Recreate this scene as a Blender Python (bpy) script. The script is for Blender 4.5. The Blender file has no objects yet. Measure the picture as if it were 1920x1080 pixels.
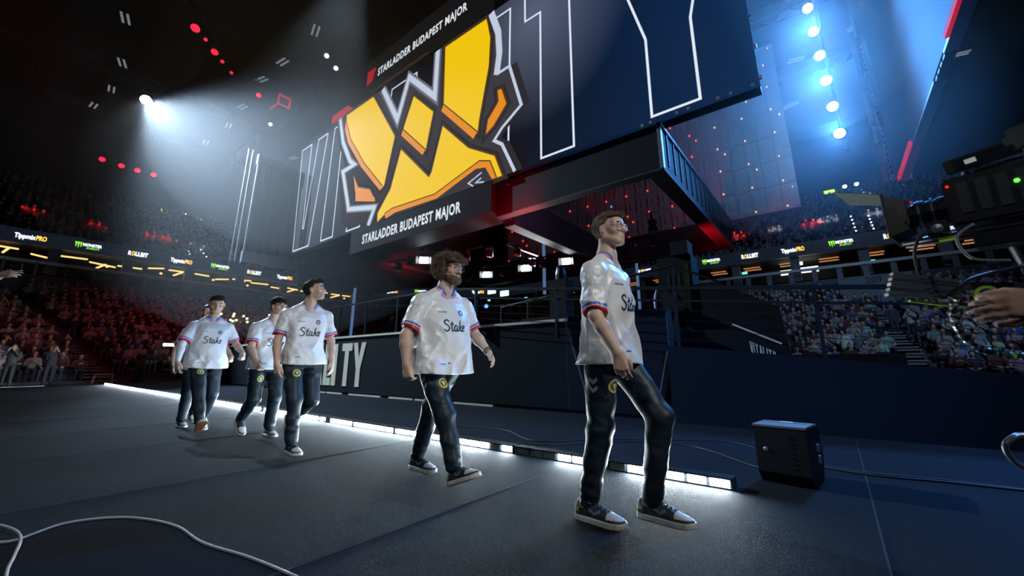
import bpy, bmesh, math, random
import numpy as np
from mathutils import Vector, Matrix
from mathutils.bvhtree import BVHTree
from mathutils.geometry import tessellate_polygon

random.seed(7)
RNG = np.random.default_rng(11)
SC = bpy.context.scene
COL = SC.collection

# ------------------------------------------------------------------ camera
TILT = math.atan(185 / 750.0)
YAW = math.atan(980 / math.hypot(185, 750))        # angle between -X and the viewing direction
CAM_H = 0.86
_right = Vector((math.sin(YAW), math.cos(YAW), 0))
_fwdh = Vector((-math.cos(YAW), math.sin(YAW), 0))
_fwd = _fwdh * math.cos(TILT) + Vector((0, 0, 1)) * math.sin(TILT)
_up = Vector((0, 0, 1)) * math.cos(TILT) - _fwdh * math.sin(TILT)
cam_d = bpy.data.cameras.new('camera')
cam = bpy.data.objects.new('camera', cam_d)
COL.objects.link(cam)
cam.matrix_world = Matrix(((_right.x, _up.x, -_fwd.x, 0), (_right.y, _up.y, -_fwd.y, 0),
                           (_right.z, _up.z, -_fwd.z, CAM_H), (0, 0, 0, 1)))
cam_d.sensor_width = 36.0
cam_d.lens = 36.0 * 750 / 1920
cam_d.shift_y = -40 / 1920
cam_d.clip_start = 0.02
cam_d.clip_end = 300
cam_d.dof.use_dof = True
cam_d.dof.focus_distance = 2.75
cam_d.dof.aperture_fstop = 2.0
SC.camera = cam

# ------------------------------------------------------------------ world, exposure
wd = bpy.data.worlds.new('arena_dark')
SC.world = wd
wd.use_nodes = True
wd.node_tree.nodes['Background'].inputs[0].default_value = (0.16, 0.3, 0.6, 1)
wd.node_tree.nodes['Background'].inputs[1].default_value = 0.003
SC.view_settings.view_transform = 'Standard'
SC.view_settings.look = 'None'
SC.view_settings.gamma = 1.0
SC.view_settings.use_curve_mapping = False
SC.view_settings.exposure = 0.0
SC.cycles.max_bounces = 2
SC.cycles.diffuse_bounces = 1
SC.cycles.glossy_bounces = 1
SC.cycles.transmission_bounces = 2
SC.cycles.volume_bounces = 0
SC.cycles.sample_clamp_indirect = 4.0
SC.cycles.caustics_reflective = False
SC.cycles.caustics_refractive = False


# ------------------------------------------------------------------ lamps of the hall: rig lights and added fills
def lamp(kind, name, loc, aim, energy, color, size=0.2, spot=40, blend=0.5, parent=None):
    d = bpy.data.lights.new(name, kind)
    d.energy = energy
    d.color = color
    if kind == 'AREA':
        d.shape = 'SQUARE'
        d.size = size
    else:
        d.shadow_soft_size = size
    if kind == 'SPOT':
        d.spot_size = math.radians(spot)
        d.spot_blend = blend
    o = bpy.data.objects.new(name, d)
    COL.objects.link(o)
    o.location = loc
    o.rotation_euler = (Vector(aim) - Vector(loc)).to_track_quat('-Z', 'Y').to_euler()
    return o


# unseen key and fill spots added on the photographers' side: they light the walking players from the front
lamp('SPOT', 'follow_spot_light', (8.5, 1.5, 7.5), (-1.0, 2.4, 1.2), 800, (0.97, 0.98, 0.95), 0.12, 26, 0.9)
lamp('SPOT', 'follow_spot_light', (9.0, -1.0, 8.5), (-4.4, 2.2, 1.0), 2300, (0.97, 0.98, 0.97), 0.12, 30, 0.9)
lamp('SPOT', 'follow_spot_light', (-1.5, -9.0, 8.0), (-3.2, 2.3, 1.2), 800, (0.90, 0.96, 1.0), 0.3, 38, 1.0)
# added blue spots out of view at right, tinting haze, carpet and podium wall
lamp('SPOT', 'stage_wash_light', (4.2, 6.2, 11.5), (-2.0, 5.2, 0.4), 4500, (0.05, 0.28, 1.0), 0.3, 66, 1.0)
lamp('SPOT', 'stage_wash_light', (6.0, -1.0, 8.0), (-1.3, 6.7, 0.5), 3600, (0.04, 0.26, 1.0), 0.3, 26, 1.0)
# added white fill out of view, brightens the lettered podium wall
lamp('SPOT', 'wall_wash_light', (-9.0, -6.0, 8.5), (-11.0, 6.85, 1.3), 1900, (0.98, 1.0, 0.92), 0.3, 30, 0.9)
# wash over the audience: red on the end stand, cool white-blue on the side stand
lamp('SPOT', 'crowd_wash_light', (-14.0, -4.0, 15.0), (-33.5, 5.0, 2.6), 2300, (1.0, 0.03, 0.06), 0.5, 36, 1.0)
lamp('SPOT', 'crowd_wash_light', (-16.0, 18.0, 15.0), (-35.0, 11.0, 3.5), 1700, (1.0, 0.03, 0.08), 0.5, 42, 1.0)
lamp('SPOT', 'crowd_wash_light', (10.0, 6.0, 16.0), (2.4, 28.5, 3.2), 6200, (0.42, 0.66, 1.0), 0.5, 36, 0.8)
lamp('SPOT', 'crowd_wash_light', (4.0, 16.0, 20.0), (-2.0, 44.0, 13.0), 1700, (0.35, 0.60, 1.0), 0.5, 75, 0.9)


# ------------------------------------------------------------------ helpers
def M(name, col, rough=0.6, metal=0.0, emit=None, es=0.0, spec=0.5, noise=0.0, nscale=8.0, bump=0.0, bscale=60.0,
      alpha=1.0, objcol=False, vcol=None):
    m = bpy.data.materials.new(name)
    m.use_nodes = True
    nt = m.node_tree
    b = nt.nodes['Principled BSDF']
    b.inputs['Base Color'].default_value = (*col, 1)
    b.inputs['Roughness'].default_value = rough
    b.inputs['Metallic'].default_value = metal
    b.inputs['Specular IOR Level'].default_value = spec
    if emit is not None:
        b.inputs['Emission Color'].default_value = (*emit, 1)
        b.inputs['Emission Strength'].default_value = es
    src = None
    if objcol:
        oi = nt.nodes.new('ShaderNodeObjectInfo')
        src = oi.outputs['Color']
    if vcol:
        a = nt.nodes.new('ShaderNodeAttribute')
        a.attribute_name = vcol
        src = a.outputs['Color']
    tc = nt.nodes.new('ShaderNodeTexCoord')
    if noise > 0 or src is not None:
        n = nt.nodes.new('ShaderNodeTexNoise')
        n.inputs['Scale'].default_value = nscale
        n.inputs['Detail'].default_value = 4
        nt.links.new(tc.outputs['Object'], n.inputs['Vector'])
        mr = nt.nodes.new('ShaderNodeMapRange')
        mr.inputs[3].default_value = 1 - noise
        mr.inputs[4].default_value = 1 + noise
        nt.links.new(n.outputs['Fac'], mr.inputs[0])
        mx = nt.nodes.new('ShaderNodeVectorMath')
        mx.operation = 'SCALE'
        if src is not None:
            nt.links.new(src, mx.inputs[0])
        else:
            mx.inputs[0].default_value = col
        nt.links.new(mr.outputs[0], mx.inputs['Scale'])
        nt.links.new(mx.outputs[0], b.inputs['Base Color'])
    if bump > 0:
        n2 = nt.nodes.new('ShaderNodeTexNoise')
        n2.inputs['Scale'].default_value = bscale
        n2.inputs['Detail'].default_value = 3
        nt.links.new(tc.outputs['Object'], n2.inputs['Vector'])
        bp = nt.nodes.new('ShaderNodeBump')
        bp.inputs['Strength'].default_value = bump
        bp.inputs['Distance'].default_value = 0.01
        nt.links.new(n2.outputs['Fac'], bp.inputs['Height'])
        nt.links.new(bp.outputs[0], b.inputs['Normal'])
    return m


def E(name, col, s, sample=False):
    """a surface that gives off light; small signal lamps are seen but need no light sampling of their own"""
    m = M(name, (0.02, 0.02, 0.02), 0.8, emit=col, es=s, spec=0.05)
    m.cycles.emission_sampling = 'AUTO' if sample else 'NONE'
    return m


class MB:
    """collects shapes, builds them as one mesh object"""
    def __init__(self):
        self.v, self.f, self.n = [], [], 0

    def add(self, vs, fs):
        vs = [tuple(v) for v in vs]
        self.v += vs
        self.f += [tuple(i + self.n for i in f) for f in fs]
        self.n += len(vs)
        return self

    def box(self, lo, hi, mat=None):
        x0, y0, z0 = lo
        x1, y1, z1 = hi
        vs = [Vector(p) for p in ((x0, y0, z0), (x1, y0, z0), (x1, y1, z0), (x0, y1, z0),
                                  (x0, y0, z1), (x1, y0, z1), (x1, y1, z1), (x0, y1, z1))]
        if mat is not None:
            vs = [mat @ v for v in vs]
        return self.add(vs, [(0, 3, 2, 1), (4, 5, 6, 7), (0, 1, 5, 4), (1, 2, 6, 5), (2, 3, 7, 6), (3, 0, 4, 7)])

    def bar(self, a, b, w, h=None, up=(0, 0, 1)):
        """rectangular bar from a to b"""
        h = w if h is None else h
        a, b = Vector(a), Vector(b)
        d = (b - a).normalized()
        s = d.cross(Vector(up))
        if s.length < 1e-4:
            s = d.cross(Vector((0, 1, 0)))
        s.normalize()
        u = s.cross(d)
        vs = []
        for p in (a, b):
            for i, j in ((-1, -1), (1, -1), (1, 1), (-1, 1)):
                vs.append(p + s * (i * w / 2) + u * (j * h / 2))
        return self.add(vs, [(3, 2, 1, 0), (4, 5, 6, 7), (0, 1, 5, 4), (1, 2, 6, 5), (2, 3, 7, 6), (3, 0, 4, 7)])

    def tube(self, pts, r, seg=8, cap=True):
        pts = [Vector(p) for p in pts]
        n = len(pts)
        rr = r if isinstance(r, (list, tuple)) else [r] * n
        vs, fs = [], []
        prev = None
        for i, p in enumerate(pts):
            d = (pts[min(i + 1, n - 1)] - pts[max(i - 1, 0)])
            d = d.normalized() if d.length > 1e-9 else Vector((0, 0, 1))
            if prev is None:
                s = d.cross(Vector((0, 0, 1)))
                if s.length < 1e-3:
                    s = d.cross(Vector((0, 1, 0)))
            else:
                s = prev - d * prev.dot(d)
            s.normalize()
            prev = s
            u = d.cross(s)
            for k in range(seg):
                a = 2 * math.pi * k / seg
                vs.append(p + (s * math.cos(a) + u * math.sin(a)) * rr[i])
        for i in range(n - 1):
            for k in range(seg):
                k2 = (k + 1) % seg
                fs.append((i * seg + k, i * seg + k2, (i + 1) * seg + k2, (i + 1) * seg + k))
        if cap:
            fs.append(tuple(range(seg - 1, -1, -1)))
            fs.append(tuple((n - 1) * seg + k for k in range(seg)))
        return self.add(vs, fs)

    def lathe(self, prof, seg=16, mat=None):
        vs, fs = [], []
        for r, z in prof:
            for k in range(seg):
                a = 2 * math.pi * k / seg
                v = Vector((r * math.cos(a), r * math.sin(a), z))
                vs.append(mat @ v if mat is not None else v)
        n = len(prof)
        for i in range(n - 1):
            for k in range(seg):
                k2 = (k + 1) % seg
                fs.append((i * seg + k, i * seg + k2, (i + 1) * seg + k2, (i + 1) * seg + k))
        fs.append(tuple(range(seg - 1, -1, -1)))
        fs.append(tuple((n - 1) * seg + k for k in range(seg)))
        return self.add(vs, fs)

    def prism(self, poly, fn, t):
        """flat polygon (2D) given thickness t; fn maps (a, b, depth) to a point"""
        n = len(poly)
        vs = [fn(a, b, 0) for a, b in poly] + [fn(a, b, t) for a, b in poly]
        fs = [tuple(range(n)), tuple(range(2 * n - 1, n - 1, -1))]
        for i in range(n):
            j = (i + 1) % n
            fs.append((i, j, n + j, n + i))
        return self.add(vs, fs)

    def build(self, name, mat, parent=None, smooth=False, bevel=0.0):
        me = bpy.data.meshes.new(name)
        me.from_pydata(self.v, [], self.f)
        bm = bmesh.new()
        bm.from_mesh(me)
        bmesh.ops.recalc_face_normals(bm, faces=bm.faces)
        if bevel > 0:
            bmesh.ops.bevel(bm, geom=list(bm.edges), offset=bevel, segments=2, affect='EDGES', clamp_overlap=True)
        bm.to_mesh(me)
        bm.free()
        if smooth:
            me.shade_smooth()
        me.materials.append(mat)
        o = bpy.data.objects.new(name, me)
        COL.objects.link(o)
        if parent is not None:
            o.parent = parent
            o.matrix_parent_inverse = parent.matrix_basis.inverted()
        return o


def tag(o, label=None, cat=None, group=None, kind=None):
    if label:
        o['label'] = label
    if cat:
        o['category'] = cat
    if group:
        o['group'] = group
    if kind:
        o['kind'] = kind
    return o


def empty(name, loc, label=None, cat=None, group=None, rz=0.0):
    o = bpy.data.objects.new(name, None)
    COL.objects.link(o)
    o.empty_display_size = 0.1
    o.location = loc
    o.rotation_euler = (0, 0, rz)
    return tag(o, label, cat, group)


def link_copy(src, parent=None):
    c = src.copy()
    COL.objects.link(c)
    if parent is not None:
        inv = src.matrix_parent_inverse.copy()
        c.parent = parent
        c.matrix_parent_inverse = inv
    return c


def child_local(o, parent):
    """parts modelled in the parent's own frame"""
    o.parent = parent
    o.matrix_parent_inverse = Matrix.Identity(4)
    return o


_txt = {}


def text_mesh(body, height, bold=0.0, narrow=1.0, shear=0.0, space=1.0):
    """flat lettering outline as (verts, faces) in the xy plane, cap height = height, left aligned at 0"""
    key = (body, height, bold, narrow, shear, space)
    if key in _txt:
        return _txt[key]
    cu = bpy.data.curves.new('t', 'FONT')
    cu.body = body
    cu.size = 1.0
    cu.offset = bold
    cu.shear = shear
    cu.space_character = space
    cu.resolution_u = 3
    ob = bpy.data.objects.new('t', cu)
    COL.objects.link(ob)
    dg = bpy.context.evaluated_depsgraph_get()
    me = bpy.data.meshes.new_from_object(ob.evaluated_get(dg))
    co = np.array([v.co[:] for v in me.vertices])
    fs = [tuple(p.vertices) for p in me.polygons]
    bpy.data.objects.remove(ob)
    bpy.data.curves.remove(cu)
    bpy.data.meshes.remove(me)
    s = height / 0.729
    co = co * s
    co[:, 0] *= narrow
    co[:, 0] -= co[:, 0].min()
    _txt[key] = (co, fs)
    return co, fs


def text_obj(name, body, height, mat, fn, width=None, parent=None, **kw):
    co, fs = text_mesh(body, height, **kw)
    co = co.copy()
    if width:
        co[:, 0] *= width / co[:, 0].max()
    me = bpy.data.meshes.new(name)
    me.from_pydata([tuple(fn(a, b)) for a, b, _ in co], [], fs)
    me.materials.append(mat)
    o = bpy.data.objects.new(name, me)
    COL.objects.link(o)
    if parent is not None:
        o.parent = parent
        o.matrix_parent_inverse = parent.matrix_basis.inverted()
    return o


def catmull(pts, n=8):
    pts = [np.array(p, float) for p in pts]
    out = []
    for i in range(len(pts) - 1):
        p0 = pts[max(i - 1, 0)]
        p1, p2 = pts[i], pts[i + 1]
        p3 = pts[min(i + 2, len(pts) - 1)]
        for k in range(n):
            t = k / n
            out.append(0.5 * ((2 * p1) + (-p0 + p2) * t + (2 * p0 - 5 * p1 + 4 * p2 - p3) * t * t
                              + (-p0 + 3 * p1 - 3 * p2 + p3) * t ** 3))
    out.append(pts[-1])
    return out


# ------------------------------------------------------------------ materials
m_black = M('matte_black', (0.008, 0.009, 0.011), 0.8, noise=0.2, spec=0.15)
m_metal = M('black_metal', (0.012, 0.013, 0.016), 0.45, 0.3, spec=0.35)
m_steel = M('grey_steel', (0.30, 0.33, 0.37), 0.4, 0.5, noise=0.1)
m_dark = M('charcoal_paint', (0.016, 0.018, 0.023), 0.7, noise=0.15, spec=0.2)
m_mid = M('mid_grey_paint', (0.13, 0.14, 0.16), 0.6, noise=0.1)
m_cream = M('cream_vinyl', (0.62, 0.64, 0.56), 0.6)
m_concrete = M('stand_concrete', (0.055, 0.058, 0.07), 0.8, noise=0.25, nscale=0.6)
m_rubber = M('cable_rubber', (0.025, 0.026, 0.03), 0.45)
m_greycable = M('grey_cable', (0.22, 0.24, 0.27), 0.45)


# ------------------------------------------------------------------ signed-distance modelling of bodies and cloth
def _n(v):
    v = np.asarray(v, float)
    return v / (np.linalg.norm(v) + 1e-12)


def smin(a, b, k):
    if k <= 0:
        return np.minimum(a, b)
    h = np.clip(0.5 + 0.5 * (b - a) / k, 0, 1)
    return b + (a - b) * h - k * h * (1 - h)


def smax(a, b, k):
    return -smin(-a, -b, k)


f4 = np.float32


def cone(a, b, ra, rb, flat=None, fk=1.0):
    a = np.asarray(a, f4)
    b = np.asarray(b, f4)
    ba = b - a
    L2 = f4(ba @ ba + 1e-10)
    ra, rb = f4(ra), f4(rb)
    if flat is not None:
        flat = _n(flat).astype(f4)

    def f(P):
        pa = P - a
        pb = pa @ ba
        t = np.clip(pb / L2, 0, 1)
        if flat is not None:
            d = pa - t[:, None] * ba
            d = d + np.outer((d @ flat) * f4(1 / fk - 1), flat)
            dd = np.einsum('ij,ij->i', d, d)
        else:
            dd = np.maximum(np.einsum('ij,ij->i', pa, pa) - t * (2 * pb - t * L2), 0)
        return np.sqrt(dd) - (ra + (rb - ra) * t)
    return f


def ell(c, r, R=None):
    c = np.asarray(c, f4)
    ir = (1 / np.asarray(r, float)).astype(f4)
    ir2 = ir * ir
    A = None if R is None else (np.asarray(R, float) * np.asarray(ir, float)[None]).astype(f4)

    def f(P):
        q = P - c
        q = q @ A if A is not None else q * ir
        k0 = np.sqrt(np.einsum('ij,ij->i', q, q))
        q = q * ir
        k1 = np.sqrt(np.einsum('ij,ij->i', q, q))
        return k0 * (k0 - 1) / (k1 + f4(1e-6))
    return f


def loft(a, b, axu, stations):
    """elliptic loft along a->b; axu = lateral axis; stations (t, half width, half depth, lateral offset, depth offset)"""
    a = np.asarray(a, float)
    b = np.asarray(b, float)
    w = b - a
    L = np.linalg.norm(w)
    w = w / L
    u = _n(np.asarray(axu, float) - w * np.dot(axu, w))
    v = np.cross(w, u)
    S = np.array(stations, float)
    a, w, u, v = a.astype(f4), w.astype(f4), u.astype(f4), v.astype(f4)

    def f(P):
        q = P - a
        t = q @ w / f4(L)
        hw = np.interp(t, S[:, 0], S[:, 1]).astype(f4)
        hd = np.interp(t, S[:, 0], S[:, 2]).astype(f4)
        x = np.abs(q @ u / hw)
        y = np.abs(q @ v / hd)
        k0 = (x ** f4(2.4) + y ** f4(2.4)) ** f4(1 / 2.4)
        d = (k0 - 1) * np.minimum(hw, hd)
        return np.maximum(d, np.maximum(-t, t - 1) * f4(L))
    return f


def hash3(i, j, k):
    n = (i * np.uint32(73856093)) ^ (j * np.uint32(19349663)) ^ (k * np.uint32(83492791))
    n = (n ^ (n >> np.uint32(13))) * np.uint32(1274126177)
    n = n ^ (n >> np.uint32(16))
    return (n & np.uint32(0xffff)).astype(f4) * f4(1 / 32767.5) - f4(1)


def vnoise(P):
    P = P.astype(f4)
    I = np.floor(P)
    F = P - I
    F = F * F * (3 - 2 * F)
    I = I.astype(np.int32).astype(np.uint32)
    ix, iy, iz = (np.ascontiguousarray(I[:, k]) for k in range(3))
    fx, fy, fz = (np.ascontiguousarray(F[:, k]) for k in range(3))
    one = np.uint32(1)

    def plane(x):
        a = hash3(x, iy, iz)
        a += (hash3(x, iy + one, iz) - a) * fy
        b = hash3(x, iy, iz + one)
        b += (hash3(x, iy + one, iz + one) - b) * fy
        return a + (b - a) * fz
    p0 = plane(ix)
    return p0 + (plane(ix + one) - p0) * fx


class Field:
    def __init__(self):
        self.ops = []
        self.disp = None
        self.post = None
        self.maxdisp = 0.0

    def add(self, f, k=0.02):
        self.ops.append(('+', f, k))
        return self

    def sub(self, f, k=0.01):
        self.ops.append(('-', f, k))
        return self

    def cut(self, f, k=0.0):
        """keep only where f < 0"""
        self.ops.append(('*', f, k))
        return self

    def __call__(self, P):
        d = None
        for op, f, k in self.ops:
            g = f(P)
            if d is None:
                d = g
            elif op == '+':
                d = smin(d, g, k)
            elif op == '-':
                d = smax(d, -g, k)
            else:
                d = smax(d, g, k)
        if self.disp is not None:
            d = d - self.disp(P)
        if self.post is not None:
            d = np.maximum(d, self.post(P))
        return d

    def blocks(self, C, half, B, pts):
        """value on the corner lattice of each block, skipping shapes that are far from it"""
        nb, npt = len(C), pts.shape[0]
        out = np.full((nb, npt), 1e3, f4)
        C = C.astype(f4)
        pts = pts.astype(f4)
        dc = [f(C) for _, f, _ in self.ops]
        cur = None
        for (op, f, k), g in zip(self.ops, dc):
            if cur is None:
                cur = g.copy()
                sel = np.ones(nb, bool)
            elif op == '+':
                sel = g < cur + 2.2 * half + 2 * k
                cur = np.minimum(cur, g)
            elif op == '-':
                sel = -g > -(1.3 * half + k + 0.02)
            else:
                sel = g > -(1.3 * half + k + 0.02)
            idx = np.nonzero(sel)[0]
            if len(idx) == 0:
                continue
            P = (C[idx][:, None, :] + pts[None]).reshape(-1, 3)
            v = f(P).reshape(len(idx), npt)
            o = out[idx]
            if op == '+':
                o = smin(o, v, k)
            elif op == '-':
                o = smax(o, -v, k)
            else:
                o = smax(o, v, k)
            out[idx] = o
        if self.disp is not None:
            P = (C[:, None, :] + pts[None]).reshape(-1, 3)
            out -= self.disp(P).reshape(nb, npt)
            if self.post is not None:
                out = np.maximum(out, self.post(P).reshape(nb, npt))
        return out


def polygonise(fld, lo, hi, h, B=8):
    """surface nets on sparse blocks; returns verts, quads"""
    lo = np.asarray(lo, float)
    hi = np.asarray(hi, float)
    nblk = np.maximum(np.ceil((hi - lo) / (h * B)).astype(int), 1)
    g = np.stack(np.meshgrid(*[np.arange(n) for n in nblk], indexing='ij'), -1).reshape(-1, 3)
    bs = h * B
    C = lo + (g + 0.5) * bs
    half = bs * 0.5 * math.sqrt(3)
    d = fld(C.astype(f4))
    keep = np.abs(d) < half * 1.25 + fld.maxdisp + 0.006
    g, C = g[keep], C[keep]
    ax = np.arange(B + 1)
    L = np.stack(np.meshgrid(ax, ax, ax, indexing='ij'), -1).reshape(-1, 3)
    V = fld.blocks(C, half, B, (L - B / 2) * h).reshape(-1, B + 1, B + 1, B + 1)
    neg = V < 0
    cnt = np.zeros(V.shape[:1] + (B, B, B), np.int8)
    for dx in (0, 1):
        for dy in (0, 1):
            for dz in (0, 1):
                cnt += neg[:, dx:dx + B, dy:dy + B, dz:dz + B]
    act = (cnt > 0) & (cnt < 8)
    bi, ci, cj, ck = np.nonzero(act)
    base = g[bi] * B + np.stack([ci, cj, ck], 1)
    N = nblk * B + 2

    def key(a):
        return (a[:, 0] * N[1] + a[:, 1]) * N[2] + a[:, 2]
    keys = key(base)
    acc = np.zeros((len(bi), 3))
    num = np.zeros(len(bi))
    for axis in range(3):
        o1, o2 = [(1, 2), (0, 2), (0, 1)][axis]
        for p in (0, 1):
            for q in (0, 1):
                off = np.zeros(3, int)
                off[o1], off[o2] = p, q
                off2 = off.copy()
                off2[axis] = 1
                a = V[bi, ci + off[0], cj + off[1], ck + off[2]]
                b = V[bi, ci + off2[0], cj + off2[1], ck + off2[2]]
                m = (a < 0) != (b < 0)
                t = np.where(m, a / np.where(m, a - b, 1), 0)
                pt = np.tile(off.astype(float), (len(bi), 1))
                pt[:, axis] += t
                acc += pt * m[:, None]
                num += m
    verts = lo + (base + acc / num[:, None]) * h
    order = np.argsort(keys)
    sk = keys[order]
    quads = []
    for axis in range(3):
        sl = [slice(0, B)] * 3
        sl2 = [slice(0, B)] * 3
        sl2[axis] = slice(1, B + 1)
        a = neg[(slice(None),) + tuple(sl)]
        b = neg[(slice(None),) + tuple(sl2)]
        e = np.nonzero(a != b)
        pos = g[e[0]] * B + np.stack(e[1:], 1)
        flip = ~a[e]
        o1, o2 = [(1, 2), (2, 0), (0, 1)][axis]
        cells = []
        for p, q in ((0, 0), (-1, 0), (-1, -1), (0, -1)):
            c = pos.copy()
            c[:, o1] += p
            c[:, o2] += q
            cells.append(c)
        ok = np.ones(len(pos), bool)
        ids = []
        for c in cells:
            kk = key(c)
            i = np.clip(np.searchsorted(sk, kk), 0, len(sk) - 1)
            ok &= (sk[i] == kk) & (c >= 0).all(1)
            ids.append(order[i])
        qd = np.stack(ids, 1)
        qd[flip] = qd[flip][:, ::-1]
        quads.append(qd[ok])
    return verts, np.concatenate(quads)


def np_mesh(name, verts, quads, mats, parent=None, attrs=None, smooth=True, midx=None):
    me = bpy.data.meshes.new(name)
    k = quads.shape[1]
    me.vertices.add(len(verts))
    me.vertices.foreach_set('co', np.asarray(verts, np.float32).ravel())
    me.loops.add(quads.size)
    me.loops.foreach_set('vertex_index', np.asarray(quads, np.int32).ravel())
    me.polygons.add(len(quads))
    me.polygons.foreach_set('loop_start', np.arange(0, quads.size, k, dtype=np.int32))
    if midx is not None:
        me.polygons.foreach_set('material_index', np.asarray(midx, np.int32))
    for m in (mats if isinstance(mats, (list, tuple)) else [mats]):
        me.materials.append(m)
    for nm, (typ, arr) in (attrs or {}).items():
        a = me.attributes.new(nm, typ, 'POINT')
        a.data.foreach_set('color' if typ == 'FLOAT_COLOR' else 'value', np.asarray(arr, np.float32).ravel())
    me.update(calc_edges=True)
    me.validate()
    if smooth:
        me.shade_smooth()
    o = bpy.data.objects.new(name, me)
    COL.objects.link(o)
    if parent is not None:
        o.parent = parent
        o.matrix_parent_inverse = parent.matrix_basis.inverted()
    return o


# ------------------------------------------------------------------ floor
m_carpet = M('stage_carpet', (0.014, 0.0185, 0.026), 0.9, noise=0.4, nscale=70.0, bump=1.0, bscale=150, spec=0.06)
m_seam = M('carpet_tape', (0.032, 0.034, 0.038), 0.8, spec=0.1)
floor = MB().box((-60, -20, -0.3), (20, 60, -0.012)).build('floor', M('hall_floor', (0.012, 0.013, 0.016), 0.9, noise=0.2, nscale=0.4))
tag(floor, kind='structure')
STAGE_X0, STAGE_X1 = -26.6, 6.0
edges = [-26.6 + 2.05 * i for i in range(17)]
for i in range(len(edges) - 1):
    st = MB().box((edges[i] + 0.003, -6.0, -0.012), (edges[i + 1] - 0.003, 9.0, 0.0)).build('carpet_strip', m_carpet, floor)
    MB().box((edges[i + 1] - 0.005, -6.0, -0.010), (edges[i + 1] + 0.005, 6.6, 0.0012)).build('seam_tape', m_seam, floor)

# ------------------------------------------------------------------ bowl of stands
def plan(d):
    return [(-44 + d, -16.0), (-44 + d, 28 - 0.468 * d), (-32 + 0.362 * d, 38 - d), (18.0, 38 - d)]


def ring(name, prof, mat, kind='structure', parent=None, closed=False):
    mb = MB()
    vs = []
    for d, z in prof:
        vs += [(x, y, z) for x, y in plan(d)]
    n = len(prof)
    fs = []
    for i in range(n if closed else n - 1):
        j = (i + 1) % n
        for k in range(3):
            fs.append((i * 4 + k, i * 4 + k + 1, j * 4 + k + 1, j * 4 + k))
    mb.add(vs, fs)
    o = mb.build(name, mat, parent)
    if parent is None:
        tag(o, kind=kind)
    return o


LOWER = [(14.0 - 0.76 * i, 0.10 + 0.325 * i) for i in range(17)]
UPPER = [(-0.6 - 0.85 * i, 9.45 + 0.55 * i) for i in range(14)]
prof = [(14.6, -0.1), (14.6, 0.10)]
for i, (d, z) in enumerate(LOWER):
    prof += [(d + 0.38, z), (d - 0.38, z)]
prof += [(0.7, LOWER[-1][1])]
ring('seating_tier', prof, m_concrete)
prof = [(-0.1, 9.2)]
for d, z in UPPER:
    prof += [(d + 0.42, z), (d - 0.43, z)]
ring('seating_tier', prof, m_concrete)
m_arenawall = M('arena_wall', (0.035, 0.045, 0.065), 0.8, noise=0.15, nscale=0.3)
ring('wall_upper', [(-12.6, 16.4), (-12.6, 26.0)], m_arenawall)
# balcony front with openings, suites behind
ring('wall_balcony', [(0.75, 5.2), (0.75, 7.05), (0.45, 7.05), (0.45, 5.2)], M('balcony_grey', (0.10, 0.11, 0.14), 0.7, noise=0.1), closed=True)
ring('wall_suite', [(0.4, 7.2), (-4.6, 7.3), (-4.6, 9.25), (0.0, 9.2)], M('suite_dark', (0.02, 0.021, 0.026), 0.7))
rail = ring('trim_1', [(0.86, 7.84), (0.86, 8.04), (0.60, 8.04), (0.60, 7.84)], M('white_rail', (0.85, 0.88, 0.95), 0.4), closed=True)
m_post = M('pale_post', (0.20, 0.22, 0.26), 0.6)
pa, pb = plan(0.70), plan(-0.3)
for (a0, b0, n) in ((pa[0], pa[1], 30), (pa[1], pa[2], 10), (pa[2], pa[3], 34)):
    for i in range(n):
        t = (i + 0.5) / n
        x, y = a0[0] + (b0[0] - a0[0]) * t, a0[1] + (b0[1] - a0[1]) * t
        MB().box((x - 0.16, y - 0.06, 7.0), (x + 0.16, y + 0.06, 7.92)).build('baluster', m_post, rail)
suite_wall = [o for o in bpy.data.objects if o.name == 'wall_suite'][0]
for (a0, b0, n) in ((pb[0], pb[1], 11), (pb[1], pb[2], 4), (pb[2], pb[3], 12)):
    for i in range(n):
        t = (i + 0.35) / n
        x, y = a0[0] + (b0[0] - a0[0]) * t, a0[1] + (b0[1] - a0[1]) * t
        MB().box((x - 0.3, y - 0.3, 7.2), (x + 0.3, y + 0.3, 9.2)).build('column', m_post, suite_wall)

# LED ribbon board round the bowl, with its adverts
m_ribbon = M('ribbon_board', (0.035, 0.042, 0.06), 0.45, emit=(0.10, 0.15, 0.28), es=0.045)
rib = ring('ribbon_board', [(0.30, 9.2), (0.30, 10.25), (-0.05, 10.25), (-0.05, 9.2)], m_ribbon, kind=None, closed=True)
tag(rib, 'dark LED ribbon board with small adverts running round the hall below the upper tier', 'ribbon board')
e_white = E('advert_white', (0.86, 0.93, 1.0), 2.2)
e_green = E('advert_green', (0.30, 1.0, 0.05), 1.6)
e_orange = E('advert_orange', (1.0, 0.55, 0.08), 2.0)


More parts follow.
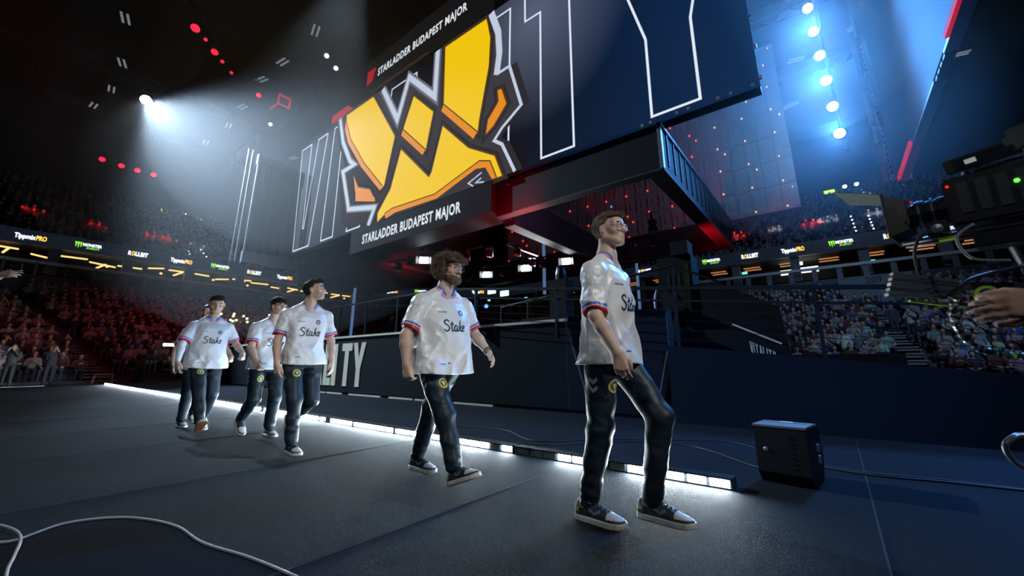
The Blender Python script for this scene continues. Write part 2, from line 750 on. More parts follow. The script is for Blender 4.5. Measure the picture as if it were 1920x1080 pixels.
def advert(kind, org, ax):
    org, ax = Vector(org), Vector(ax)
    up = Vector((0, 0, 1))

    def fn(a, b):
        return org + ax * a + up * b
    if kind == 'T':
        text_obj('advert_lettering', 'Tippmix', 0.34, e_white, lambda a, b: fn(a - 0.78, b - 0.16), 0.98, rib, bold=0.02)
        text_obj('advert_lettering', 'PRO', 0.34, e_orange, lambda a, b: fn(a + 0.22, b - 0.16), 0.50, rib, bold=0.02)
    elif kind == 'M':
        mb = MB()
        for k, (x, l) in enumerate(((-0.74, 0.42), (-0.61, 0.48), (-0.48, 0.40))):
            mb.add([fn(x, 0.24), fn(x + 0.10, 0.22), fn(x + 0.07, 0.22 - l), fn(x + 0.02, 0.10)], [(0, 1, 2, 3)])
        mb.build('advert_claw_mark', e_green, rib)
        text_obj('advert_lettering', 'MONSTER', 0.22, e_white, lambda a, b: fn(a - 0.32, b - 0.02), 1.02, rib, bold=0.02)
        text_obj('advert_lettering', 'ENERGY', 0.13, e_green, lambda a, b: fn(a - 0.1, b - 0.22), 0.7, rib)
    else:
        text_obj('advert_lettering', 'R', 0.34, e_white, lambda a, b: fn(a - 0.62, b - 0.16), 0.18, rib, bold=0.03)
        text_obj('advert_lettering', 'O', 0.34, e_orange, lambda a, b: fn(a - 0.42, b - 0.16), 0.2, rib, bold=0.03)
        text_obj('advert_lettering', 'LLBIT', 0.34, e_white, lambda a, b: fn(a - 0.19, b - 0.16), 0.78, rib, bold=0.03)


for i, k in enumerate('TMRTMRTMR'):
    advert(k, (-43.66, 0.15 + 2.86 * i, 9.72), (0, 1, 0))
for i, k in enumerate('TRMTRMTRMTR'):
    advert(k, (7.58 - 2.98 * i, 37.66, 9.75), (1, 0, 0))
c1, c2 = Vector((*plan(0.34)[1], 9.75)), Vector((*plan(0.34)[2], 9.75))
for i, k in enumerate('TMRT'):
    advert(k, c1.lerp(c2, (i + 0.6) / 4.3), (c2 - c1).normalized())

# section numbers painted on the upper wall and on the vomitory front
m_num = M('painted_number', (0.16, 0.20, 0.26), 0.8)
m_num2 = M('dark_number', (0.02, 0.02, 0.03), 0.8)
upw = [o for o in bpy.data.objects if o.name == 'wall_upper'][0]
for s, x in (('311', -1.1), ('312', 0.35), ('313', 2.45), ('314', 4.6)):
    text_obj('section_number', s, 0.75, m_num, lambda a, b, x=x: (x + a, 50.57, 17.75 + b), 1.25, upw)
m_vom = M('vomitory_concrete', (0.16, 0.18, 0.22), 0.8, noise=0.1)
for x0, s in ((2.1, '209'), (-9.0, '207'), (-20.0, '205')):
    v = MB().box((x0 - 1.2, 34.4, 4.2), (x0 + 2.4, 36.9, 6.55)).build('vomitory_block', m_vom)
    tag(v, kind='structure')
    text_obj('section_number', s, 0.42, m_num2, lambda a, b, x=x0: (x + 0.2 + a, 34.38, 6.05 + b), 0.8, v)

# ------------------------------------------------------------------ ceiling and roof trusses
ceil = MB().box((-62, -22, 26.0), (22, 56, 26.3)).build('ceiling', M('ceiling_dark', (0.008, 0.011, 0.016), 0.9, noise=0.3, nscale=0.2))
tag(ceil, kind='structure')
MB().box((-62, -22.3, -0.3), (22, -22, 26.0)).build('wall_rear', m_arenawall)['kind'] = 'structure'
MB().box((21.7, -22, -0.3), (22, 56, 26.0)).build('wall_right', m_arenawall)['kind'] = 'structure'
for i, y in enumerate((-2, 6, 14, 22, 30, 38)):
    mb = MB()
    mb.bar((-58, y - 0.5, 25.6), (20, y - 0.5, 25.6), 0.16)
    mb.bar((-58, y + 0.5, 25.6), (20, y + 0.5, 25.6), 0.16)
    mb.bar((-58, y, 24.4), (20, y, 24.4), 0.2)
    for k in range(39):
        x = -58 + 2 * k
        mb.bar((x, y, 24.4), (x + 1, y - 0.5, 25.6), 0.07)
        mb.bar((x + 1, y + 0.5, 25.6), (x + 2, y, 24.4), 0.07)
    tr = mb.build('roof_truss', m_dark, ceil)

# twin-tube house lamps, dimmed, in rows between the trusses
e_tube = E('dim_tube', (0.75, 0.82, 0.95), 0.22)
m_tubehouse = m_dark
hl_n = 0
tube_me = MB().box((-0.55, -0.22, -0.03), (0.55, -0.10, 0.03)).box((-0.55, 0.10, -0.03), (0.55, 0.22, 0.03))
house_me = MB().box((-0.62, -0.30, 0.03), (0.62, 0.30, 0.12))
proto_h = None
for y in (2, 10, 18, 26, 34, 42):
    for x in range(-50, 12, 5):
        xx, yy = x + random.uniform(-1.2, 1.2), y + random.uniform(-0.8, 0.8)
        if proto_h is None:
            proto_h = house_me.build('house_lamp', m_dark)
            tb = tube_me.build('tube', e_tube)
            child_local(tb, proto_h)
            o = proto_h
        else:
            o = link_copy(proto_h)
            link_copy(tb, o)
        o.location = (xx, yy, 24.2)
        o.rotation_euler = (0, 0, random.uniform(-0.3, 0.3))
        tag(o, 'dimmed twin-tube house lamp under the dark roof', 'lamp', 'house lamps under the roof')


# ------------------------------------------------------------------ hanging centre screens
YS = 8.6                      # front face of the big screen
SX0, SX1, SZ0, SZ1 = -21.65, -0.37, 6.43, 12.90


def scr(a, b, d=0.0):
    return Vector((a, YS - d, b))


m_ledface = M('led_face_dark', (0.006, 0.007, 0.010), 0.85, spec=0.05, emit=(0.05, 0.075, 0.14), es=0.10)
# the picture on the LED face: dark navy with a lighter patch behind the emblem's right shoulder; blue haze painted in at right
nt = m_ledface.node_tree
bs = nt.nodes['Principled BSDF']
tc = nt.nodes.new('ShaderNodeTexCoord')
mp = nt.nodes.new('ShaderNodeMapping')
mp.inputs['Location'].default_value = (5.9, 0, -11.6)
mp.inputs['Scale'].default_value = (1, 1, 1)
gr = nt.nodes.new('ShaderNodeVectorMath')
gr.operation = 'LENGTH'
mp2 = nt.nodes.new('ShaderNodeVectorMath')
mp2.operation = 'MULTIPLY'
mp2.inputs[1].default_value = (0.30, 0.0, 0.25)
nt.links.new(tc.outputs['Object'], mp.inputs['Vector'])
nt.links.new(mp.outputs[0], mp2.inputs[0])
nt.links.new(mp2.outputs[0], gr.inputs[0])
rp = nt.nodes.new('ShaderNodeValToRGB')
rp.color_ramp.elements[0].position = 0.0
rp.color_ramp.elements[0].color = (0.16, 0.19, 0.30, 1)
rp.color_ramp.elements[1].position = 1.0
rp.color_ramp.elements[1].color = (0.002, 0.003, 0.006, 1)
nt.links.new(gr.outputs['Value'], rp.inputs['Fac'])
nt.links.new(rp.outputs['Color'], bs.inputs['Emission Color'])
bs.inputs['Emission Strength'].default_value = 0.6
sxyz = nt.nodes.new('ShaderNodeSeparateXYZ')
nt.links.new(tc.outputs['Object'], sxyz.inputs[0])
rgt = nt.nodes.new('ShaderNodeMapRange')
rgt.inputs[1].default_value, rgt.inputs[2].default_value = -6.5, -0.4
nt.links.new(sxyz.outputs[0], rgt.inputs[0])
mx_haze = nt.nodes.new('ShaderNodeMix')
mx_haze.data_type = 'RGBA'
mx_haze.blend_type = 'ADD'
mx_haze.inputs[7].default_value = (0.006, 0.036, 0.125, 1)  # blue haze in front of the screen, painted into its emission towards the right
nt.links.new(rgt.outputs[0], mx_haze.inputs[0])
nt.links.new(rp.outputs['Color'], mx_haze.inputs[6])
nt.links.new(mx_haze.outputs[2], bs.inputs['Emission Color'])

big = empty('led_screen', (-11, 9.0, 6.43), 'huge hanging LED screen showing a yellow winged emblem and outlined letters', 'screen')
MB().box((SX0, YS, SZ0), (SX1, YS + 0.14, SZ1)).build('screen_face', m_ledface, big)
MB().box((SX0 + 0.02, YS + 0.14, SZ0 + 0.02), (SX1 - 0.02, YS + 0.5, SZ1 - 0.02)).build('screen_cabinet', m_dark, big)

e_line = E('screen_line', (0.80, 0.86, 1.0), 0.95)
e_silver = E('screen_silver', (0.62, 0.70, 0.86), 0.85)
e_silver2 = E('screen_silver_shade', (0.20, 0.21, 0.25), 0.7)
e_blk = M('screen_black', (0.004, 0.004, 0.005), 0.9, spec=0.0, emit=(0.045, 0.040, 0.045), es=0.6)
e_gunm = M('screen_gunmetal', (0.004, 0.004, 0.005), 0.9, spec=0.0, emit=(0.075, 0.068, 0.08), es=0.6)
e_yel = E('screen_yellow', (0.88, 0.56, 0.003), 1.0, True)
e_org = E('screen_orange', (0.90, 0.30, 0.004), 0.85)
e_brown = E('screen_brown', (0.16, 0.06, 0.008), 0.4)
e_txt = E('screen_text', (0.82, 0.88, 0.94), 0.9)


def stroke(poly, w, d, name, mat, closed=True, parent=big):
    """outline of a polygon as mitred strips lying on the screen"""
    n = len(poly)
    P = [Vector((a, b, 0)) for a, b in poly]
    mb = MB()
    L, R_ = [], []
    for i in range(n):
        p = P[i]
        if closed:
            a, c = P[i - 1], P[(i + 1) % n]
        else:
            a, c = P[max(i - 1, 0)], P[min(i + 1, n - 1)]
        d1 = (p - a).normalized() if (p - a).length > 1e-6 else (c - p).normalized()
        d2 = (c - p).normalized() if (c - p).length > 1e-6 else d1
        n1 = Vector((-d1.y, d1.x, 0))
        n2 = Vector((-d2.y, d2.x, 0))
        m = (n1 + n2)
        m = m.normalized() if m.length > 1e-3 else n1
        k = min(1.0 / max(m.dot(n1), 0.35), 2.6)
        L.append(p + m * (w / 2 * k))
        R_.append(p - m * (w / 2 * k))
    vs = [scr(v.x, v.y, d) for v in L] + [scr(v.x, v.y, d) for v in R_]
    fs = []
    for i in range(n if closed else n - 1):
        j = (i + 1) % n
        fs.append((i, j, n + j, n + i))
    mb.add(vs, fs)
    return mb.build(name, mat, parent)


def poly_face(poly, d, name, mat, parent=big):
    tri = tessellate_polygon([[Vector((a, b, 0)) for a, b in poly]])
    me = bpy.data.meshes.new(name)
    me.from_pydata([scr(a, b, d) for a, b in poly], [], [tuple(t) for t in tri])
    me.materials.append(mat)
    o = bpy.data.objects.new(name, me)
    COL.objects.link(o)
    o.parent = parent
    o.matrix_parent_inverse = parent.matrix_basis.inverted()
    return o


B0, T0 = 6.57, 12.52
letters = [
    [(-21.20, B0), (-21.70, T0), (-20.62, T0), (-20.44, 7.67), (-20.31, 7.62), (-19.85, T0), (-18.90, T0), (-19.53, B0)],
    [(-18.32, B0), (-18.20, T0), (-17.36, T0), (-17.24, B0)],
    [(-16.06, B0), (-16.06, 11.6), (-16.60, 11.6), (-16.60, T0), (-14.46, T0), (-14.46, 11.6), (-15.0, 11.6), (-15.0, B0)],
    [(-13.95, B0), (-13.42, T0), (-11.74, T0), (-11.25, B0), (-12.2, B0), (-12.32, 7.9), (-12.85, 7.9), (-12.95, B0)],
    [(-10.5, B0), (-10.5, T0), (-9.45, T0), (-9.45, 7.5), (-8.5, 7.5), (-8.5, B0)],
    [(-7.93, B0), (-7.93, T0), (-6.85, T0), (-6.93, B0)],
    [(-5.72, B0), (-5.65, 11.6), (-6.24, 11.6), (-6.24, T0), (-4.08, T0), (-4.08, 11.6), (-4.62, 11.6), (-4.66, B0)],
    [(-2.56, B0), (-2.54, 8.74), (-3.45, T0), (-2.40, T0), (-2.02, 10.6), (-1.62, T0), (-0.58, T0), (-1.48, 8.75), (-1.49, B0)],
]
for p in letters:
    stroke(p, 0.062, 0.004, 'letter_outline', e_line)

# emblem: dark body, silver rim, yellow fields with orange lower bevels
ZT = SZ1 - 0.03
ZB = SZ0 + 0.03
rim = [(-17.75, ZT), (-17.19, 11.36), (-16.34, 10.07), (-15.92, 9.75), (-16.89, 9.70), (-16.12, 7.84), (-16.04, 7.60),
       (-13.96, 7.17), (-14.32, ZB)]
shadow_l = [(-18.05, ZT), (-17.55, 11.3), (-16.75, 9.95), (-17.25, 9.6), (-16.62, 7.3), (-16.2, 6.75), (-14.75, 6.62), (-14.6, ZB)]
zig = [(-14.12, ZT), (-12.83, 10.79), (-12.22, 12.53), (-10.51, 10.81), (-10.47, ZT)]
rimr = [(-7.69, ZT), (-7.36, 11.86), (-7.30, 10.98), (-7.41, 10.21), (-6.87, 10.25), (-6.40, 8.61), (-7.16, 8.12), (-7.49, 7.79),
        (-7.16, 7.54), (-6.66, ZB)]
body = rim + rimr[::-1] + zig[::-1]
poly_face(shadow_l + rim[::-1], 0.008, 'emblem_side', e_gunm)
shr = [(a + 0.30, b) for a, b in rimr]
sd_ = MB()
for i in range(3, 9):
    sd_.add([scr(*rimr[i], 0.008), scr(*rimr[i + 1], 0.008), scr(*shr[i + 1], 0.008), scr(*shr[i], 0.008)], [(0, 1, 2, 3)])
sd_.build('emblem_side', e_blk, big)
poly_face(body, 0.012, 'emblem_body', e_gunm)
stroke(rim, 0.34, 0.016, 'emblem_rim', e_silver2, False)
stroke(rim, 0.20, 0.020, 'emblem_rim', e_silver, False)
stroke(zig, 0.42, 0.016, 'emblem_rim', e_silver2, False)
stroke(zig, 0.24, 0.020, 'emblem_rim', e_silver, False)
stroke(rimr[:4], 0.26, 0.020, 'emblem_rim', e_silver, False)
stroke(rimr[3:], 0.11, 0.020, 'emblem_rim', e_silver, False)
Y1 = [(-17.12, 12.8), (-14.84, 12.8), (-12.92, 10.04), (-13.4, 8.0), (-13.61, 7.87), (-15.09, 9.39), (-16.33, 10.82), (-16.95, 11.91)]
S1 = [(-17.13, 12.59), (-16.45, 11.22), (-15.07, 9.54), (-13.51, 7.99), (-13.66, 7.82), (-15.28, 9.40), (-16.68, 11.1), (-17.13, 12.0)]
Y2 = [(-11.81, 11.42), (-10.55, 10.16), (-10.87, 8.69), (-12.37, 10.14)]
S2 = [(-12.37, 10.14), (-10.87, 8.69), (-11.04, 8.52), (-12.47, 9.90)]
Y3 = [(-10.03, 12.77), (-7.91, 12.75), (-7.72, 11.87), (-7.77, 10.71), (-8.16, 8.84), (-8.22, 8.39), (-9.97, 10.22)]
S3 = [(-9.97, 10.22), (-8.22, 8.39), (-8.41, 8.20), (-10.09, 9.99)]
Y4 = [(-12.41, 9.24), (-10.6, 7.47), (-10.46, 7.64), (-9.97, 9.31), (-8.63, 7.94), (-7.46, 7.24), (-7.15, 6.47), (-7.39, 6.47), (-7.64, 7.13),
      (-8.1, 7.29), (-10.23, 6.72), (-12.72, 6.81), (-13.2, 6.68), (-13.66, 6.47), (-13.69, 6.84), (-12.93, 7.68)]
S4 = [(-13.2, 6.7), (-12.72, 6.81), (-10.23, 6.72), (-8.1, 7.29), (-7.64, 7.13), (-7.36, 6.47), (-7.55, 6.47), (-7.84, 6.97), (-8.26, 7.05),
      (-10.1, 6.52), (-12.49, 6.58), (-13.1, 6.47)]
Y5 = [(-7.36, 9.57), (-7.2, 9.55), (-6.99, 8.91), (-7.52, 8.34), (-7.84, 8.16), (-7.76, 8.65), (-7.44, 8.99), (-7.31, 9.15)]
Y6 = [(-15.87, 9.17), (-15.4, 8.46), (-14.44, 8.09), (-13.97, 7.47), (-15.51, 8.09)]
m_inner = e_blk
for yp in (Y1, Y2, Y3, Y4, Y5, Y6):
    stroke(yp, 0.34, 0.015, 'emblem_shade', m_inner)
    stroke(yp, 0.13, 0.0175, 'emblem_glow', e_brown)
for yp in (Y1, Y2, Y3, Y4):
    poly_face(yp, 0.022, 'emblem_field', e_yel)
for yp in (Y5, Y6):
    poly_face(yp, 0.022, 'emblem_field', e_org)
for sp in (S1, S2, S3, S4):
    poly_face(sp, 0.026, 'emblem_bevel', e_org)
    h = len(sp) // 2
    stroke(sp[:h], 0.04, 0.030, 'emblem_line', e_blk, False)
poly_face([(-15.53, 8.10), (-14.0, 7.62), (-13.98, 7.42), (-15.5, 7.85)], 0.026, 'emblem_bevel', e_org)
stroke([(-8.0, 6.84), (-8.58, 6.64), (-8.36, 6.47)], 0.05, 0.024, 'emblem_mark', e_silver, False)
stroke([(-8.01, 6.66), (-8.24, 6.56), (-7.89, 6.48)], 0.05, 0.024, 'emblem_mark', e_silver, False)

# fixing bolts along the right and lower screen edges
m_bolt = M('bolt_white', (0.7, 0.75, 0.8), 0.3, 0.4)
for i in range(9):
    MB().box((SX1 - 0.02, YS - 0.04, 6.5 + 0.75 * i), (SX1 + 0.05, YS + 0.02, 6.58 + 0.75 * i)).build('edge_clip', m_bolt, big)
for x in (-0.5, -0.9, -1.15, -1.75, -2.0, -2.6, -2.8):
    MB().box((x - 0.03, YS - 0.04, SZ0 - 0.05), (x + 0.03, YS + 0.02, SZ0 + 0.02)).build('edge_clip', m_bolt, big)

# ticker bands above and under the screen
m_band = M('ticker_black', (0.006, 0.006, 0.008), 0.85, spec=0.05, emit=(0.02, 0.022, 0.026), es=0.25)
e_red = E('ticker_red', (0.55, 0.004, 0.012), 0.7)
for zb, zt, tb, nm, lab in ((12.98, 14.9, 13.76, 'upper', 'black ticker band with white lettering above the big screen'),
                            (5.40, 6.40, 5.70, 'lower', 'black ticker band with white lettering under the big screen')):
    tk = empty('ticker_band', (-11.5, 9.0, zb), lab, 'ticker band')
    MB().box((-15.5, YS - 0.02, zb), (-7.55, YS + 1.0, zt)).build('band_case', m_dark, tk)
    MB().box((-15.5, YS - 0.06, zb), (-7.55, YS - 0.02, zt)).build('band_face', m_band, tk)
    text_obj('band_lettering', 'STARLADDER BUDAPEST MAJOR', 0.39, e_txt, lambda a, b, z=tb: Vector((-14.58 + a, YS - 0.065, z + b)), 5.72, tk,
             bold=0.032, space=1.14)
    if nm == 'upper':
        poly_face([(-15.45, 13.62), (-15.45, 14.38), (-14.75, 14.34), (-14.98, 13.72)], 0.066, 'band_red_block', e_red, tk)
        poly_face([(-15.0, 13.02), (-15.0, 13.1), (-11.0, 13.1), (-11.0, 13.02)], 0.066, 'band_red_block', e_brown, tk)

# red glowing blocks on the outer upper rim
rimtop = MB().box((-18.6, YS - 0.03, 12.98), (-17.1, YS + 0.4, 13.35)).build('rim_light', e_red)
tag(rimtop, 'small red light block on the top rim of the big screen', 'light')

# ring frame under the screens
RX0, RX1, RY0, RY1, RZ0, RZ1 = -15.2, -2.45, 8.62, 16.9, 5.25, 6.36
frame = empty('ring_frame', (-8.8, 12.7, RZ0), 'dark hanging ring frame of deep beams under the big screen', 'frame')
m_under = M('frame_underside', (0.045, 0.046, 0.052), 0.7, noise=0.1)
m_ringf = M('frame_dark', (0.014, 0.016, 0.020), 0.75, noise=0.1, spec=0.15)
W = 0.42
MB().box((-7.5, RY0 + 0.12, RZ0 + 0.03), (RX1, RY0 + W, RZ1)).build('beam', m_ringf, frame)
MB().box((RX1 - W, RY0 + W, RZ0 + 0.03), (RX1, RY1, RZ1)).build('beam', m_ringf, frame)
MB().box((RX0, RY0 + 1.0, RZ0 + 0.03), (RX0 + W, RY1, RZ1)).build('beam', m_ringf, frame)
MB().box((RX0 + W, RY1 - W, RZ0 + 0.03), (RX1 - W, RY1, RZ1)).build('beam', m_ringf, frame)
MB().box((-7.9, RY0 + 1.0, RZ0 + 0.03), (-7.9 + W, RY1 - W, RZ1)).build('beam', m_ringf, frame)
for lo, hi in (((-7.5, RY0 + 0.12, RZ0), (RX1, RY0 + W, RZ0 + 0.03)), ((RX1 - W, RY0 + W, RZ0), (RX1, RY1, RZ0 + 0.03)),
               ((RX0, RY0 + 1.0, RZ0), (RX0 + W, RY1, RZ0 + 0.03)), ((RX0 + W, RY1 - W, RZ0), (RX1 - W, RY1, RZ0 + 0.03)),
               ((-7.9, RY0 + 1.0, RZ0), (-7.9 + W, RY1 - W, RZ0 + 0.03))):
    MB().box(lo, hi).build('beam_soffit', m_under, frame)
MB().box((RX1 - 0.06, RY0 + 0.05, RZ0), (RX1 + 0.03, RY0 + 0.16, 6.42)).build('corner_post', m_steel, frame)
for k in range(16):
    y = RY0 + 0.5 + k * 0.52
    MB().box((RX1, y, RZ0 + 0.2), (RX1 + 0.03, y + 0.06, RZ1 - 0.06)).build('side_slat', m_metal, frame)
MB().box((RX1 - 0.02, RY0, RZ1 - 0.05), (RX1 + 0.06, RY1, RZ1 + 0.03)).build('side_rail', m_metal, frame)
# red lamps inside the frame
for loc, aim, e in (((-9.3, 9.6, 3.9), (-7.7, 11.0, 5.3), 130), ((-6.3, 8.0, 4.3), (-7.3, 9.2, 5.9), 520), ((-14.2, 10.5, 4.6), (-15.0, 11.0, 5.6), 190), ((-3.4, 14.0, 4.2), (-2.6, 14.6, 5.3), 330),
                    ((-9.8, 11.4, 4.6), (-10.5, 8.9, 5.4), 120)):
    lamp('SPOT', 'frame_red_light', loc, aim, e, (1.0, 0.004, 0.02), 0.15, 120, 1.0)

# rear screen, its back with module doors and signal lamps
rear = empty('led_screen', (-9, 16.95, 6.38), 'back of the far hanging LED screen with rows of module doors and signal lamps', 'screen')
m_mod = M('module_back', (0.17, 0.20, 0.22), 0.5, 0.2, noise=0.2, nscale=2)
m_modd = M('module_gap', (0.015, 0.017, 0.02), 0.6)
BX0, BX1, BZ0, BZ1 = -14.0, -0.15, 6.38, 13.4
MB().box((BX0, 16.98, BZ0), (BX1, 17.25, BZ1)).build('screen_cabinet', m_modd, rear)
mw, mh = 0.5, 1.0
me_mod = None
e_sigr = E('signal_red', (1.0, 0.05, 0.03), 3.0)
e_sigo = E('signal_orange', (1.0, 0.45, 0.2), 2.0)
e_sigb = E('signal_blue', (0.1, 0.4, 1.0), 2.0)
nx, nz = int((BX1 - BX0) / mw), int((BZ1 - BZ0) / mh)
mpro = dpro = lpro = None
for ix in range(nx):
    for iz in range(nz):
        x, z = BX1 - (ix + 0.5) * mw, BZ0 + (iz + 0.5) * mh
        if mpro is None:
            mpro = MB().box((-0.243, -0.03, -0.492), (0.243, 0.03, 0.492)).box((-0.17, -0.06, -0.30), (-0.11, -0.03, 0.34)).box(
                (0.02, -0.055, -0.1), (0.19, -0.03, 0.2)).box((-0.02, -0.05, -0.42), (0.20, -0.03, -0.3)).build('module', m_mod, rear)
            mpro.location = (x, 16.95, z)
            mpro.matrix_parent_inverse = rear.matrix_basis.inverted()
        else:
            c = link_copy(mpro, rear)
            c.location = (x, 16.95, z)
        if ix % 2 == 0:
            mt = e_sigo if ix < 6 else e_sigr
            for (dx, dz, mm) in ((-0.14, -0.38, mt), (0.1, 0.3, e_sigb if (ix + iz) % 5 == 0 else mt)):
                if dz > 0 and (ix * 7 + iz) % 3:
                    continue
                MB().box((x + dx - 0.02, 16.86, z + dz - 0.025), (x + dx + 0.02, 16.90, z + dz + 0.025)).build('signal_lamp', mm, rear)

# side hanging unit on the left: steel frame with dark drapes (seen edge-on beyond the big screen)
side = empty('drape_frame', (-23, 8.5, 5.6), 'hanging steel frame with dark pleated drapes left of the big screen', 'frame')
m_drape = M('drape_cloth', (0.012, 0.016, 0.018), 0.85, noise=0.25, nscale=2)
XX = -23.0
for y in (6.42, 6.62, 6.98):
    MB().bar((XX + (0.15 if y < 6.9 else 0), y, 5.9), (XX + (0.15 if y < 6.9 else 0), y, 12.05), 0.08).build('upright', m_mid, side)
MB().box((XX - 0.12, 6.9, 11.45), (XX + 0.12, 13.2, 12.0)).build('top_beam', m_mid, side)
MB().box((XX - 0.12, 6.9, 5.95), (XX + 0.12, 13.2, 6.55)).build('bottom_beam', m_mid, side)
for y in (9.7, 11.0, 12.3):
    MB().box((XX + 0.12, y, 5.98), (XX + 0.15, y + 0.08, 6.5)).build('beam_plate', m_metal, side)
mb = MB()
nn = 70
vs = []
for i in range(nn + 1):
    y = 7.0 + 6.1 * i / nn
    x = XX + 0.02 + 0.06 * math.sin(i * 1.3) + 0.03 * math.sin(i * 0.47)
    vs += [(x, y, 6.5), (x, y, 11.5)]
mb.add(vs, [(2 * i, 2 * i + 2, 2 * i + 3, 2 * i + 1) for i in range(nn)])
mb.build('drape', m_drape, side, smooth=True)
MB().box((XX + 0.5, 9.6, 5.1), (XX + 7.5, 14, 6.3)).build('lower_box', m_dark, side)

# right-hand hanging unit: another side screen seen from below, with a pale upright column at its far end
sidr = empty('led_screen', (2.5, 11.0, 6.5), 'dark side screen hanging at right, seen along its pale lower edge', 'screen')
m_pale = M('pale_panel', (0.42, 0.47, 0.58), 0.5, noise=0.08)
m_sideface = M('side_screen_face', (0.008, 0.012, 0.018), 0.8, noise=0.1)
MB().box((2.42, 4.5, 6.54), (2.56, 16.55, 12.9)).build('screen_cabinet', m_sideface, sidr)
e_redlit = E('red_edge_light', (0.8, 0.01, 0.03), 0.55)
for (y0, y1, mm) in ((4.5, 9.9, m_pale), (10.9, 13.8, m_mid), (13.85, 16.5, m_pale)):
    MB().box((2.42, y0, 6.48), (2.62, y1, 6.54)).build('lower_edge', mm, sidr)
for k in range(4):
    MB().box((2.44, 9.95 + 0.24 * k, 6.47), (2.60, 10.12 + 0.24 * k, 6.54)).build('edge_connector', m_metal, sidr)
for (y0, y1) in ((4.5, 9.4), (13.9, 16.5)):
    MB().box((2.36, y0, 6.48), (2.42, y1, 6.60)).build('red_edge_strip', e_redlit, sidr)
tow = empty('truss_column', (2.4, 16.7, 6.5), 'pale hanging column of flat panels and LED strips at right', 'column')
MB().box((2.36, 16.62, 6.5), (2.72, 16.75, 11.75)).build('flat_panel', m_pale, tow)
for i, (x, w) in enumerate(((2.10, 0.11), (2.22, 0.045), (2.30, 0.035))):
    for k in range(8):
        z0 = 6.5 + k * 0.68
        MB().box((x - w / 2, 16.45, z0), (x + w / 2, 16.62, z0 + 0.62)).build('strip_segment', m_steel if i != 1 else m_metal, tow)
for k in range(24):
    MB().box((2.25, 16.41, 6.6 + k * 0.21), (2.275, 16.45, 6.67 + k * 0.21)).build('cable_tie', m_bolt, tow)
MB().box((2.24, 16.5, 11.9), (2.70, 16.9, 17.0)).build('upper_panel', m_mid, tow)
MB().bar((2.4, 16.7, 16.9), (2.4, 16.7, 24.5), 0.03).build('hanging_cable', m_metal, tow)


# ------------------------------------------------------------------ row of LED battens on the floor
m_batten = M('batten_black', (0.02, 0.022, 0.025), 0.4, 0.3)
m_lensoff = M('lens_dark', (0.10, 0.16, 0.15), 0.15)
e_lens = E('lens_white', (0.78, 0.93, 1.0), 330.0, True)
SY = 3.42
x = -0.68
bat_body = bat_lens = bat_off = None
off_cells = {0: (5,), 1: (0, 5, 4, 3), 2: (1,), 3: (2,), 5: (4,), 8: (1,)}
ordinal = ['nearest', 'second', 'third', 'fourth', 'fifth', 'sixth', 'seventh', 'eighth', 'ninth', 'tenth', 'eleventh', 'twelfth', 'thirteenth', 'fourteenth',
           'fifteenth', 'sixteenth', 'seventeenth', 'eighteenth', 'nineteenth', 'twentieth', 'twenty-first', 'twenty-second', 'twenty-third', 'twenty-fourth',
           'twenty-fifth', 'farthest']
for i in range(26):
    x1 = -0.70 - i * 0.985
    x0 = x1 - 0.965
    lab = 'low floor LED batten, %s in the row from the black floor box' % ordinal[i]
    b = empty('led_batten', (x1, SY, 0.0), lab, 'light', 'LED battens along the walkway')
    if bat_body is None:
        body = MB().box((-0.965, 0.0, 0.0), (0, 0.11, 0.078)).box((-0.965, -0.012, 0.0), (0, 0.0, 0.012)).box(
            (-0.965, -0.012, 0.066), (0, 0.0, 0.078)).box((-0.012, -0.016, 0), (0, 0.0, 0.082)).box((-0.965, -0.016, 0), (-0.953, 0.0, 0.082))
        bat_body = child_local(body.build('housing', m_batten), b)
        bat_lens = child_local(MB().box((-0.136, -0.006, 0.016), (-0.012, 0.004, 0.062)).build('lens', e_lens), b)
        bat_off = child_local(MB().box((-0.142, -0.006, 0.014), (-0.004, -0.002, 0.022)).box((-0.142, -0.006, 0.028), (-0.004, -0.002, 0.036)).box(
            (-0.142, -0.006, 0.042), (-0.004, -0.002, 0.050)).box((-0.142, -0.006, 0.055), (-0.004, -0.002, 0.062)).build('lens_unlit', m_lensoff), b)
        hb, hl, ho = bat_body, bat_lens, bat_off
        hb_used = False
    else:
        link_copy(bat_body, b)
    for c in range(6):
        xo = -0.016 - c * 0.156
        unlit = c in off_cells.get(i, ())
        src = bat_off if unlit else bat_lens
        o = link_copy(src, b)
        o.location = (xo, 0, 0)
for t in (bat_lens, bat_off):
    bpy.data.objects.remove(t)

# ------------------------------------------------------------------ black floor box (lamp case) at the end of the row
fb = empty('floor_box', (-0.40, 3.95, 0), 'black floor box with a pale lid strip at the end of the light row', 'box')
rot = Matrix.Translation((-0.40, 3.95, 0)) @ Matrix.Rotation(math.radians(-8), 4, 'Z')
mb = MB()
pr = [(-0.10, 0.0), (0.20, 0.0), (0.30, 0.14), (0.26, 0.40), (-0.16, 0.40), (-0.16, 0.08)]
mb2 = MB()
mb2.add([rot @ Vector((-0.17, a, b)) for a, b in pr] + [rot @ Vector((0.17, a, b)) for a, b in pr],
        [tuple(range(5, -1, -1)), tuple(range(6, 12))] + [(i, (i + 1) % 6, 6 + (i + 1) % 6, 6 + i) for i in range(6)])
mb2.build('case', m_metal, fb)
MB().box((-0.175, -0.165, 0.40), (0.175, 0.06, 0.415), rot).build('lid_plate', m_mid, fb)
MB().box((-0.175, 0.09, 0.40), (0.175, 0.16, 0.415), rot).build('lid_plate', m_mid, fb)
MB().box((-0.05, 0.10, 0.415), (0.04, 0.15, 0.417), rot).build('label_strip', m_cream, fb)
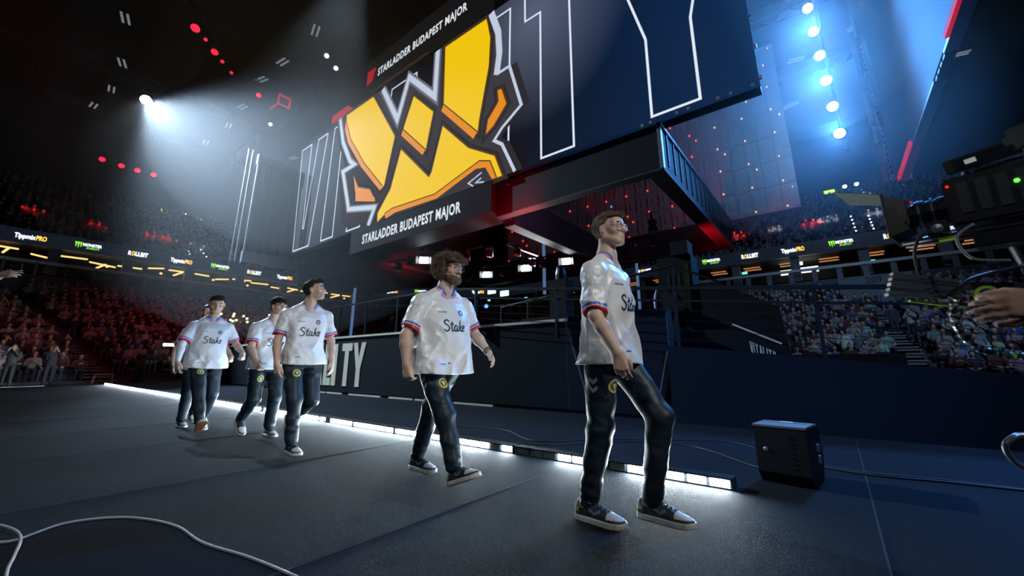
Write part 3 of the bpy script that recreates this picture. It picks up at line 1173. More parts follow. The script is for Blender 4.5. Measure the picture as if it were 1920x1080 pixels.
MB().lathe([(0.0, 0), (0.016, 0), (0.016, 0.008), (0.009, 0.012), (0, 0.012)], 12,
           rot @ Matrix.Translation((-0.10, -0.16, 0.24)) @ Matrix.Rotation(math.radians(90), 4, 'X')).build('lock', m_steel, fb)
for k in range(7):
    MB().box((0.06, -0.164, 0.12 + 0.035 * k), (0.085, -0.158, 0.13 + 0.035 * k), rot).build('vent_slot', m_black, fb)
for z in (0.14, 0.22):
    MB().box((0.17, 0.12, z), (0.185, 0.15, z + 0.05), rot).build('latch', m_steel, fb)


# ------------------------------------------------------------------ cables on the carpet
def cable(name, pts, r, mat, label):
    p = catmull(pts, 8)
    o = MB().tube(p, r, 6).build(name, mat, smooth=True)
    return tag(o, label, 'cable')


cable('cable', [(-3.95, 0.10, .006), (-3.39, 0.20, .006), (-3.5, 0.42, .006), (-3.42, 0.60, .006), (-3.23, 0.72, .006), (-2.95, 0.80, .006), (-2.6, 0.82, .006),
                (-2.25, 0.90, .006), (-1.93, 0.95, .006), (-1.5, 1.0, .006)], 0.007, m_greycable,
      'grey cable curving across the dark carpet in the near left corner')
cable('cable', [(-3.8, 0.16, .018), (-3.56, 0.235, .02), (-3.35, 0.26, .02), (-3.1, 0.235, .008), (-2.89, 0.21, .007), (-2.5, 0.2, .006)], 0.007, m_greycable,
      'short grey cable crossing the longer one at the left edge')
cable('cable', [(-0.30, 4.62, .008), (0.11, 4.54, .008), (0.5, 4.62, .008), (0.9, 4.66, .008), (1.6, 4.75, .008)], 0.009, m_rubber,
      'black cable run leaving the floor box to the right')
cable('cable', [(-0.30, 4.66, .008), (-0.05, 4.6, .016), (0.15, 4.55, .02), (0.5, 4.64, .018), (0.95, 4.70, .008), (1.6, 4.78, .008)], 0.006, m_rubber,
      'thin black cable twisted along the black cable run')
cable('cable', [(-4.6, 4.3, .006), (-3.7, 4.5, .006), (-2.9, 4.1, .006), (-2.3, 4.7, .006), (-1.6, 5.2, .006), (-1.0, 5.4, .006), (-0.5, 4.6, .006)], 0.006, m_rubber,
      'thin cable looping on the carpet behind the first player')
cable('cable', [(-3.3, 3.75, .006), (-2.6, 4.0, .006), (-2.2, 4.6, .006), (-1.4, 4.9, .006), (-0.7, 4.3, .006), (-0.55, 4.15, .03)], 0.006, m_rubber,
      'black cable lying between the light row and the podium')
cable('cable', [(-26.5, 1.6, .01), (-26.2, 0.5, .01), (-25.4, -0.5, .01), (-24.0, -1.6, .01)], 0.02, m_greycable,
      'pale cable along the far edge of the walkway')

# ------------------------------------------------------------------ podium front wall with letters
WY = 6.85
wall = MB().box((-30.0, WY + 0.02, 0.0), (-2.12, WY + 0.30, 1.70)).build('wall_podium', m_black)
tag(wall, kind='structure')
m_panel = M('podium_panel', (0.009, 0.013, 0.020), 0.8, noise=0.15, nscale=1.5, spec=0.12)
seams = [-30, -28.2, -26.4, -24.6, -22.8, -21.0, -19.2, -17.4, -15.7, -14.0, -12.33, -11.18, -9.56, -7.7, -5.86, -4.05, -2.12]
for a, b in zip(seams[:-1], seams[1:]):
    MB().box((a + 0.006, WY, 0.06), (b - 0.006, WY + 0.02, 1.70)).build('panel', m_panel, wall)
    MB().box((b - 0.006, WY + 0.004, 0.06), (b + 0.006, WY + 0.018, 1.70)).build('seam_strip', m_mid, wall)
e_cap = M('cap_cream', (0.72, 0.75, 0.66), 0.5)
MB().box((-30.0, WY - 0.03, 1.70), (-4.0, WY + 0.30, 1.755)).build('wall_cap', e_cap, wall)
MB().box((-4.0, WY - 0.01, 1.70), (-2.12, WY + 0.30, 1.80)).build('wall_cap', m_black, wall)
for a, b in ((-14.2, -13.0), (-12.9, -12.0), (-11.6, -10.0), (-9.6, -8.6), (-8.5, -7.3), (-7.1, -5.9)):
    MB().box((a, WY - 0.04, 0.0), (b, WY - 0.005, 0.035)).build('skirting_piece', e_cap, wall)  # pale strips painting the light that leaks under the wall
for (xa, za, xb, zb) in ((-4.06, 1.70, -3.62, 0.22), (-2.14, 1.10, -2.36, 0.28)):
    MB().bar((xa, WY - 0.02, za), (xb, WY - 0.02, zb), 0.022, 0.012, (0, 1, 0)).build('brace_strip', m_mid, wall)


def wl(a, b):
    return Vector((a, WY - 0.012, b))


lz0, lz1 = 0.24, 1.53
glyph = {
    'V': [(0, 1), (.30, 1), (.44, .28), (.58, 1), (.88, 1), (.60, 0), (.28, 0)],
    'I': [(0, 0), (.28, 0), (.28, 1), (0, 1)],
    'T': [(.22, 0), (.50, 0), (.50, .82), (.72, .82), (.72, 1), (0, 1), (0, .82), (.22, .82)],
    'A': [(0, 0), (.27, 0), (.31, .2), (.53, .2), (.57, 0), (.84, 0), (.58, 1), (.26, 1)],
    'L': [(0, 0), (.62, 0), (.62, .18), (.28, .18), (.28, 1), (0, 1)],
    'Y': [(.30, 0), (.58, 0), (.58, .40), (.88, 1), (.58, 1), (.44, .62), (.30, 1), (0, 1), (.30, .40)],
}
m_letter = M('letter_cream', (0.74, 0.77, 0.66), 0.6)
starts = {7: (-11.60, .68 / .88), 6: (-12.24, .58 / .72), 5: (-12.76, .92), 4: (-13.28, .74), 3: (-14.0, .78), 2: (-14.64, .8), 1: (-15.1, .92), 0: (-15.85, .76)}
for i, ch in enumerate('VITALITY'):
    xs, sc = starts[i]
    MB().prism(glyph[ch], lambda a, b, t, xs=xs, sc=sc: (xs + a * sc, WY - 0.002 - t, lz0 + b * (lz1 - lz0)), 0.012).build('wall_letter', m_letter, wall)

# ------------------------------------------------------------------ podium deck, ramp side wall and railings
deck = MB().box((-30.0, WY + 0.30, 1.30), (-2.4, 17.0, 1.60)).build('floor_podium', m_dark)
tag(deck, kind='structure')
RYW = 6.70


def ramp_z(xx):
    return 1.165 - 0.112 * (xx + 2.06)


mb = MB()
mb.prism([(-2.10, 0), (4.4, 0), (4.4, ramp_z(4.4)), (-2.10, ramp_z(-2.10))], lambda a, b, t: (a, RYW + t, b), 0.12)
rw = tag(mb.build('wall_ramp', m_panel), kind='structure')
mb = MB()
mb.prism([(-7.0, ramp_z(-7.0) - 0.16), (4.4, ramp_z(4.4) - 0.16), (4.4, ramp_z(4.4) - 0.06), (-7.0, ramp_z(-7.0) - 0.06)], lambda a, b, t: (a, 7.16 + t, b), 1.6)
tag(mb.build('floor_ramp', m_dark), kind='structure')
rl = empty('railing', (-2.0, RYW + 0.06, 1.1), 'black ramp railing with thin wires sloping down to the right', 'railing')
for xp in (-6.4, -4.2, -1.93, -0.10, 1.75, 3.6):
    z0 = ramp_z(xp)
    MB().bar((xp, RYW + 0.06, z0 - 0.02), (xp, RYW + 0.06, z0 + 0.94), 0.045, 0.07).build('post', m_metal, rl)
for dz, w in ((0.95, 0.055), (0.74, 0.032)):
    MB().bar((-7.2, RYW + 0.06, ramp_z(-7.2) + dz), (4.3, RYW + 0.06, ramp_z(4.3) + dz), w, w).build('rail', m_metal, rl)
for dz in (0.58, 0.42, 0.27, 0.12):
    MB().bar((-7.2, RYW + 0.06, ramp_z(-7.2) + dz), (4.3, RYW + 0.06, ramp_z(4.3) + dz), 0.008).build('wire', m_metal, rl)
r3 = empty('railing', (-10, WY + 0.2, 1.75), 'black horizontal railing on the podium edge behind the walking players', 'railing')
for xp in (-16.5, -14.6, -12.9, -11.35, -9.75, -8.4):
    MB().bar((xp, WY + 0.16, 1.75), (xp, WY + 0.16, 2.80), 0.04).build('post', m_metal, r3)
MB().bar((-17.5, WY + 0.16, 2.80), (-7.3, WY + 0.16, 2.80), 0.05).build('rail', m_metal, r3)
r2 = empty('railing', (-5, 9.0, 1.60), 'black stair railing further back on the podium', 'railing')
pts = [(-8.0, 9.6, 2.62), (-5.8, 9.4, 2.78), (-2.55, 9.0, 3.02), (-1.6, 9.0, 2.5)]
MB().tube(pts, 0.03, 6).build('rail', m_metal, r2)
for p in ((-8.0, 9.6, 2.62), (-6.9, 9.5, 2.70), (-5.8, 9.4, 2.78), (-4.2, 9.2, 2.9), (-2.55, 9.0, 3.02)):
    MB().bar((p[0], p[1], 1.60), p, 0.04).build('post', m_metal, r2)

# stair block behind the ramp, with its own lettered fascia
stb = empty('stair_block', (-1.4, 9.3, 0), 'black stair side panel behind the ramp with pale lettering and a lit handrail', 'stairs')
mb = MB()
mb.prism([(-2.4, 0), (0.9, 0), (0.9, 1.05), (-0.62, 1.05), (-0.70, 1.95), (-1.72, 2.55), (-2.4, 2.55)], lambda a, b, t: (a, 9.1 + t, b), 0.12)
mb.build('side_panel', m_black, stb)
MB().bar((-1.52, 9.06, 1.66), (-0.74, 9.06, 1.25), 0.045, 0.03).build('handrail', e_cap, stb)
xs = -1.27
for k, ch in enumerate('VITALITY'):
    MB().prism(glyph[ch], lambda a, b, t, xs=xs, k=k: (xs + a * 0.055, 9.095 - t, 1.33 - 0.54 * (xs + a * 0.055 + 1.27) - 0.24 + b * 0.235), 0.006).build('small_letter', m_letter, stb)
    xs += 0.058 if ch != 'I' else 0.034

# equipment standing on the podium
tw = empty('speaker_tower', (-5.43, 9.0, 1.6), 'black equipment tower standing on the podium behind the railing', 'tower')
MB().box((-5.68, 8.8, 1.6), (-5.18, 9.2, 3.05)).build('cabinet', m_black, tw)
MB().lathe([(0.0, 3.05), (0.14, 3.05), (0.15, 3.2), (0.11, 3.36), (0.12, 3.42), (0, 3.44)], 14, Matrix.Translation((-5.43, 9.0, 0))).build('beacon', m_metal, tw)
MB().box((-6.6, 8.8, 1.6), (-5.7, 9.2, 2.1)).build('side_case', m_black, tw)
fr = empty('drinks_fridge', (-2.7, 10.0, 1.6), 'tall black drinks fridge with a faint green claw mark on the podium', 'fridge')
MB().box((-3.12, 9.75, 1.6), (-2.33, 10.35, 3.42)).build('cabinet', m_black, fr)
e_dimg = E('fridge_green', (0.25, 0.8, 0.05), 0.006)
for k in range(3):
    MB().prism([(0, 0), (0.06, 0.03), (0.05, 0.5), (-0.01, 0.46)], lambda a, b, t, k=k: (-2.90 + 0.12 * k + a, 9.745 - t, 2.5 + b), 0.004).build('claw_mark', e_dimg, fr)
MB().box((-2.5, 9.74, 2.4), (-2.40, 9.75, 3.2)).build('side_stripe', e_dimg, fr)
MB().box((-2.75, 9.65, 3.42), (-2.35, 10.1, 3.75)).build('top_case', m_metal, fr)
chair = empty('armchair', (-2.6, 9.0, 1.6), 'white-edged swivel chair on the podium beside the fridge', 'chair')
MB().box((-2.95, 8.9, 1.95), (-2.35, 9.4, 2.06)).build('seat', m_black, chair, bevel=0.03)
MB().box((-2.95, 9.32, 2.06), (-2.35, 9.44, 2.62)).build('backrest', m_metal, chair, bevel=0.04)
MB().tube(catmull([(-2.98, 8.95, 2.05), (-3.0, 9.0, 2.3), (-2.99, 9.2, 2.55), (-2.9, 9.3, 2.62)], 5), 0.022, 6).build('side_trim', m_pale, chair)
MB().box((-2.70, 9.1, 1.62), (-2.60, 9.2, 1.95)).build('stem', m_metal, chair)
MB().lathe([(0, 1.60), (0.28, 1.60), (0.26, 1.63), (0, 1.65)], 12, Matrix.Translation((-2.65, 9.15, 0))).build('foot', m_metal, chair)

# vertical LED tubes standing far behind
e_tubeb = E('tube_blue', (0.20, 0.36, 0.75), 0.38)
e_tubec = E('tube_cap', (0.6, 0.85, 1.0), 1.6)
for (xx, yy, z0, z1, lab) in ((-10.6, 16.0, 4.2, 8.0, 'tall thin blue LED tube hanging under the ring frame left of the front player'),
                              (-5.46, 20.0, 4.5, 8.2, 'tall thin blue LED tube right of the front player'),
                              (-20.77, 12.0, 2.0, 5.4, 'faint blue LED tube behind the third player'),
                              (-8.2, 22.0, 3.9, 6.6, 'small blue LED tube just right of the front player')):
    t = empty('led_tube', (xx, yy, z0), lab, 'light tube')
    MB().tube([(xx, yy, z0), (xx, yy, z1)], 0.075, 10).build('tube', e_tubeb, t, smooth=True)
    MB().tube([(xx, yy, z1), (xx, yy, z1 + 0.08)], 0.10, 10).build('cap', e_tubec, t)
    MB().tube([(xx, yy, 0.0), (xx, yy, z0)], 0.02, 6).build('stand', m_metal, t)


# ------------------------------------------------------------------ rig lights
def fixture(name, loc, aim, lens_mat, label, cat='lamp', size=0.22, group=None, yoke=True, square=False):
    """moving-head style lamp: head, lens, yoke, base clamp; returns its empty"""
    loc, aim = Vector(loc), Vector(aim)
    q = (aim - loc).to_track_quat('Z', 'Y').to_matrix().to_4x4()
    mt = Matrix.Translation(loc) @ q
    e = empty(name, loc, label, cat, group)
    s = size
    if square:
        MB().box((-s, -s * 0.75, -s * 0.9), (s, s * 0.75, s * 0.2), mt).build('head', m_metal, e, bevel=s * 0.08)
        MB().box((-s * 0.86, -s * 0.62, s * 0.2), (s * 0.86, s * 0.62, s * 0.24), mt).build('lens', lens_mat, e)
        for k in (-1, 1):
            MB().add([mt @ Vector(p) for p in ((k * s, -s * .75, s * .2), (k * s, s * .75, s * .2), (k * s * 1.5, s * .75, s * 0.9), (k * s * 1.5, -s * .75, s * .9))],
                     [(0, 1, 2, 3)]).build('barn_door', m_metal, e)
    else:
        MB().lathe([(0, -s * 1.5), (s * 0.7, -s * 1.4), (s * 0.95, -s * 0.6), (s, s * 0.2), (s * 0.9, s * 0.28)], 14, mt).build('head', m_metal, e, smooth=False)
        MB().lathe([(0, s * 0.285), (s * 0.84, s * 0.285), (s * 0.6, s * 0.36), (0, s * 0.40)], 14, mt).build('lens', lens_mat, e)
    if yoke:
        w = s * 1.25
        MB().tube([loc + Vector((0, -w, 0)), loc + Vector((0, -w, w * 1.3)), loc + Vector((0, w, w * 1.3)), loc + Vector((0, w, 0))], s * 0.16, 6).build('yoke', m_metal, e)
        MB().box((loc.x - s * 0.7, loc.y - s * 0.7, loc.z + w * 1.3), (loc.x + s * 0.7, loc.y + s * 0.7, loc.z + w * 1.3 + s * 0.6)).build('base', m_metal, e)
    return e


e_flood = E('flood_lens', (0.62, 0.84, 1.0), 90.0)
names = ['lowest', 'second from the bottom', 'third from the bottom', 'fourth from the bottom', 'fifth from the bottom', 'topmost visible']
mast = tag(MB().bar((1.12, 13.72, 6.7), (1.05, 13.72, 24.4), 0.08).build('light_mast', m_metal), 'thin dark mast carrying the column of six blinding floodlights', 'mast')
for i in range(6):
    z = 7.16 + 0.87 * i
    fx = 1.03 - 0.02 * i
    fixture('flood_light', (fx, 13.5, z), (-2.0, 1.0, 1.2), e_flood, 'blinding blue-white floodlight, %s of the hanging column at right' % names[i], 'floodlight',
            0.15, 'column of floodlights', yoke=False)
    if i % 2 == 0:
        lamp('SPOT', 'flood_beam_light', (fx - 0.06, 13.2, z), (-1.8, 2.0, 0.6), 2200, (0.08, 0.36, 1.0), 0.22, 130, 1.0)

lamp('SPOT', 'flood_spill_light', (1.0, 13.9, 9.0), (-2.5, 17.0, 9.0), 420, (0.45, 0.68, 1.0), 0.3, 150, 1.0)  # added fill, brightens the back of the rear screen
e_spot = E('spot_lens', (0.82, 0.86, 1.0), 120.0)
e_spot2 = E('spot_lens_small', (0.85, 0.9, 1.0), 40.0)
fixture('moving_head', (-28.0, 2.6, 15.2), (-4.0, 3.0, 0.4), e_spot, 'bright moving-head spotlight throwing the wide hazy beam at left', 'spotlight', 0.28)
lamp('SPOT', 'moving_head_light', (-27.7, 2.6, 14.9), (-14.5, 9.3, 4.0), 36000, (0.60, 0.79, 1.0), 0.10, 56, 0.45)
lamp('SPOT', 'moving_head_light', (-27.7, 2.5, 14.9), (-5.6, 2.3, 0.6), 5200, (0.80, 0.90, 1.0), 0.08, 17, 0.5)
fixture('moving_head', (-14.5, 7.4, 20.5), (-18.6, 6.4, 6.0), e_spot2, 'spotlight hung above the upper ticker band, throwing a faint beam to the left', 'spotlight', 0.25)
lamp('SPOT', 'moving_head_light', (-14.7, 7.35, 20.2), (-18.6, 6.4, 6.0), 6000, (0.70, 0.84, 0.95), 0.1, 40, 0.7)
fixture('moving_head', (-28.0, 3.28, 15.11), (-27.0, 3.6, 6.0), e_spot2, 'small white spotlight just right of the bright beam lamp', 'spotlight', 0.15)
lamp('SPOT', 'moving_head_light', (-27.97, 3.29, 14.9), (-28.6, 2.6, 6.0), 1500, (0.8, 0.9, 1.0), 0.05, 12, 0.6)
hang = MB()
hang.bar((-28.0, -4.0, 15.95), (-28.0, 9.0, 15.95), 0.07)
hang.bar((-28.0, -4.0, 16.5), (-28.0, 9.0, 16.5), 0.07)
for k in range(13):
    hang.bar((-28.0, -4.0 + k, 15.95), (-28.0, -3.5 + k, 16.5), 0.04)
    hang.bar((-28.0, -3.5 + k, 16.5), (-28.0, -3.0 + k, 15.95), 0.04)
tag(hang.build('lighting_truss', m_metal), 'dark lighting truss carrying the bright spotlight at left', 'truss')

e_redl = E('red_lens', (1.0, 0.01, 0.035), 2.6)
for i, (p, s) in enumerate((((-23.71, 3.36, 18.0), .24), ((-24.22, 3.94, 18.0), .10), ((-24.87, 4.54, 18.0), .20), ((-25.4, 5.06, 18.0), .11), ((-26.04, 5.72, 18.0), .10),
                            ((-27.02, 7.57, 18.0), .17))):
    fixture('red_lamp', p, (p[0] + 5, p[1] - 2.6, p[2] - 9), e_redl, 'round red lamp, %s of the row at upper left' % ['nearest', 'second', 'third', 'fourth', 'fifth', 'last'][i], 'lamp', s, 'red lamps of the upper left row')
tr2 = MB()
a, b = Vector((-22.8, 2.4, 18.7)), Vector((-28.5, 8.8, 18.7))
for dz in (0, 0.5):
    tr2.bar(a + Vector((0, 0, dz)), b + Vector((0, 0, dz)), 0.06)
for k in range(10):
    p, q = a.lerp(b, k / 10), a.lerp(b, (k + 0.5) / 10)
    r = a.lerp(b, (k + 1) / 10)
    tr2.bar(p, q + Vector((0, 0, 0.5)), 0.035)
    tr2.bar(q + Vector((0, 0, 0.5)), r, 0.035)
tag(tr2.build('lighting_truss', m_metal), 'dark lighting truss carrying the row of red lamps', 'truss')
for i, p in enumerate(((-50, 2.85, 19.2), (-50, 4.16, 19.1), (-50, 5.29, 19.08), (-50, 6.47, 19.1))):
    fixture('red_lamp', p, (p[0] + 8, p[1] - 1, p[2] - 8), e_redl, 'tiny distant red lamp, %s of four over the end stand' % ['leftmost', 'second', 'third', 'rightmost'][i], 'lamp', 0.26,
            'red lamps over the end stand')
sq = empty('red_bracket', (-26.4, 8.89, 18.0), 'red-lit square lamp bracket hanging beside the big screen', 'bracket')
for (p, q) in (((0, -.35, .35), (0, .35, .35)), ((0, .35, .35), (0, .35, -.35)), ((0, .35, -.35), (0, -.35, -.35)), ((0, -.35, -.35), (0, -.35, .35)), ((0, -.35, -.35), (0, -.75, -1.0))):
    MB().bar(Vector(p) + Vector(sq.location), Vector(q) + Vector(sq.location), 0.10).build('bar', e_red, sq)
e_wsmall = E('small_white_lens', (0.7, 0.82, 1.0), 1.6)
for p, l in (((-20.75, 9.43, 18.0), 'small pale lamp above the ticker band'), ((-20.46, 8.69, 18.2), 'dim pale lamp beside the ticker band'),
             ((-29.95, 9.42, 18.0), 'tiny white lamp left of the big screen')):
    fixture('rig_lamp', p, (-5, 0, 2), e_wsmall, l, 'lamp', 0.16)

# studio lamps hanging in the ring frame
e_stud = E('studio_lens', (0.86, 0.95, 1.0), 30.0)
for i, (p, l) in enumerate((((-12.46, 10.06, 4.98), 'bright square studio lamp hanging left of the curly-haired player'),
                            ((-12.31, 13.67, 5.0), 'bright square studio lamp hanging right of the curly-haired player'),
                            ((-10.11, 13.77, 5.0), 'bright square studio lamp midway between the two nearest players'),
                            ((-8.07, 13.84, 5.0), 'bright square studio lamp nearest the front player'))):
    fe = fixture("studio_lamp", p, (-3.0, 1.0, 1.6), e_stud, l, 'lamp', 0.20, 'studio lamps in the ring frame', square=True)
    MB().bar((p[0], p[1], p[2] + 0.3), (p[0], p[1], 6.4), 0.04).build('drop_pipe', m_metal, fe)
lamp('SPOT', 'studio_light', (-9.5, 13.4, 4.9), (-3.0, 1.5, 1.2), 1600, (0.85, 0.94, 1.0), 0.3, 90, 1.0)
dk = [(-13.9, 9.9), (-13.1, 9.9), (-11.3, 10.2), (-10.4, 10.4), (-9.6, 10.8), (-8.9, 11.6), (-8.9, 12.6), (-11.3, 13.7), (-9.2, 13.8), (-6.9, 13.9), (-13.3, 13.5), (-5.2, 13.7), (-4.2, 12.9), (-3.8, 11.8)]
m_lensd = M('dark_lens', (0.30, 0.34, 0.38), 0.1)
for i, (xx, yy) in enumerate(dk):
    fixture('stage_lamp', (xx, yy, 4.75 + 0.1 * (i % 3)), (xx + random.uniform(-1, 1), yy - 0.5 + random.uniform(-.6, .6), 1.5), m_lensd,
            'unlit dark stage lamp hanging under the ring frame', 'lamp', 0.15, 'unlit lamps under the ring frame')
pipe = MB()
for (p, q) in (((-14.6, 9.9, 5.2), (-9.8, 10.6, 5.2)), ((-8.9, 11.0, 5.2), (-8.9, 13.0, 5.2)), ((-14.0, 13.75, 5.35), (-4.6, 13.8, 5.35)), ((-4.3, 13.4, 5.3), (-3.7, 11.4, 5.3))):
    pipe.bar(p, q, 0.06)
tag(pipe.build('lamp_pipe', m_metal), 'dark pipes carrying the lamps under the ring frame', 'pipe')

# exit signs and small lamps on the stands
e_exit = E('exit_green', (0.55, 0.9, 0.05), 1.6)
for p, l in (((2.05, 50.5, 18.3), 'small green exit sign beside the section number at right'), ((-56.4, 8.96, 17.56), 'green exit sign high above the end stand, left one'),
             ((-56.4, 12.2, 17.51), 'green exit sign high above the end stand, right one'), ((3.04, 36.9, 5.5), 'yellow-green sign over the stairway at right')):
    e = empty('exit_sign', p, l, 'sign')
    d = (0.5, 0.06, 0.22) if p[0] > -40 else (0.06, 0.5, 0.22)
    MB().box((p[0] - d[0], p[1] - d[1], p[2] - d[2]), (p[0] + d[0], p[1] + d[1], p[2] + d[2])).build('sign_box', m_dark, e)
    k = 0.07
    if p[0] > -40:
        MB().box((p[0] - d[0] * .9, p[1] - k, p[2] - d[2] * .8), (p[0] + d[0] * .9, p[1] - k + 0.01, p[2] + d[2] * .8)).build('lit_face', e_exit, e)
    else:
        MB().box((p[0] + k - 0.01, p[1] - d[1] * .9, p[2] - d[2] * .8), (p[0] + k, p[1] + d[1] * .9, p[2] + d[2] * .8)).build('lit_face', e_exit, e)
# warm light bars in the suites
e_warm = E('warm_bar', (1.0, 0.62, 0.20), 1.5)
e_warm2 = E('warm_bar_dim', (1.0, 0.42, 0.16), 0.55)
k = 0
for i in range(18):
    y = -2.4 + i * 1.62
    L = random.choice((0.5, 0.75, 0.9))
    z = 9.0 - random.choice((0.0, 0.1, 0.25))
    tilt = random.choice((-0.12, 0.0, 0.12, 0.2))
    o = MB().bar((-44.9, y - L, z), (-44.4 - 0.5 * random.random(), y + L, z - tilt), 0.10).build('light_bar', e_warm)
    tag(o, 'glowing yellow light bar in the suites of the end stand', 'light bar', 'yellow light bars in the end stand suites')
    if i % 3 == 1:
        o = MB().bar((-45.6, y - L * .3, z - 0.3), (-44.2, y + 0.1, z - 0.16), 0.10).build('light_bar', e_warm)
        tag(o, 'glowing yellow light bar in the suites of the end stand', 'light bar', 'yellow light bars in the end stand suites')
    if i % 2 == 0:
        o = MB().lathe([(0, -0.1), (0.1, -0.05), (0.1, 0.05), (0, 0.1)], 8, Matrix.Translation((-44.2, y + 0.9 * random.random(), 8.35 + 0.2 * random.random()))).build('globe_lamp', e_warm)
        tag(o, 'small round warm lamp in the end stand suites', 'lamp', 'warm globe lamps in the end stand suites')
for i in range(13):
    x = 8.6 - i * 2.62
    for dy, dz in ((0.4, 0.0), (1.1, -0.06)):
        o = MB().bar((x - 0.62, 38.6 + dy, 8.98 + dz), (x + 0.62, 38.6 + dy, 8.98 + dz), 0.07).build('light_bar', e_warm2)
        tag(o, 'amber ceiling light bar in the side stand suites', 'light bar', 'amber light bars in the side stand suites')
e_suite = E('suite_window', (0.9, 1.0, 0.85), 2.2)
for x0, x1, z0, z1, yy, l in ((-2.6, -1.55, 8.32, 8.72, 40.5, 'bright lit panel at the back of the suite at right, left half'), (-1.45, 0.0, 8.34, 8.78, 40.5, 'bright lit panel at the back of the suite at right, right half'),
                              (-1.75, -0.95, 8.85, 9.1, 39.6, 'small bright ceiling panel above the lit suite')):
    o = MB().box((x0, yy, z0), (x1, yy + 0.05, z1)).build('lit_panel', e_suite)
    tag(o, l, 'light panel')
e_teal = E('teal_sign', (0.25, 1.0, 0.75), 1.2)
for p in ((-5.0, 38.4, 8.5), (3.2, 39.2, 8.4), (-9.0, 38.2, 8.45), (-14, 38.2, 8.4), (-20.0, 38.0, 8.4), (-27, 36.8, 8.4), (-31.5, 35.5, 8.4)):
    o = MB().box((p[0] - 0.2, p[1], p[2] - 0.09), (p[0] + 0.2, p[1] + 0.04, p[2] + 0.09)).build('exit_sign', e_teal)
    tag(o, 'small teal lit exit sign in the suites', 'sign', 'teal exit signs in the suites')

# spots that pick out groups in the upper tier
def crowd_spot(aim, col, e, spot=9, src=None):
    src = src or (aim[0] * 0.5 - 4, aim[1] * 0.62, 22.0)
    lamp('SPOT', 'crowd_spot_light', src, aim, e, col, 0.15, spot, 0.5)


RED = (1.0, 0.03, 0.02)
WHT = (0.9, 0.96, 1.0)
for x, y, z, c, e in ((-5.61, 43, 12.7, RED, 90000), (0.17, 43, 12.6, RED, 90000), (5.9, 43, 12.7, RED, 90000), (-7.1, 43.2, 12.9, WHT, 26000), (-2.79, 43, 13.0, WHT, 26000),
                      (1.1, 43.2, 12.9, WHT, 30000), (-14.0, 43, 13.0, WHT, 26000), (-11.2, 43, 13.0, WHT, 24000), (4.5, 43.0, 12.8, WHT, 26000)):
    crowd_spot((x, y, z), c, e, 3.6, (x * 0.6, 14.0, 23.5))
for x, y, z, c, e in ((-49, -0.13, 12.4, RED, 40000), (-48, 3.34, 12.0, RED, 40000), (-48, 7.03, 12.1, RED, 50000), (-48, 8.3, 12.1, RED, 40000), (-48, 10.4, 11.8, WHT, 30000), (-48, 15.0, 12.0, RED, 5000)):
    crowd_spot((x, y, z), c, e, 3.2, (-22.0, y * 0.8, 23.5))
e_beamlamp = E('beam_lamp', (0.7, 1.0, 0.9), 9.0)
for p, a, l in (((3.31, 50.3, 18.5), (4.0, 43.5, 12.5), 'left of two small beam lamps on the upper wall at right'), ((4.23, 50.3, 18.5), (5.3, 43.5, 12.5), 'right of two small beam lamps on the upper wall at right'),
                ((-55.9, 10.53, 17.6), (-48.3, 10.6, 11.8), 'left of two small beam lamps above the end stand'), ((-55.9, 11.36, 17.6), (-48.3, 12.3, 11.4), 'right of two small beam lamps above the end stand')):
    fixture('beam_lamp', p, a, e_beamlamp, l, 'lamp', 0.2)
    lamp('SPOT', 'beam_lamp_light', Vector(p) + (Vector(a) - Vector(p)).normalized() * 0.3, a, 4200, (0.62, 0.85, 1.0), 0.05, 13, 0.4)
# bulbs on strings at the decorated box in each upper tier
e_bulb = E('bulb', (0.75, 0.95, 1.0), 2.5)
bulb_me = MB().lathe([(0, -0.055), (0.04, -0.04), (0.055, 0), (0.04, 0.04), (0, 0.055)], 8)
bp = None
for k in (0, 2, 4, 6, 8):
    for (bx, by, bz) in ((2.55 + 0.015 * k, 38.9, 12.0 - 0.15 * k), (3.55 + 0.015 * k, 38.9, 11.8 - 0.13 * k), (-44.9, 10.16 + 0.13 * k, 11.3 - 0.14 * k), (-44.9, 9.3 + 0.05 * k, 10.95 - 0.11 * k)):
        if bp is None:
            bp = bulb_me.build('bulb', e_bulb)
            o = bp
        else:
            o = link_copy(bp)
        o.location = (bx, by, bz)
        tag(o, 'small round bulb of a light string in the upper tier', 'bulb', 'light string bulbs in the upper tier')
e_phone = E('phone_light', (1.0, 0.85, 0.35), 4.0)
ph = None
for k in range(18):
    yy, zz = 10.1 + random.uniform(0, 3.8), 4.45 + random.uniform(-0.4, 0.5)
    if ph is None:
        ph = MB().lathe([(0, -0.08), (0.057, -0.057), (0.08, 0), (0.057, 0.057), (0, 0.08)], 10).build('phone_light', e_phone)
        o = ph
    else:
        o = link_copy(ph)
    o.location = (-36.5, yy, zz)
    tag(o, 'tiny yellow phone light held up in the end stand', 'phone light', 'phone lights in the end stand')
e_scr2 = E('monitor_teal', (0.6, 0.95, 1.0), 2.0)
for p, l in (((-15.75, 18.0, 5.22), 'small lit monitor far behind the podium, left one'), ((-14.75, 18.0, 4.98), 'small lit monitor far behind the podium, right one')):
    e = empty('monitor', p, l, 'monitor')
    MB().box((p[0] - .36, p[1], p[2] - .2), (p[0] + .36, p[1] + .06, p[2] + .2)).build('case', m_metal, e)
    MB().box((p[0] - .32, p[1] - .01, p[2] - .16), (p[0] + .32, p[1], p[2] + .16)).build('screen', e_scr2, e)
    MB().bar((p[0], p[1] + .03, 0), (p[0], p[1] + .03, p[2] - .2), .05).build('stand', m_metal, e)
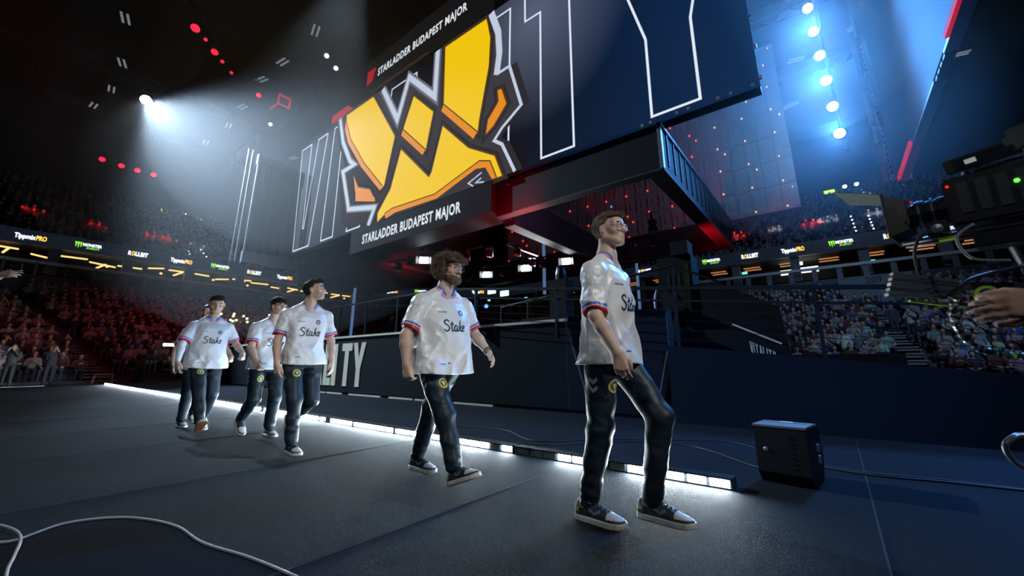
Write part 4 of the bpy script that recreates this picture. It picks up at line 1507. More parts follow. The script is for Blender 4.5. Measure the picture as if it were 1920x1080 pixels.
fixture('blue_lamp', (-16.17, 18.0, 4.35), (-6, 2, 1), E('blue_lens', (0.05, 0.12, 1.0), 6.0), 'small blue lamp glowing far behind the podium', 'lamp', 0.14)
# lit glass front and bracket at the far edge of the walkway
gl = MB().box((-29.2, 5.75, 1.9), (-29.1, 6.85, 2.05)).build('light_bar', E('cold_bar', (0.7, 1.0, 1.0), 3.0))
tag(gl, 'cold white light bar beside the leftmost player', 'light bar')
brk = empty('work_stand', (-28.6, 3.6, 0.0), 'small pale metal bracket stand beyond the far end of the light row', 'stand')
for p, q in (((-28.6, 3.25, 0.0), (-28.6, 3.30, 0.42)), ((-28.6, 3.30, 0.42), (-28.6, 3.92, 0.42)), ((-28.6, 3.92, 0.42), (-28.6, 3.96, 0.0))):
    MB().bar(p, q, 0.05).build('bar', m_pale, brk)


# ------------------------------------------------------------------ people
def skin_mat():
    m = M('skin', (0.6, 0.4, 0.3), 0.5, vcol='col', noise=0.06, nscale=40, spec=0.4)
    b = m.node_tree.nodes['Principled BSDF']
    b.inputs['Subsurface Weight'].default_value = 0.08
    b.inputs['Subsurface Radius'].default_value = (0.02, 0.008, 0.004)
    return m


m_skin = skin_mat()
m_cloth = M('plain_cloth', (0.5, 0.5, 0.5), 0.75, vcol='col', noise=0.1, nscale=12)
m_hair = {}


def hair_mat(col):
    if col not in m_hair:
        m = M('hair', col, 0.5, noise=0.5, nscale=120, bump=0.6, bscale=300, spec=0.4)
        m_hair[col] = m
    return m_hair[col]


def shirt_mat():
    """white jersey: zigzag weave, blue-white-red cuffs and collar driven by the distance to the hem of sleeve and neck"""
    m = bpy.data.materials.new('jersey')
    m.use_nodes = True
    nt = m.node_tree
    b = nt.nodes['Principled BSDF']
    b.inputs['Roughness'].default_value = 0.38
    b.inputs['Specular IOR Level'].default_value = 0.7
    tc = nt.nodes.new('ShaderNodeTexCoord')

    def math_(op, a, bb=None):
        n = nt.nodes.new('ShaderNodeMath')
        n.operation = op
        for i, v in enumerate((a, bb)):
            if v is None:
                continue
            if isinstance(v, (int, float)):
                n.inputs[i].default_value = v
            else:
                nt.links.new(v, n.inputs[i])
        return n.outputs[0]
    sx = nt.nodes.new('ShaderNodeSeparateXYZ')
    nt.links.new(tc.outputs['Object'], sx.inputs[0])
    lat = math_('ADD', sx.outputs[1], math_('MULTIPLY', sx.outputs[0], 0.6))
    zig = math_('PINGPONG', lat, 0.026)
    ph = math_('ADD', math_('MULTIPLY', sx.outputs[2], 1.0), math_('MULTIPLY', zig, 1.6))
    nz0 = nt.nodes.new('ShaderNodeTexNoise')
    nz0.inputs['Scale'].default_value = 22
    nt.links.new(tc.outputs['Object'], nz0.inputs['Vector'])
    st = math_('SINE', math_('ADD', math_('MULTIPLY', ph, 260.0), math_('MULTIPLY', nz0.outputs['Fac'], 16.0)))
    nz = nt.nodes.new('ShaderNodeTexNoise')
    nz.inputs['Scale'].default_value = 9
    nt.links.new(tc.outputs['Object'], nz.inputs['Vector'])
    amp = math_('MULTIPLY', st, math_('MULTIPLY', nz.outputs['Fac'], 0.06))
    val = math_('ADD', 0.74, amp)
    cmb = nt.nodes.new('ShaderNodeCombineColor')
    nt.links.new(math_('MULTIPLY', val, 0.97), cmb.inputs[0])
    nt.links.new(math_('MULTIPLY', val, 0.98), cmb.inputs[1])
    nt.links.new(val, cmb.inputs[2])
    at = nt.nodes.new('ShaderNodeAttribute')
    at.attribute_name = 'band'
    rp = nt.nodes.new('ShaderNodeValToRGB')
    cr = rp.color_ramp
    cr.interpolation = 'CONSTANT'
    # band value: 0..1 over 5 cm from the edge, red outermost on cuffs; collar uses values from 1 to 2
    stops = [(0.0, (0.62, 0.02, 0.04)), (0.11, (0.85, 0.87, 0.9)), (0.16, (0.05, 0.13, 0.55)), (0.33, (0.8, 0.8, 0.8))]
    cr.elements[0].position, cr.elements[0].color = 0.0, (*stops[0][1], 1)
    cr.elements[1].position, cr.elements[1].color = stops[1][0], (*stops[1][1], 1)
    for p, c in stops[2:]:
        e = cr.elements.new(p)
        e.color = (*c, 1)
    nt.links.new(at.outputs['Fac'], rp.inputs['Fac'])
    at2 = nt.nodes.new('ShaderNodeAttribute')
    at2.attribute_name = 'collar'
    rp2 = nt.nodes.new('ShaderNodeValToRGB')
    cr2 = rp2.color_ramp
    cr2.interpolation = 'CONSTANT'
    stops = [(0.0, (0.05, 0.13, 0.55)), (0.26, (0.85, 0.87, 0.9)), (0.30, (0.62, 0.02, 0.04)), (0.38, (0.8, 0.8, 0.8))]
    cr2.elements[0].position, cr2.elements[0].color = 0.0, (*stops[0][1], 1)
    cr2.elements[1].position, cr2.elements[1].color = stops[1][0], (*stops[1][1], 1)
    for p, c in stops[2:]:
        e = cr2.elements.new(p)
        e.color = (*c, 1)
    nt.links.new(at2.outputs['Fac'], rp2.inputs['Fac'])
    mx = nt.nodes.new('ShaderNodeMix')
    mx.data_type = 'RGBA'
    nt.links.new(math_('LESS_THAN', at.outputs['Fac'], 0.33), mx.inputs[0])
    nt.links.new(cmb.outputs[0], mx.inputs[6])
    nt.links.new(rp.outputs[0], mx.inputs[7])
    mx2 = nt.nodes.new('ShaderNodeMix')
    mx2.data_type = 'RGBA'
    nt.links.new(math_('LESS_THAN', at2.outputs['Fac'], 0.38), mx2.inputs[0])
    nt.links.new(mx.outputs[2], mx2.inputs[6])
    nt.links.new(rp2.outputs[0], mx2.inputs[7])
    nt.links.new(mx2.outputs[2], b.inputs['Base Color'])
    bp = nt.nodes.new('ShaderNodeBump')
    bp.inputs['Strength'].default_value = 0.8
    bp.inputs['Distance'].default_value = 0.004
    nt.links.new(amp, bp.inputs['Height'])
    nt.links.new(bp.outputs[0], b.inputs['Normal'])
    return m


m_jersey = shirt_mat()
m_pants = M('track_pants', (0.010, 0.020, 0.032), 0.46, noise=0.2, nscale=14, bump=0.25, bscale=25, spec=0.32)
m_print = M('print_black', (0.012, 0.018, 0.024), 0.5)
m_printb = M('print_blue', (0.06, 0.16, 0.55), 0.5)
m_printn = M('print_navy', (0.02, 0.03, 0.16), 0.5)
m_printy = M('print_yellow', (0.62, 0.60, 0.03), 0.5)
m_printw = M('print_white', (0.70, 0.74, 0.78), 0.5)
m_printg = M('print_grey', (0.30, 0.34, 0.40), 0.5)
m_upper = M('shoe_upper', (0.5, 0.5, 0.5), 0.55, vcol='col', noise=0.12, nscale=30)
m_lace = M('shoe_lace', (0.05, 0.09, 0.10), 0.7)
m_eyew = M('eye_white', (0.75, 0.74, 0.72), 0.2)
m_iris = M('eye_iris', (0.03, 0.025, 0.02), 0.15)
m_glass = M('spectacle_clear', (0.75, 0.80, 0.86), 0.12, spec=0.8)
m_glassd = M('spectacle_dark', (0.05, 0.05, 0.055), 0.25, 0.6)
m_gold = M('spectacle_gold', (0.6, 0.42, 0.15), 0.25, 0.9)


def frame3(fwd, up=(0, 0, 1)):
    f = _n(fwd)
    l = _n(np.cross(up, f))
    u = np.cross(f, l)
    return np.stack([f, l, u], 1)          # columns: forward, left, up


def head_frame(yaw, pitch, roll=0.0):
    cy, sy = math.cos(yaw), math.sin(yaw)
    f = np.array([cy * math.cos(pitch), sy * math.cos(pitch), math.sin(pitch)])
    F = frame3(f)
    if roll:
        c, s = math.cos(roll), math.sin(roll)
        F = F @ np.array([[1, 0, 0], [0, c, -s], [0, s, c]])
    return F


def head_ops(c, F, s, wide=1.0, jaw=1.0, smile=0.0):
    """list of (op, f, k) building a head around eye-level centre c; local x forward, y left, z up"""
    c = np.asarray(c, float)

    def W(x, y, z):
        return c + F @ (np.array([x, y, z]) * s)

    def el(x, y, z, r):
        return ell(W(x, y * wide, z), np.array(r) * s * np.array([1, wide, 1]), F)
    o = []
    o.append(('+', el(-.018, 0, .026, (.094, .073, .080)), .0))
    o.append(('+', el(.028, 0, -.028, (.060, .057, .088)), .03))
    for sg in (1, -1):
        o.append(('+', cone(W(-.022, .048 * sg * wide, -.055), W(.050, .030 * sg * wide * jaw, -.092), .026 * s, .020 * s * jaw), .03))
    o.append(('+', cone(W(.066, .012, -.100), W(.066, -.012, -.100), .019 * s, .019 * s), .025))
    for sg in (1, -1):
        o.append(('+', el(.052, .044 * sg, -.028, (.026, .022, .022)), .025))
        o.append(('+', cone(W(.080, .012 * sg, .020), W(.062, .052 * sg * wide, .018), .012 * s, .012 * s), .018))
    o.append(('+', el(.062, 0, .042, (.03, .05, .032)), .03))
    for sg in (1, -1):
        o.append(('-', el(.098, .033 * sg, -.001, (.022, .020, .013)), .014))
    o.append(('+', cone(W(.080, 0, .012), W(.108, 0, -.030), .0095 * s, .0125 * s), .014))
    o.append(('+', cone(W(.088, .0, -.034), W(.104, 0, -.036), .013 * s, .0105 * s), .01))
    for sg in (1, -1):
        o.append(('+', el(.093, .013 * sg, -.034, (.012, .009, .009)), .006))
    o.append(('+', el(.076, 0, -.066, (.019, .028, .020)), .02))
    for sg in (1, -1):
        o.append(('+', cone(W(.0945, 0, -.0610), W(.084, .023 * sg, -.064 + smile), .0052 * s, .0025 * s), .006))
        o.append(('+', cone(W(.0925, 0, -.0725), W(.083, .021 * sg, -.066 + smile), .0060 * s, .0025 * s), .006))
        o.append(('-', cone(W(.1015, 0, -.0668), W(.088, .027 * sg, -.065 + smile), .0034 * s, .003 * s), .004))
    for sg in (1, -1):
        Re = F @ np.array([[1, 0.25 * sg, 0], [-0.25 * sg, 1, 0], [0, 0, 1]])
        o.append(('+', ell(W(-.012, .079 * sg * wide, -.010), np.array([.019, .010, .032]) * s, _orth(Re)), .008))
        o.append(('-', ell(W(-.004, .089 * sg * wide, -.008), np.array([.011, .007, .020]) * s, _orth(Re)), .006))
    return o, W


def _orth(R):
    q, r = np.linalg.qr(R)
    return q * np.sign(np.diag(r))


def hand_ops(w, d, thumb, s=1.0, curl=(0.25, 0.35, 0.25), spread=0.06, thumb_in=0.2, back=None):
    """hand growing from wrist w along d; thumb = direction of the thumb side"""
    x = _n(d)
    y = _n(np.asarray(thumb, float) - x * np.dot(thumb, x))
    z = np.cross(x, y)                       # back of the hand when the thumb is on the +y side of a right palm
    if back is not None and np.dot(z, back) < 0:
        z = -z
    R = np.stack([x, y, z], 1)
    w = np.asarray(w, float)

    def W(p):
        return w + R @ (np.asarray(p, float) * s)
    o = []
    kn = [(.086, .030), (.090, .010), (.086, -.010), (.078, -.029)]
    ln = [.072, .080, .074, .058]
    for (kx, ky) in kn:
        o.append(('+', cone(W((.0, ky * .5, 0)), W((kx, ky, 0)), .019 * s, .0125 * s), .012))
    o.append(('+', cone(W((.03, .02, -.008)), W((.05, -.022, -.008)), .017 * s, .015 * s), .012))
    for i, (kx, ky) in enumerate(kn):
        p = np.array([kx, ky, 0.0])
        a = 0.0
        yaw = (1.5 - i) * spread
        r = .0098 - .0006 * (i == 3)
        for k, fr in enumerate((.45, .30, .25)):
            a += curl[k] * (1 + 0.12 * i)
            q = p + ln[i] * fr * np.array([math.cos(a) * math.cos(yaw), math.sin(yaw) * math.cos(a), -math.sin(a)])
            o.append(('+', cone(W(p), W(q), r * s, (r - .0011) * s), .0035 if k else .006))
            p = q
            r -= .0011
    t = [(.018, .020, -.006), (.046, .046 - .012 * thumb_in, -.016), (.074, .054 - .03 * thumb_in, -.026), (.096, .054 - .045 * thumb_in, -.034)]
    rr = [.017, .0135, .0115, .009]
    for i in range(3):
        o.append(('+', cone(W(t[i]), W(t[i + 1]), rr[i] * s, rr[i + 1] * s), .008 if i == 0 else .004))
    return o


def project(obj_v, target, O, U, V, D, off=0.0025):
    """lay flat (u, v) points on a surface by casting along D"""
    out = []
    O, U, V, D = Vector(O), Vector(U).normalized(), Vector(V).normalized(), Vector(D).normalized()
    for u, v in obj_v:
        p = O + U * u + V * v
        hit, nrm, idx, dist = target.ray_cast(p - D * 0.35, D, 0.8)
        if hit is None:
            hit, nrm = p, -D
        out.append(hit - D * off)
    return out


def bvh_of(ob):
    me = ob.data
    co = np.empty(len(me.vertices) * 3, np.float32)
    me.vertices.foreach_get('co', co)
    return BVHTree.FromPolygons([tuple(c) for c in co.reshape(-1, 3).tolist()], [tuple(p.vertices) for p in me.polygons])


def decal(name, uv, faces, target, O, U, V, D, mat, parent, off=0.0025):
    vs = project(uv, target, O, U, V, D, off)
    return MB().add(vs, faces).build(name, mat, parent)


def ribbon_uv(paths, w):
    uv, fs = [], []
    for pts in paths:
        c = catmull([(a, b, 0) for a, b in pts], 5)
        n0 = len(uv)
        n = len(c)
        for i, p in enumerate(c):
            d = c[min(i + 1, n - 1)] - c[max(i - 1, 0)]
            L = math.hypot(d[0], d[1]) + 1e-9
            nx_, ny_ = -d[1] / L, d[0] / L
            t = i / (n - 1)
            ww = w * (0.55 + 0.45 * min(1, 6 * t, 6 * (1 - t)))
            uv += [(p[0] + nx_ * ww, p[1] + ny_ * ww), (p[0] - nx_ * ww, p[1] - ny_ * ww)]
        for i in range(n - 1):
            fs.append((n0 + 2 * i, n0 + 2 * i + 2, n0 + 2 * i + 3, n0 + 2 * i + 1))
    return uv, fs


SCRIPT = [
    [(.62, .82), (.56, .95), (.36, 1.02), (.16, .90), (.17, .70), (.36, .56), (.53, .42), (.54, .18), (.34, .0), (.10, .04), (.0, .18)],
    [(.98, .92), (.88, .55), (.84, .16), (.92, .02), (1.06, .10)], [(.72, .62), (.92, .64), (1.10, .68)],
    [(1.44, .46), (1.30, .54), (1.15, .40), (1.10, .16), (1.20, .02), (1.34, .10), (1.44, .34), (1.48, .50)], [(1.46, .46), (1.42, .16), (1.50, .02), (1.62, .10)],
    [(1.86, 1.02), (1.76, .60), (1.68, .0)], [(1.70, .22), (1.86, .38), (2.02, .52)], [(1.78, .32), (1.90, .08), (2.02, .02), (2.14, .12)],
    [(2.14, .24), (2.32, .30), (2.38, .44), (2.28, .54), (2.16, .42), (2.13, .18), (2.24, .02), (2.42, .10)],
]


def disc_uv(r, r0=0.0, n=24):
    if r0 <= 0:
        uv = [(0, 0)] + [(r * math.cos(2 * math.pi * k / n), r * math.sin(2 * math.pi * k / n)) for k in range(n)]
        return uv, [(0, 1 + k, 1 + (k + 1) % n) for k in range(n)]
    uv = []
    for k in range(n):
        a = 2 * math.pi * k / n
        uv += [(r * math.cos(a), r * math.sin(a)), (r0 * math.cos(a), r0 * math.sin(a))]
    return uv, [(2 * k, 2 * ((k + 1) % n), 2 * ((k + 1) % n) + 1, 2 * k + 1) for k in range(n)]


def to_field(ops):
    f = Field()
    f.ops = ops
    return f


def shoe(parent, ankle, yaw, pitch, h, L=0.295):
    """trainer: sole, upper with toe cap and heel tab, laces; ankle = joint above the heel"""
    c, s_ = math.cos(yaw), math.sin(yaw)
    fwd = np.array([c * math.cos(pitch), s_ * math.cos(pitch), math.sin(pitch)])
    F = frame3(fwd)
    org = np.asarray(ankle, float) - F @ np.array([.075, 0, .098])

    def loc(P):
        return (P - org.astype(f4)) @ F.astype(f4)

    xs = np.array([-.01, .0, .03, .09, .15, .21, .26, .285, .30]) * L / .295
    ws = np.array([.012, .026, .036, .037, .043, .049, .044, .030, .008])
    hs = np.array([.070, .098, .104, .104, .090, .070, .056, .048, .036])

    def outline(q, grow=0.0):
        return np.abs(q[:, 1] + .004 * np.sin(q[:, 0] * 12)) - np.interp(q[:, 0], xs, ws) - grow

    def f_sole(P):
        q = loc(P)
        curve = np.clip((q[:, 0] - .22) / .08, 0, 1) ** 2 * .012
        d = np.maximum(outline(q, .004), np.maximum(-(q[:, 2] - curve), q[:, 2] - .032 - curve * .5))
        return np.maximum(d, np.maximum(-q[:, 0] - .012, q[:, 0] - .303 * L / .295)) * 0.8

    def f_up(P):
        q = loc(P)
        hh = np.interp(q[:, 0], xs, hs)
        ww = np.interp(q[:, 0], xs, ws)
        zz = np.clip((q[:, 2] - .02) / (hh - .02), 0, 1.6)
        k = (np.abs(q[:, 1] / ww) ** 2.6 + zz ** 2.6) ** (1 / 2.6)
        d = (k - 1) * np.minimum(ww, .04)
        return np.maximum(d, np.maximum(.020 - q[:, 2], np.maximum(-q[:, 0] - .006, q[:, 0] - .297 * L / .295))) * 0.8
    lo = org + F @ np.array([.14, 0, .06]) - .24
    hi = org + F @ np.array([.14, 0, .06]) + .24
    fs = Field().add(f_sole)
    v, qd = polygonise(fs, lo, hi, h)
    q = loc(v)
    col = np.tile([.58, .60, .55], (len(v), 1))
    col[q[:, 2] < .007] = (.30, .12, .06)
    np_mesh('shoe_sole', v, qd, m_upper, parent, {'col': ('FLOAT_COLOR', np.c_[col, np.ones(len(v))])})
    fu = Field().add(f_up)
    v, qd = polygonise(fu, lo, hi, h)
    q = loc(v)
    col = np.tile([.018, .024, .034], (len(v), 1))
    top = (q[:, 0] > .20) & (q[:, 2] > .046)
    col[top] = (.62, .60, .55)
    col[(q[:, 0] < .012) & (q[:, 2] > .055)] = (.60, .60, .60)
    col[(q[:, 0] < .028) & (q[:, 2] > .05) & (q[:, 2] < .07)] = (.50, .52, .04)
    col[(np.abs(q[:, 2] - .085) < .014) & (q[:, 0] > .02) & (q[:, 0] < .06)] = (.30, .33, .36)
    chev = (np.abs((q[:, 2] - .055) - .5 * np.abs(q[:, 0] - .125)) < .007) & (np.abs(q[:, 0] - .125) < .035)
    col[chev] = (.16, .19, .24)
    up = np_mesh('shoe_upper', v, qd, m_upper, parent, {'col': ('FLOAT_COLOR', np.c_[col, np.ones(len(v))])})
    mb = MB()
    for i in range(5):
        x = .10 + .024 * i
        z = float(np.interp(x, xs, hs)) + .001
        w = .026 - .001 * i
        p = [(x, -w, z - .012), (x + .006, -w * .5, z + .001), (x + .012, 0, z + .003), (x + .006, w * .5, z + .001), (x, w, z - .012)]
        mb.tube([org + F @ np.array(a) for a in p], .0035, 5)
    p = [(.098, -.006, .104), (.085, -.03, .120), (.10, -.045, .105), (.112, -.02, .104), (.10, 0, .106), (.112, .02, .104), (.10, .045, .105), (.085, .03, .120), (.098, .006, .104)]
    mb.tube([Vector(org + F @ a) for a in catmull(p, 4)], .003, 5)
    mb.build('shoe_lace', m_lace, up, smooth=True)


def bounds(pts, pad):
    p = np.array(pts)
    return p.min(0) - pad, p.max(0) + pad


def tufts(ob, hc, F, s, hair, root):
    """curls or strands standing on the surface of a hair shell, added as one part of the hair"""
    me = ob.data
    n = len(me.vertices)
    co = np.empty(n * 3, np.float32)
    no = np.empty(n * 3, np.float32)
    me.vertices.foreach_get('co', co)
    me.vertices.foreach_get('normal', no)
    co, no = co.reshape(-1, 3).astype(float), no.reshape(-1, 3).astype(float)
    lo = (co - hc) @ F / s
    out = np.einsum('ij,ij->i', no, co - (hc + F @ np.array([-.02, 0, .02])))
    ids = np.nonzero(out > .02)[0]
    kind = hair['kind']
    num = hair.get('n', 1500 if kind == 'curl' else 1300)
    ids = RNG.choice(ids, num)
    V, Q = [], []
    n0 = 0
    if kind == 'curl':
        m = 9
        for i in ids:
            nn = no[i]
            t1 = _n(np.cross(nn, RNG.normal(size=3)))
            t2 = np.cross(nn, t1)
            r = hair.get('r', .0105) * RNG.uniform(.6, 1.2) * s
            ph, dr = RNG.uniform(0, 6.28), RNG.choice((-1, 1))
            a = ph + dr * np.linspace(0, 5.4, m)
            c = co[i] + nn * r * .35
            P = c + np.outer(np.cos(a) * r, t1) + np.outer(np.sin(a) * r, nn) + np.outer(np.linspace(-1, 1, m) * r * .7, t2)
            w = np.sin(np.linspace(.35, 2.8, m)) * r * .24 + .0004
            rad = P - c
            u1 = rad / (np.linalg.norm(rad, axis=1)[:, None] + 1e-9)
            V.append(np.concatenate([P + u1 * w[:, None], P + t2 * w[:, None], P - u1 * w[:, None], P - t2 * w[:, None]]))
            k = np.arange(m - 1)
            for j in range(4):
                j2 = (j + 1) % 4
                Q.append(np.stack([j * m + k, j2 * m + k, j2 * m + k + 1, j * m + k + 1], 1) + n0)
            n0 += 4 * m
    else:
        flow = {'crop': np.array([.8, 0, .35]), 'flat': np.array([.7, 0, -.9])}[kind]
        fl = F @ flow
        m = 5
        for i in ids:
            nn = no[i]
            z = lo[i, 2]
            if z < .03:
                d = F @ np.array([-.4, 0, -1.0])
                L = .014
            else:
                d = fl if lo[i, 0] > -.06 else F @ np.array([-.3, 0, -.8])
                L = RNG.uniform(.018, .034)
            d = _n(d - nn * (d @ nn) * .75 + RNG.normal(size=3) * .16)
            t = np.linspace(0, 1, m)
            P = co[i] - nn * .003 + np.outer(t * L * s, d) + np.outer(np.sin(t * 2.4) * .0055 * s, nn)
            sd_ = _n(np.cross(d, nn))
            w = (1 - t * .85) * .0024 * s
            V.append(np.concatenate([P + np.outer(w, sd_), P + np.outer(w * .7, nn), P - np.outer(w, sd_)]))
            k = np.arange(m - 1)
            for j in range(3):
                j2 = (j + 1) % 3
                Q.append(np.stack([j * m + k, j2 * m + k, j2 * m + k + 1, j * m + k + 1], 1) + n0)
            n0 += 3 * m
    o = np_mesh('hair_strands', np.concatenate(V), np.concatenate(Q), hair_mat(hair['col']), ob)
    o['kind'] = 'stuff'


def player(J, label, h=0.005, skin=(.58, .40, .31), hair=None, belly=(0.0, 0.0), girth=1.0, head_s=1.0, wide=1.0, glasses=None, beard=None, stubble=0.0,
           sleeve_R=False, wrist_L=False, tattoo_L=False, smile=0.0, lookdown=False, dec=True, detail=True, loose=1.0, cap=None):
    fw = np.array([math.cos(J['yaw']), math.sin(J['yaw']), 0.0])
    lf = np.array([-fw[1], fw[0], 0.0])
    pel = (np.asarray(J['hipR']) + np.asarray(J['hipL'])) / 2
    root = empty('person', (pel[0], pel[1], 0.0), label, 'person', J.get('group'))
    neck = np.asarray(J['neck'], float)
    F = head_frame(*J['head_rot'])
    hc = np.asarray(J['head'], float)
    hc4, F4 = hc.astype(f4), F.astype(f4)
    A = {k: np.asarray(v, float) for k, v in J.items() if k[-1] in 'RL' and isinstance(v, tuple) and len(v) == 3}
    for k_ in ('shR', 'shL'):
        A[k_] = A[k_] + np.array([0, 0, -.018])
    neck = neck + np.array([0, 0, .022])
    # ---- skin: head, neck, shoulders, arms and hands in one surface
    ops, HW = head_ops(hc, F, head_s, wide, smile=smile)
    headf = to_field(list(ops))
    nb = neck + np.array([0, 0, -.02])
    ops.append(('+', cone(HW(-.028, 0, -.060), nb, .050 * head_s * girth, .056 * girth), .025))
    ops.append(('+', cone(nb, (A['shR'] + A['shL']) / 2 + np.array([0, 0, -.10]), .06, .09), .04))
    for sd in 'RL':
        sh, el_, wr = A['sh' + sd], A['el' + sd], A['wr' + sd]
        ops.append(('+', cone(nb + np.array([0, 0, -.06]), sh + np.array([0, 0, -.03]), .038, .038), .03))
        ops.append(('+', cone(sh + np.array([0, 0, -.03]), el_, .044 * girth, .041 * girth), .03))
        mid = el_ + (wr - el_) * .3
        ops.append(('+', cone(el_, mid, .040 * girth, .042 * girth), .02))
        ops.append(('+', cone(mid, wr, .042 * girth, .0275), .02))
        hd = _n(np.asarray(J['hd' + sd], float) - wr)
        hp = J.get('hand' + sd, {})
        ops += hand_ops(wr, hd, hp.get('thumb', fw), head_s * 0.98, hp.get('curl', (.3, .45, .3)), hp.get('spread', .05), hp.get('ti', .4), hp.get('back', lf * (1 if sd == 'L' else -1)))
    sk = to_field(ops)
    pts = [hc + .16, hc - .16, neck] + [A[k] for k in A if k[:2] in ('sh', 'el', 'wr')] + [A['wrR'] + _n(np.asarray(J['hdR']) - A['wrR']) * .2, A['wrL'] + _n(np.asarray(J['hdL']) - A['wrL']) * .2]
    lo, hi = bounds(pts, .09)
    v, q = polygonise(sk, lo, hi, h)
    lv = (v - hc) @ F / head_s
    base = np.array(skin)
    col = np.tile(base, (len(v), 1))
    nearh = np.linalg.norm(lv, axis=1) < .2
    lips = nearh & (np.abs(lv[:, 2] + .067) < .0105) & (np.abs(lv[:, 1]) < .022) & (lv[:, 0] > .084)
    col[lips] = base * np.array([.94, .72, .70])
    ear = nearh & (np.abs(lv[:, 1]) > .074)
    col[ear] = base * np.array([1.05, .80, .75])
    ck = nearh & (lv[:, 0] > .04) & (np.abs(lv[:, 2] + .03) < .02)
    col[ck] = base * np.array([1.03, .92, .90])
    if stubble > 0:
        jawz = nearh & (lv[:, 2] < -.042) & (lv[:, 2] > -.13) & (lv[:, 0] > -.01) & ~lips
        n = vnoise(v * 300) * .5 + .5
        col[jawz] = col[jawz] * (1 - stubble * (.6 + .4 * n[jawz, None]))
    if sleeve_R:
        el_, wr = A['elR'], A['wrR']
        d = wr - el_
        t = (v - el_) @ d / (d @ d)
        r = np.linalg.norm(v - el_ - np.clip(t, 0, 1)[:, None] * d, axis=1)
        col[(t > -.3) & (t < .98) & (r < .07)] = (.74, .76, .80)
    body = np_mesh('body', v, q, m_skin, root, {'col': ('FLOAT_COLOR', np.c_[col, np.ones(len(v))])})
    # ---- eyes, brows
    if detail:
        for sg in (1, -1):
            c = HW(.0745, .0325 * sg * wide, -.001)
            mb = MB()
            R4 = Matrix.Translation(Vector(c)) @ Matrix([[*F[0], 0], [*F[1], 0], [*F[2], 0], [0, 0, 0, 1]])
            mb.lathe([(.0115 * math.sin(a) * head_s, .0115 * math.cos(a) * head_s) for a in np.linspace(0.01, math.pi - .01, 9)], 14, R4 @ Matrix.Rotation(math.pi / 2, 4, 'Y'))
            ey = mb.build('eye', m_eyew, root, smooth=True)
            mb = MB()
            mb.lathe([(.0001, .0122 * head_s), (.0042 * head_s, .0116 * head_s), (.0056 * head_s, .0102 * head_s)], 12, R4 @ Matrix.Rotation(math.pi / 2, 4, 'Y'))
            mb.build('iris', m_iris, ey, smooth=True)
            lid = Field().add(ell(c, (np.array([.0133] * 3)) * head_s))
            lz = -.0005 if not lookdown else -.007

            def lidcut(P, c=c, lz=lz):
                qq = (P - c) @ F / head_s
                return np.minimum(-(qq[:, 2] - (.0045 if not lookdown else -.005)), (qq[:, 2] + .0062)) * head_s
            lid.cut(lidcut)
            vv, qq = polygonise(lid, c - .02, c + .02, .0022)
            np_mesh('eyelid', vv, qq, m_skin, root, {'col': ('FLOAT_COLOR', np.c_[np.tile(base * .85, (len(vv), 1)), np.ones(len(vv))])})
            bf = Field().add(headf, 0)

            def brow(P, sg=sg):
                qq = (P - hc4) @ F4 / f4(head_s)
                yy = qq[:, 1] * sg / wide
                zc = .0235 - .9 * np.abs(yy - .034) ** 1.6 + .05 * (yy - .034)
                return np.maximum(np.maximum(np.abs(qq[:, 2] - zc) - .0045, np.abs(yy - .034) - .020), -qq[:, 0] + .04) * head_s

            def shell(P):
                return headf(P) - .0035
            bf = Field().add(shell)
            bf.cut(brow)
            cc = HW(.078, .034 * sg, .024)
            vv, qq = polygonise(bf, cc - .04, cc + .04, .0028)
            if len(qq):
                np_mesh('eyebrow', vv, qq, hair_mat(hair['col']), root)
    # ---- hair
    if hair:
        hf = Field()
        kind = hair['kind']

        def shellh(P):
            qq = (P - hc4) @ F4 / f4(head_s)
            x, y, z = qq[:, 0], qq[:, 1], qq[:, 2]
            up_ = np.clip((z - .03) / .08, 0, 1)
            if kind == 'crop':
                t = .006 + hair.get('top', .024) * up_ * (1 + .5 * np.clip(x / .08, -.6, 1))
                n = vnoise(np.c_[x * 22 + z * 10, y * 75, z * 60]) * .0045 + vnoise(np.c_[x * 40 + 7, y * 130, z * 100]) * .0022
            elif kind == 'curl':
                t = .020 + .004 * up_ + .016 * np.clip(-x / .08, 0, 1) + .008 * np.clip(y * y / .004, 0, 1)
                n = np.abs(vnoise(qq * 46)) * .024 + np.abs(vnoise(qq * 95 + 3)) * .014 - .006
            else:
                t = .010 + hair.get('top', .028) * up_
                n = vnoise(np.c_[x * 50, y * 110, z * 20]) * .007 + vnoise(np.c_[x * 80 + 7, y * 200, z * 40]) * .003
            return headf(P) - (t + n) * head_s

        def region(P):
            qq = (P - hc4) @ F4 / f4(head_s)
            x, y, z = qq[:, 0], np.abs(qq[:, 1]), qq[:, 2]
            hl = hair.get('line', .062)
            keep = np.minimum(hl + hair.get('fringe', 0) * np.clip(1 - y / .05, 0, 1) - z, x - hair.get('side', .0) - hair.get('slope', .35) * z)
            low = hair.get('low', -.045) - z
            earz = .031 - np.sqrt((x + .008) ** 2 + ((z + .012) * .85) ** 2)
            ear_free = np.where((y > .06), earz, -1.0)
            r = np.maximum(keep, low)
            if kind != 'curl':
                r = np.maximum(r, ear_free)
            return r * head_s
        hf.add(shellh)
        hf.cut(region, .006)
        hf.maxdisp = .03
        lo2, hi2 = hc - .19, hc + .19
        vv, qq = polygonise(hf, lo2, hi2, max(h * .75, .0035))
        ho = np_mesh('hair', vv, qq, hair_mat(hair['col']), root)
        if detail:
            tufts(ho, hc, F, head_s, hair, root)
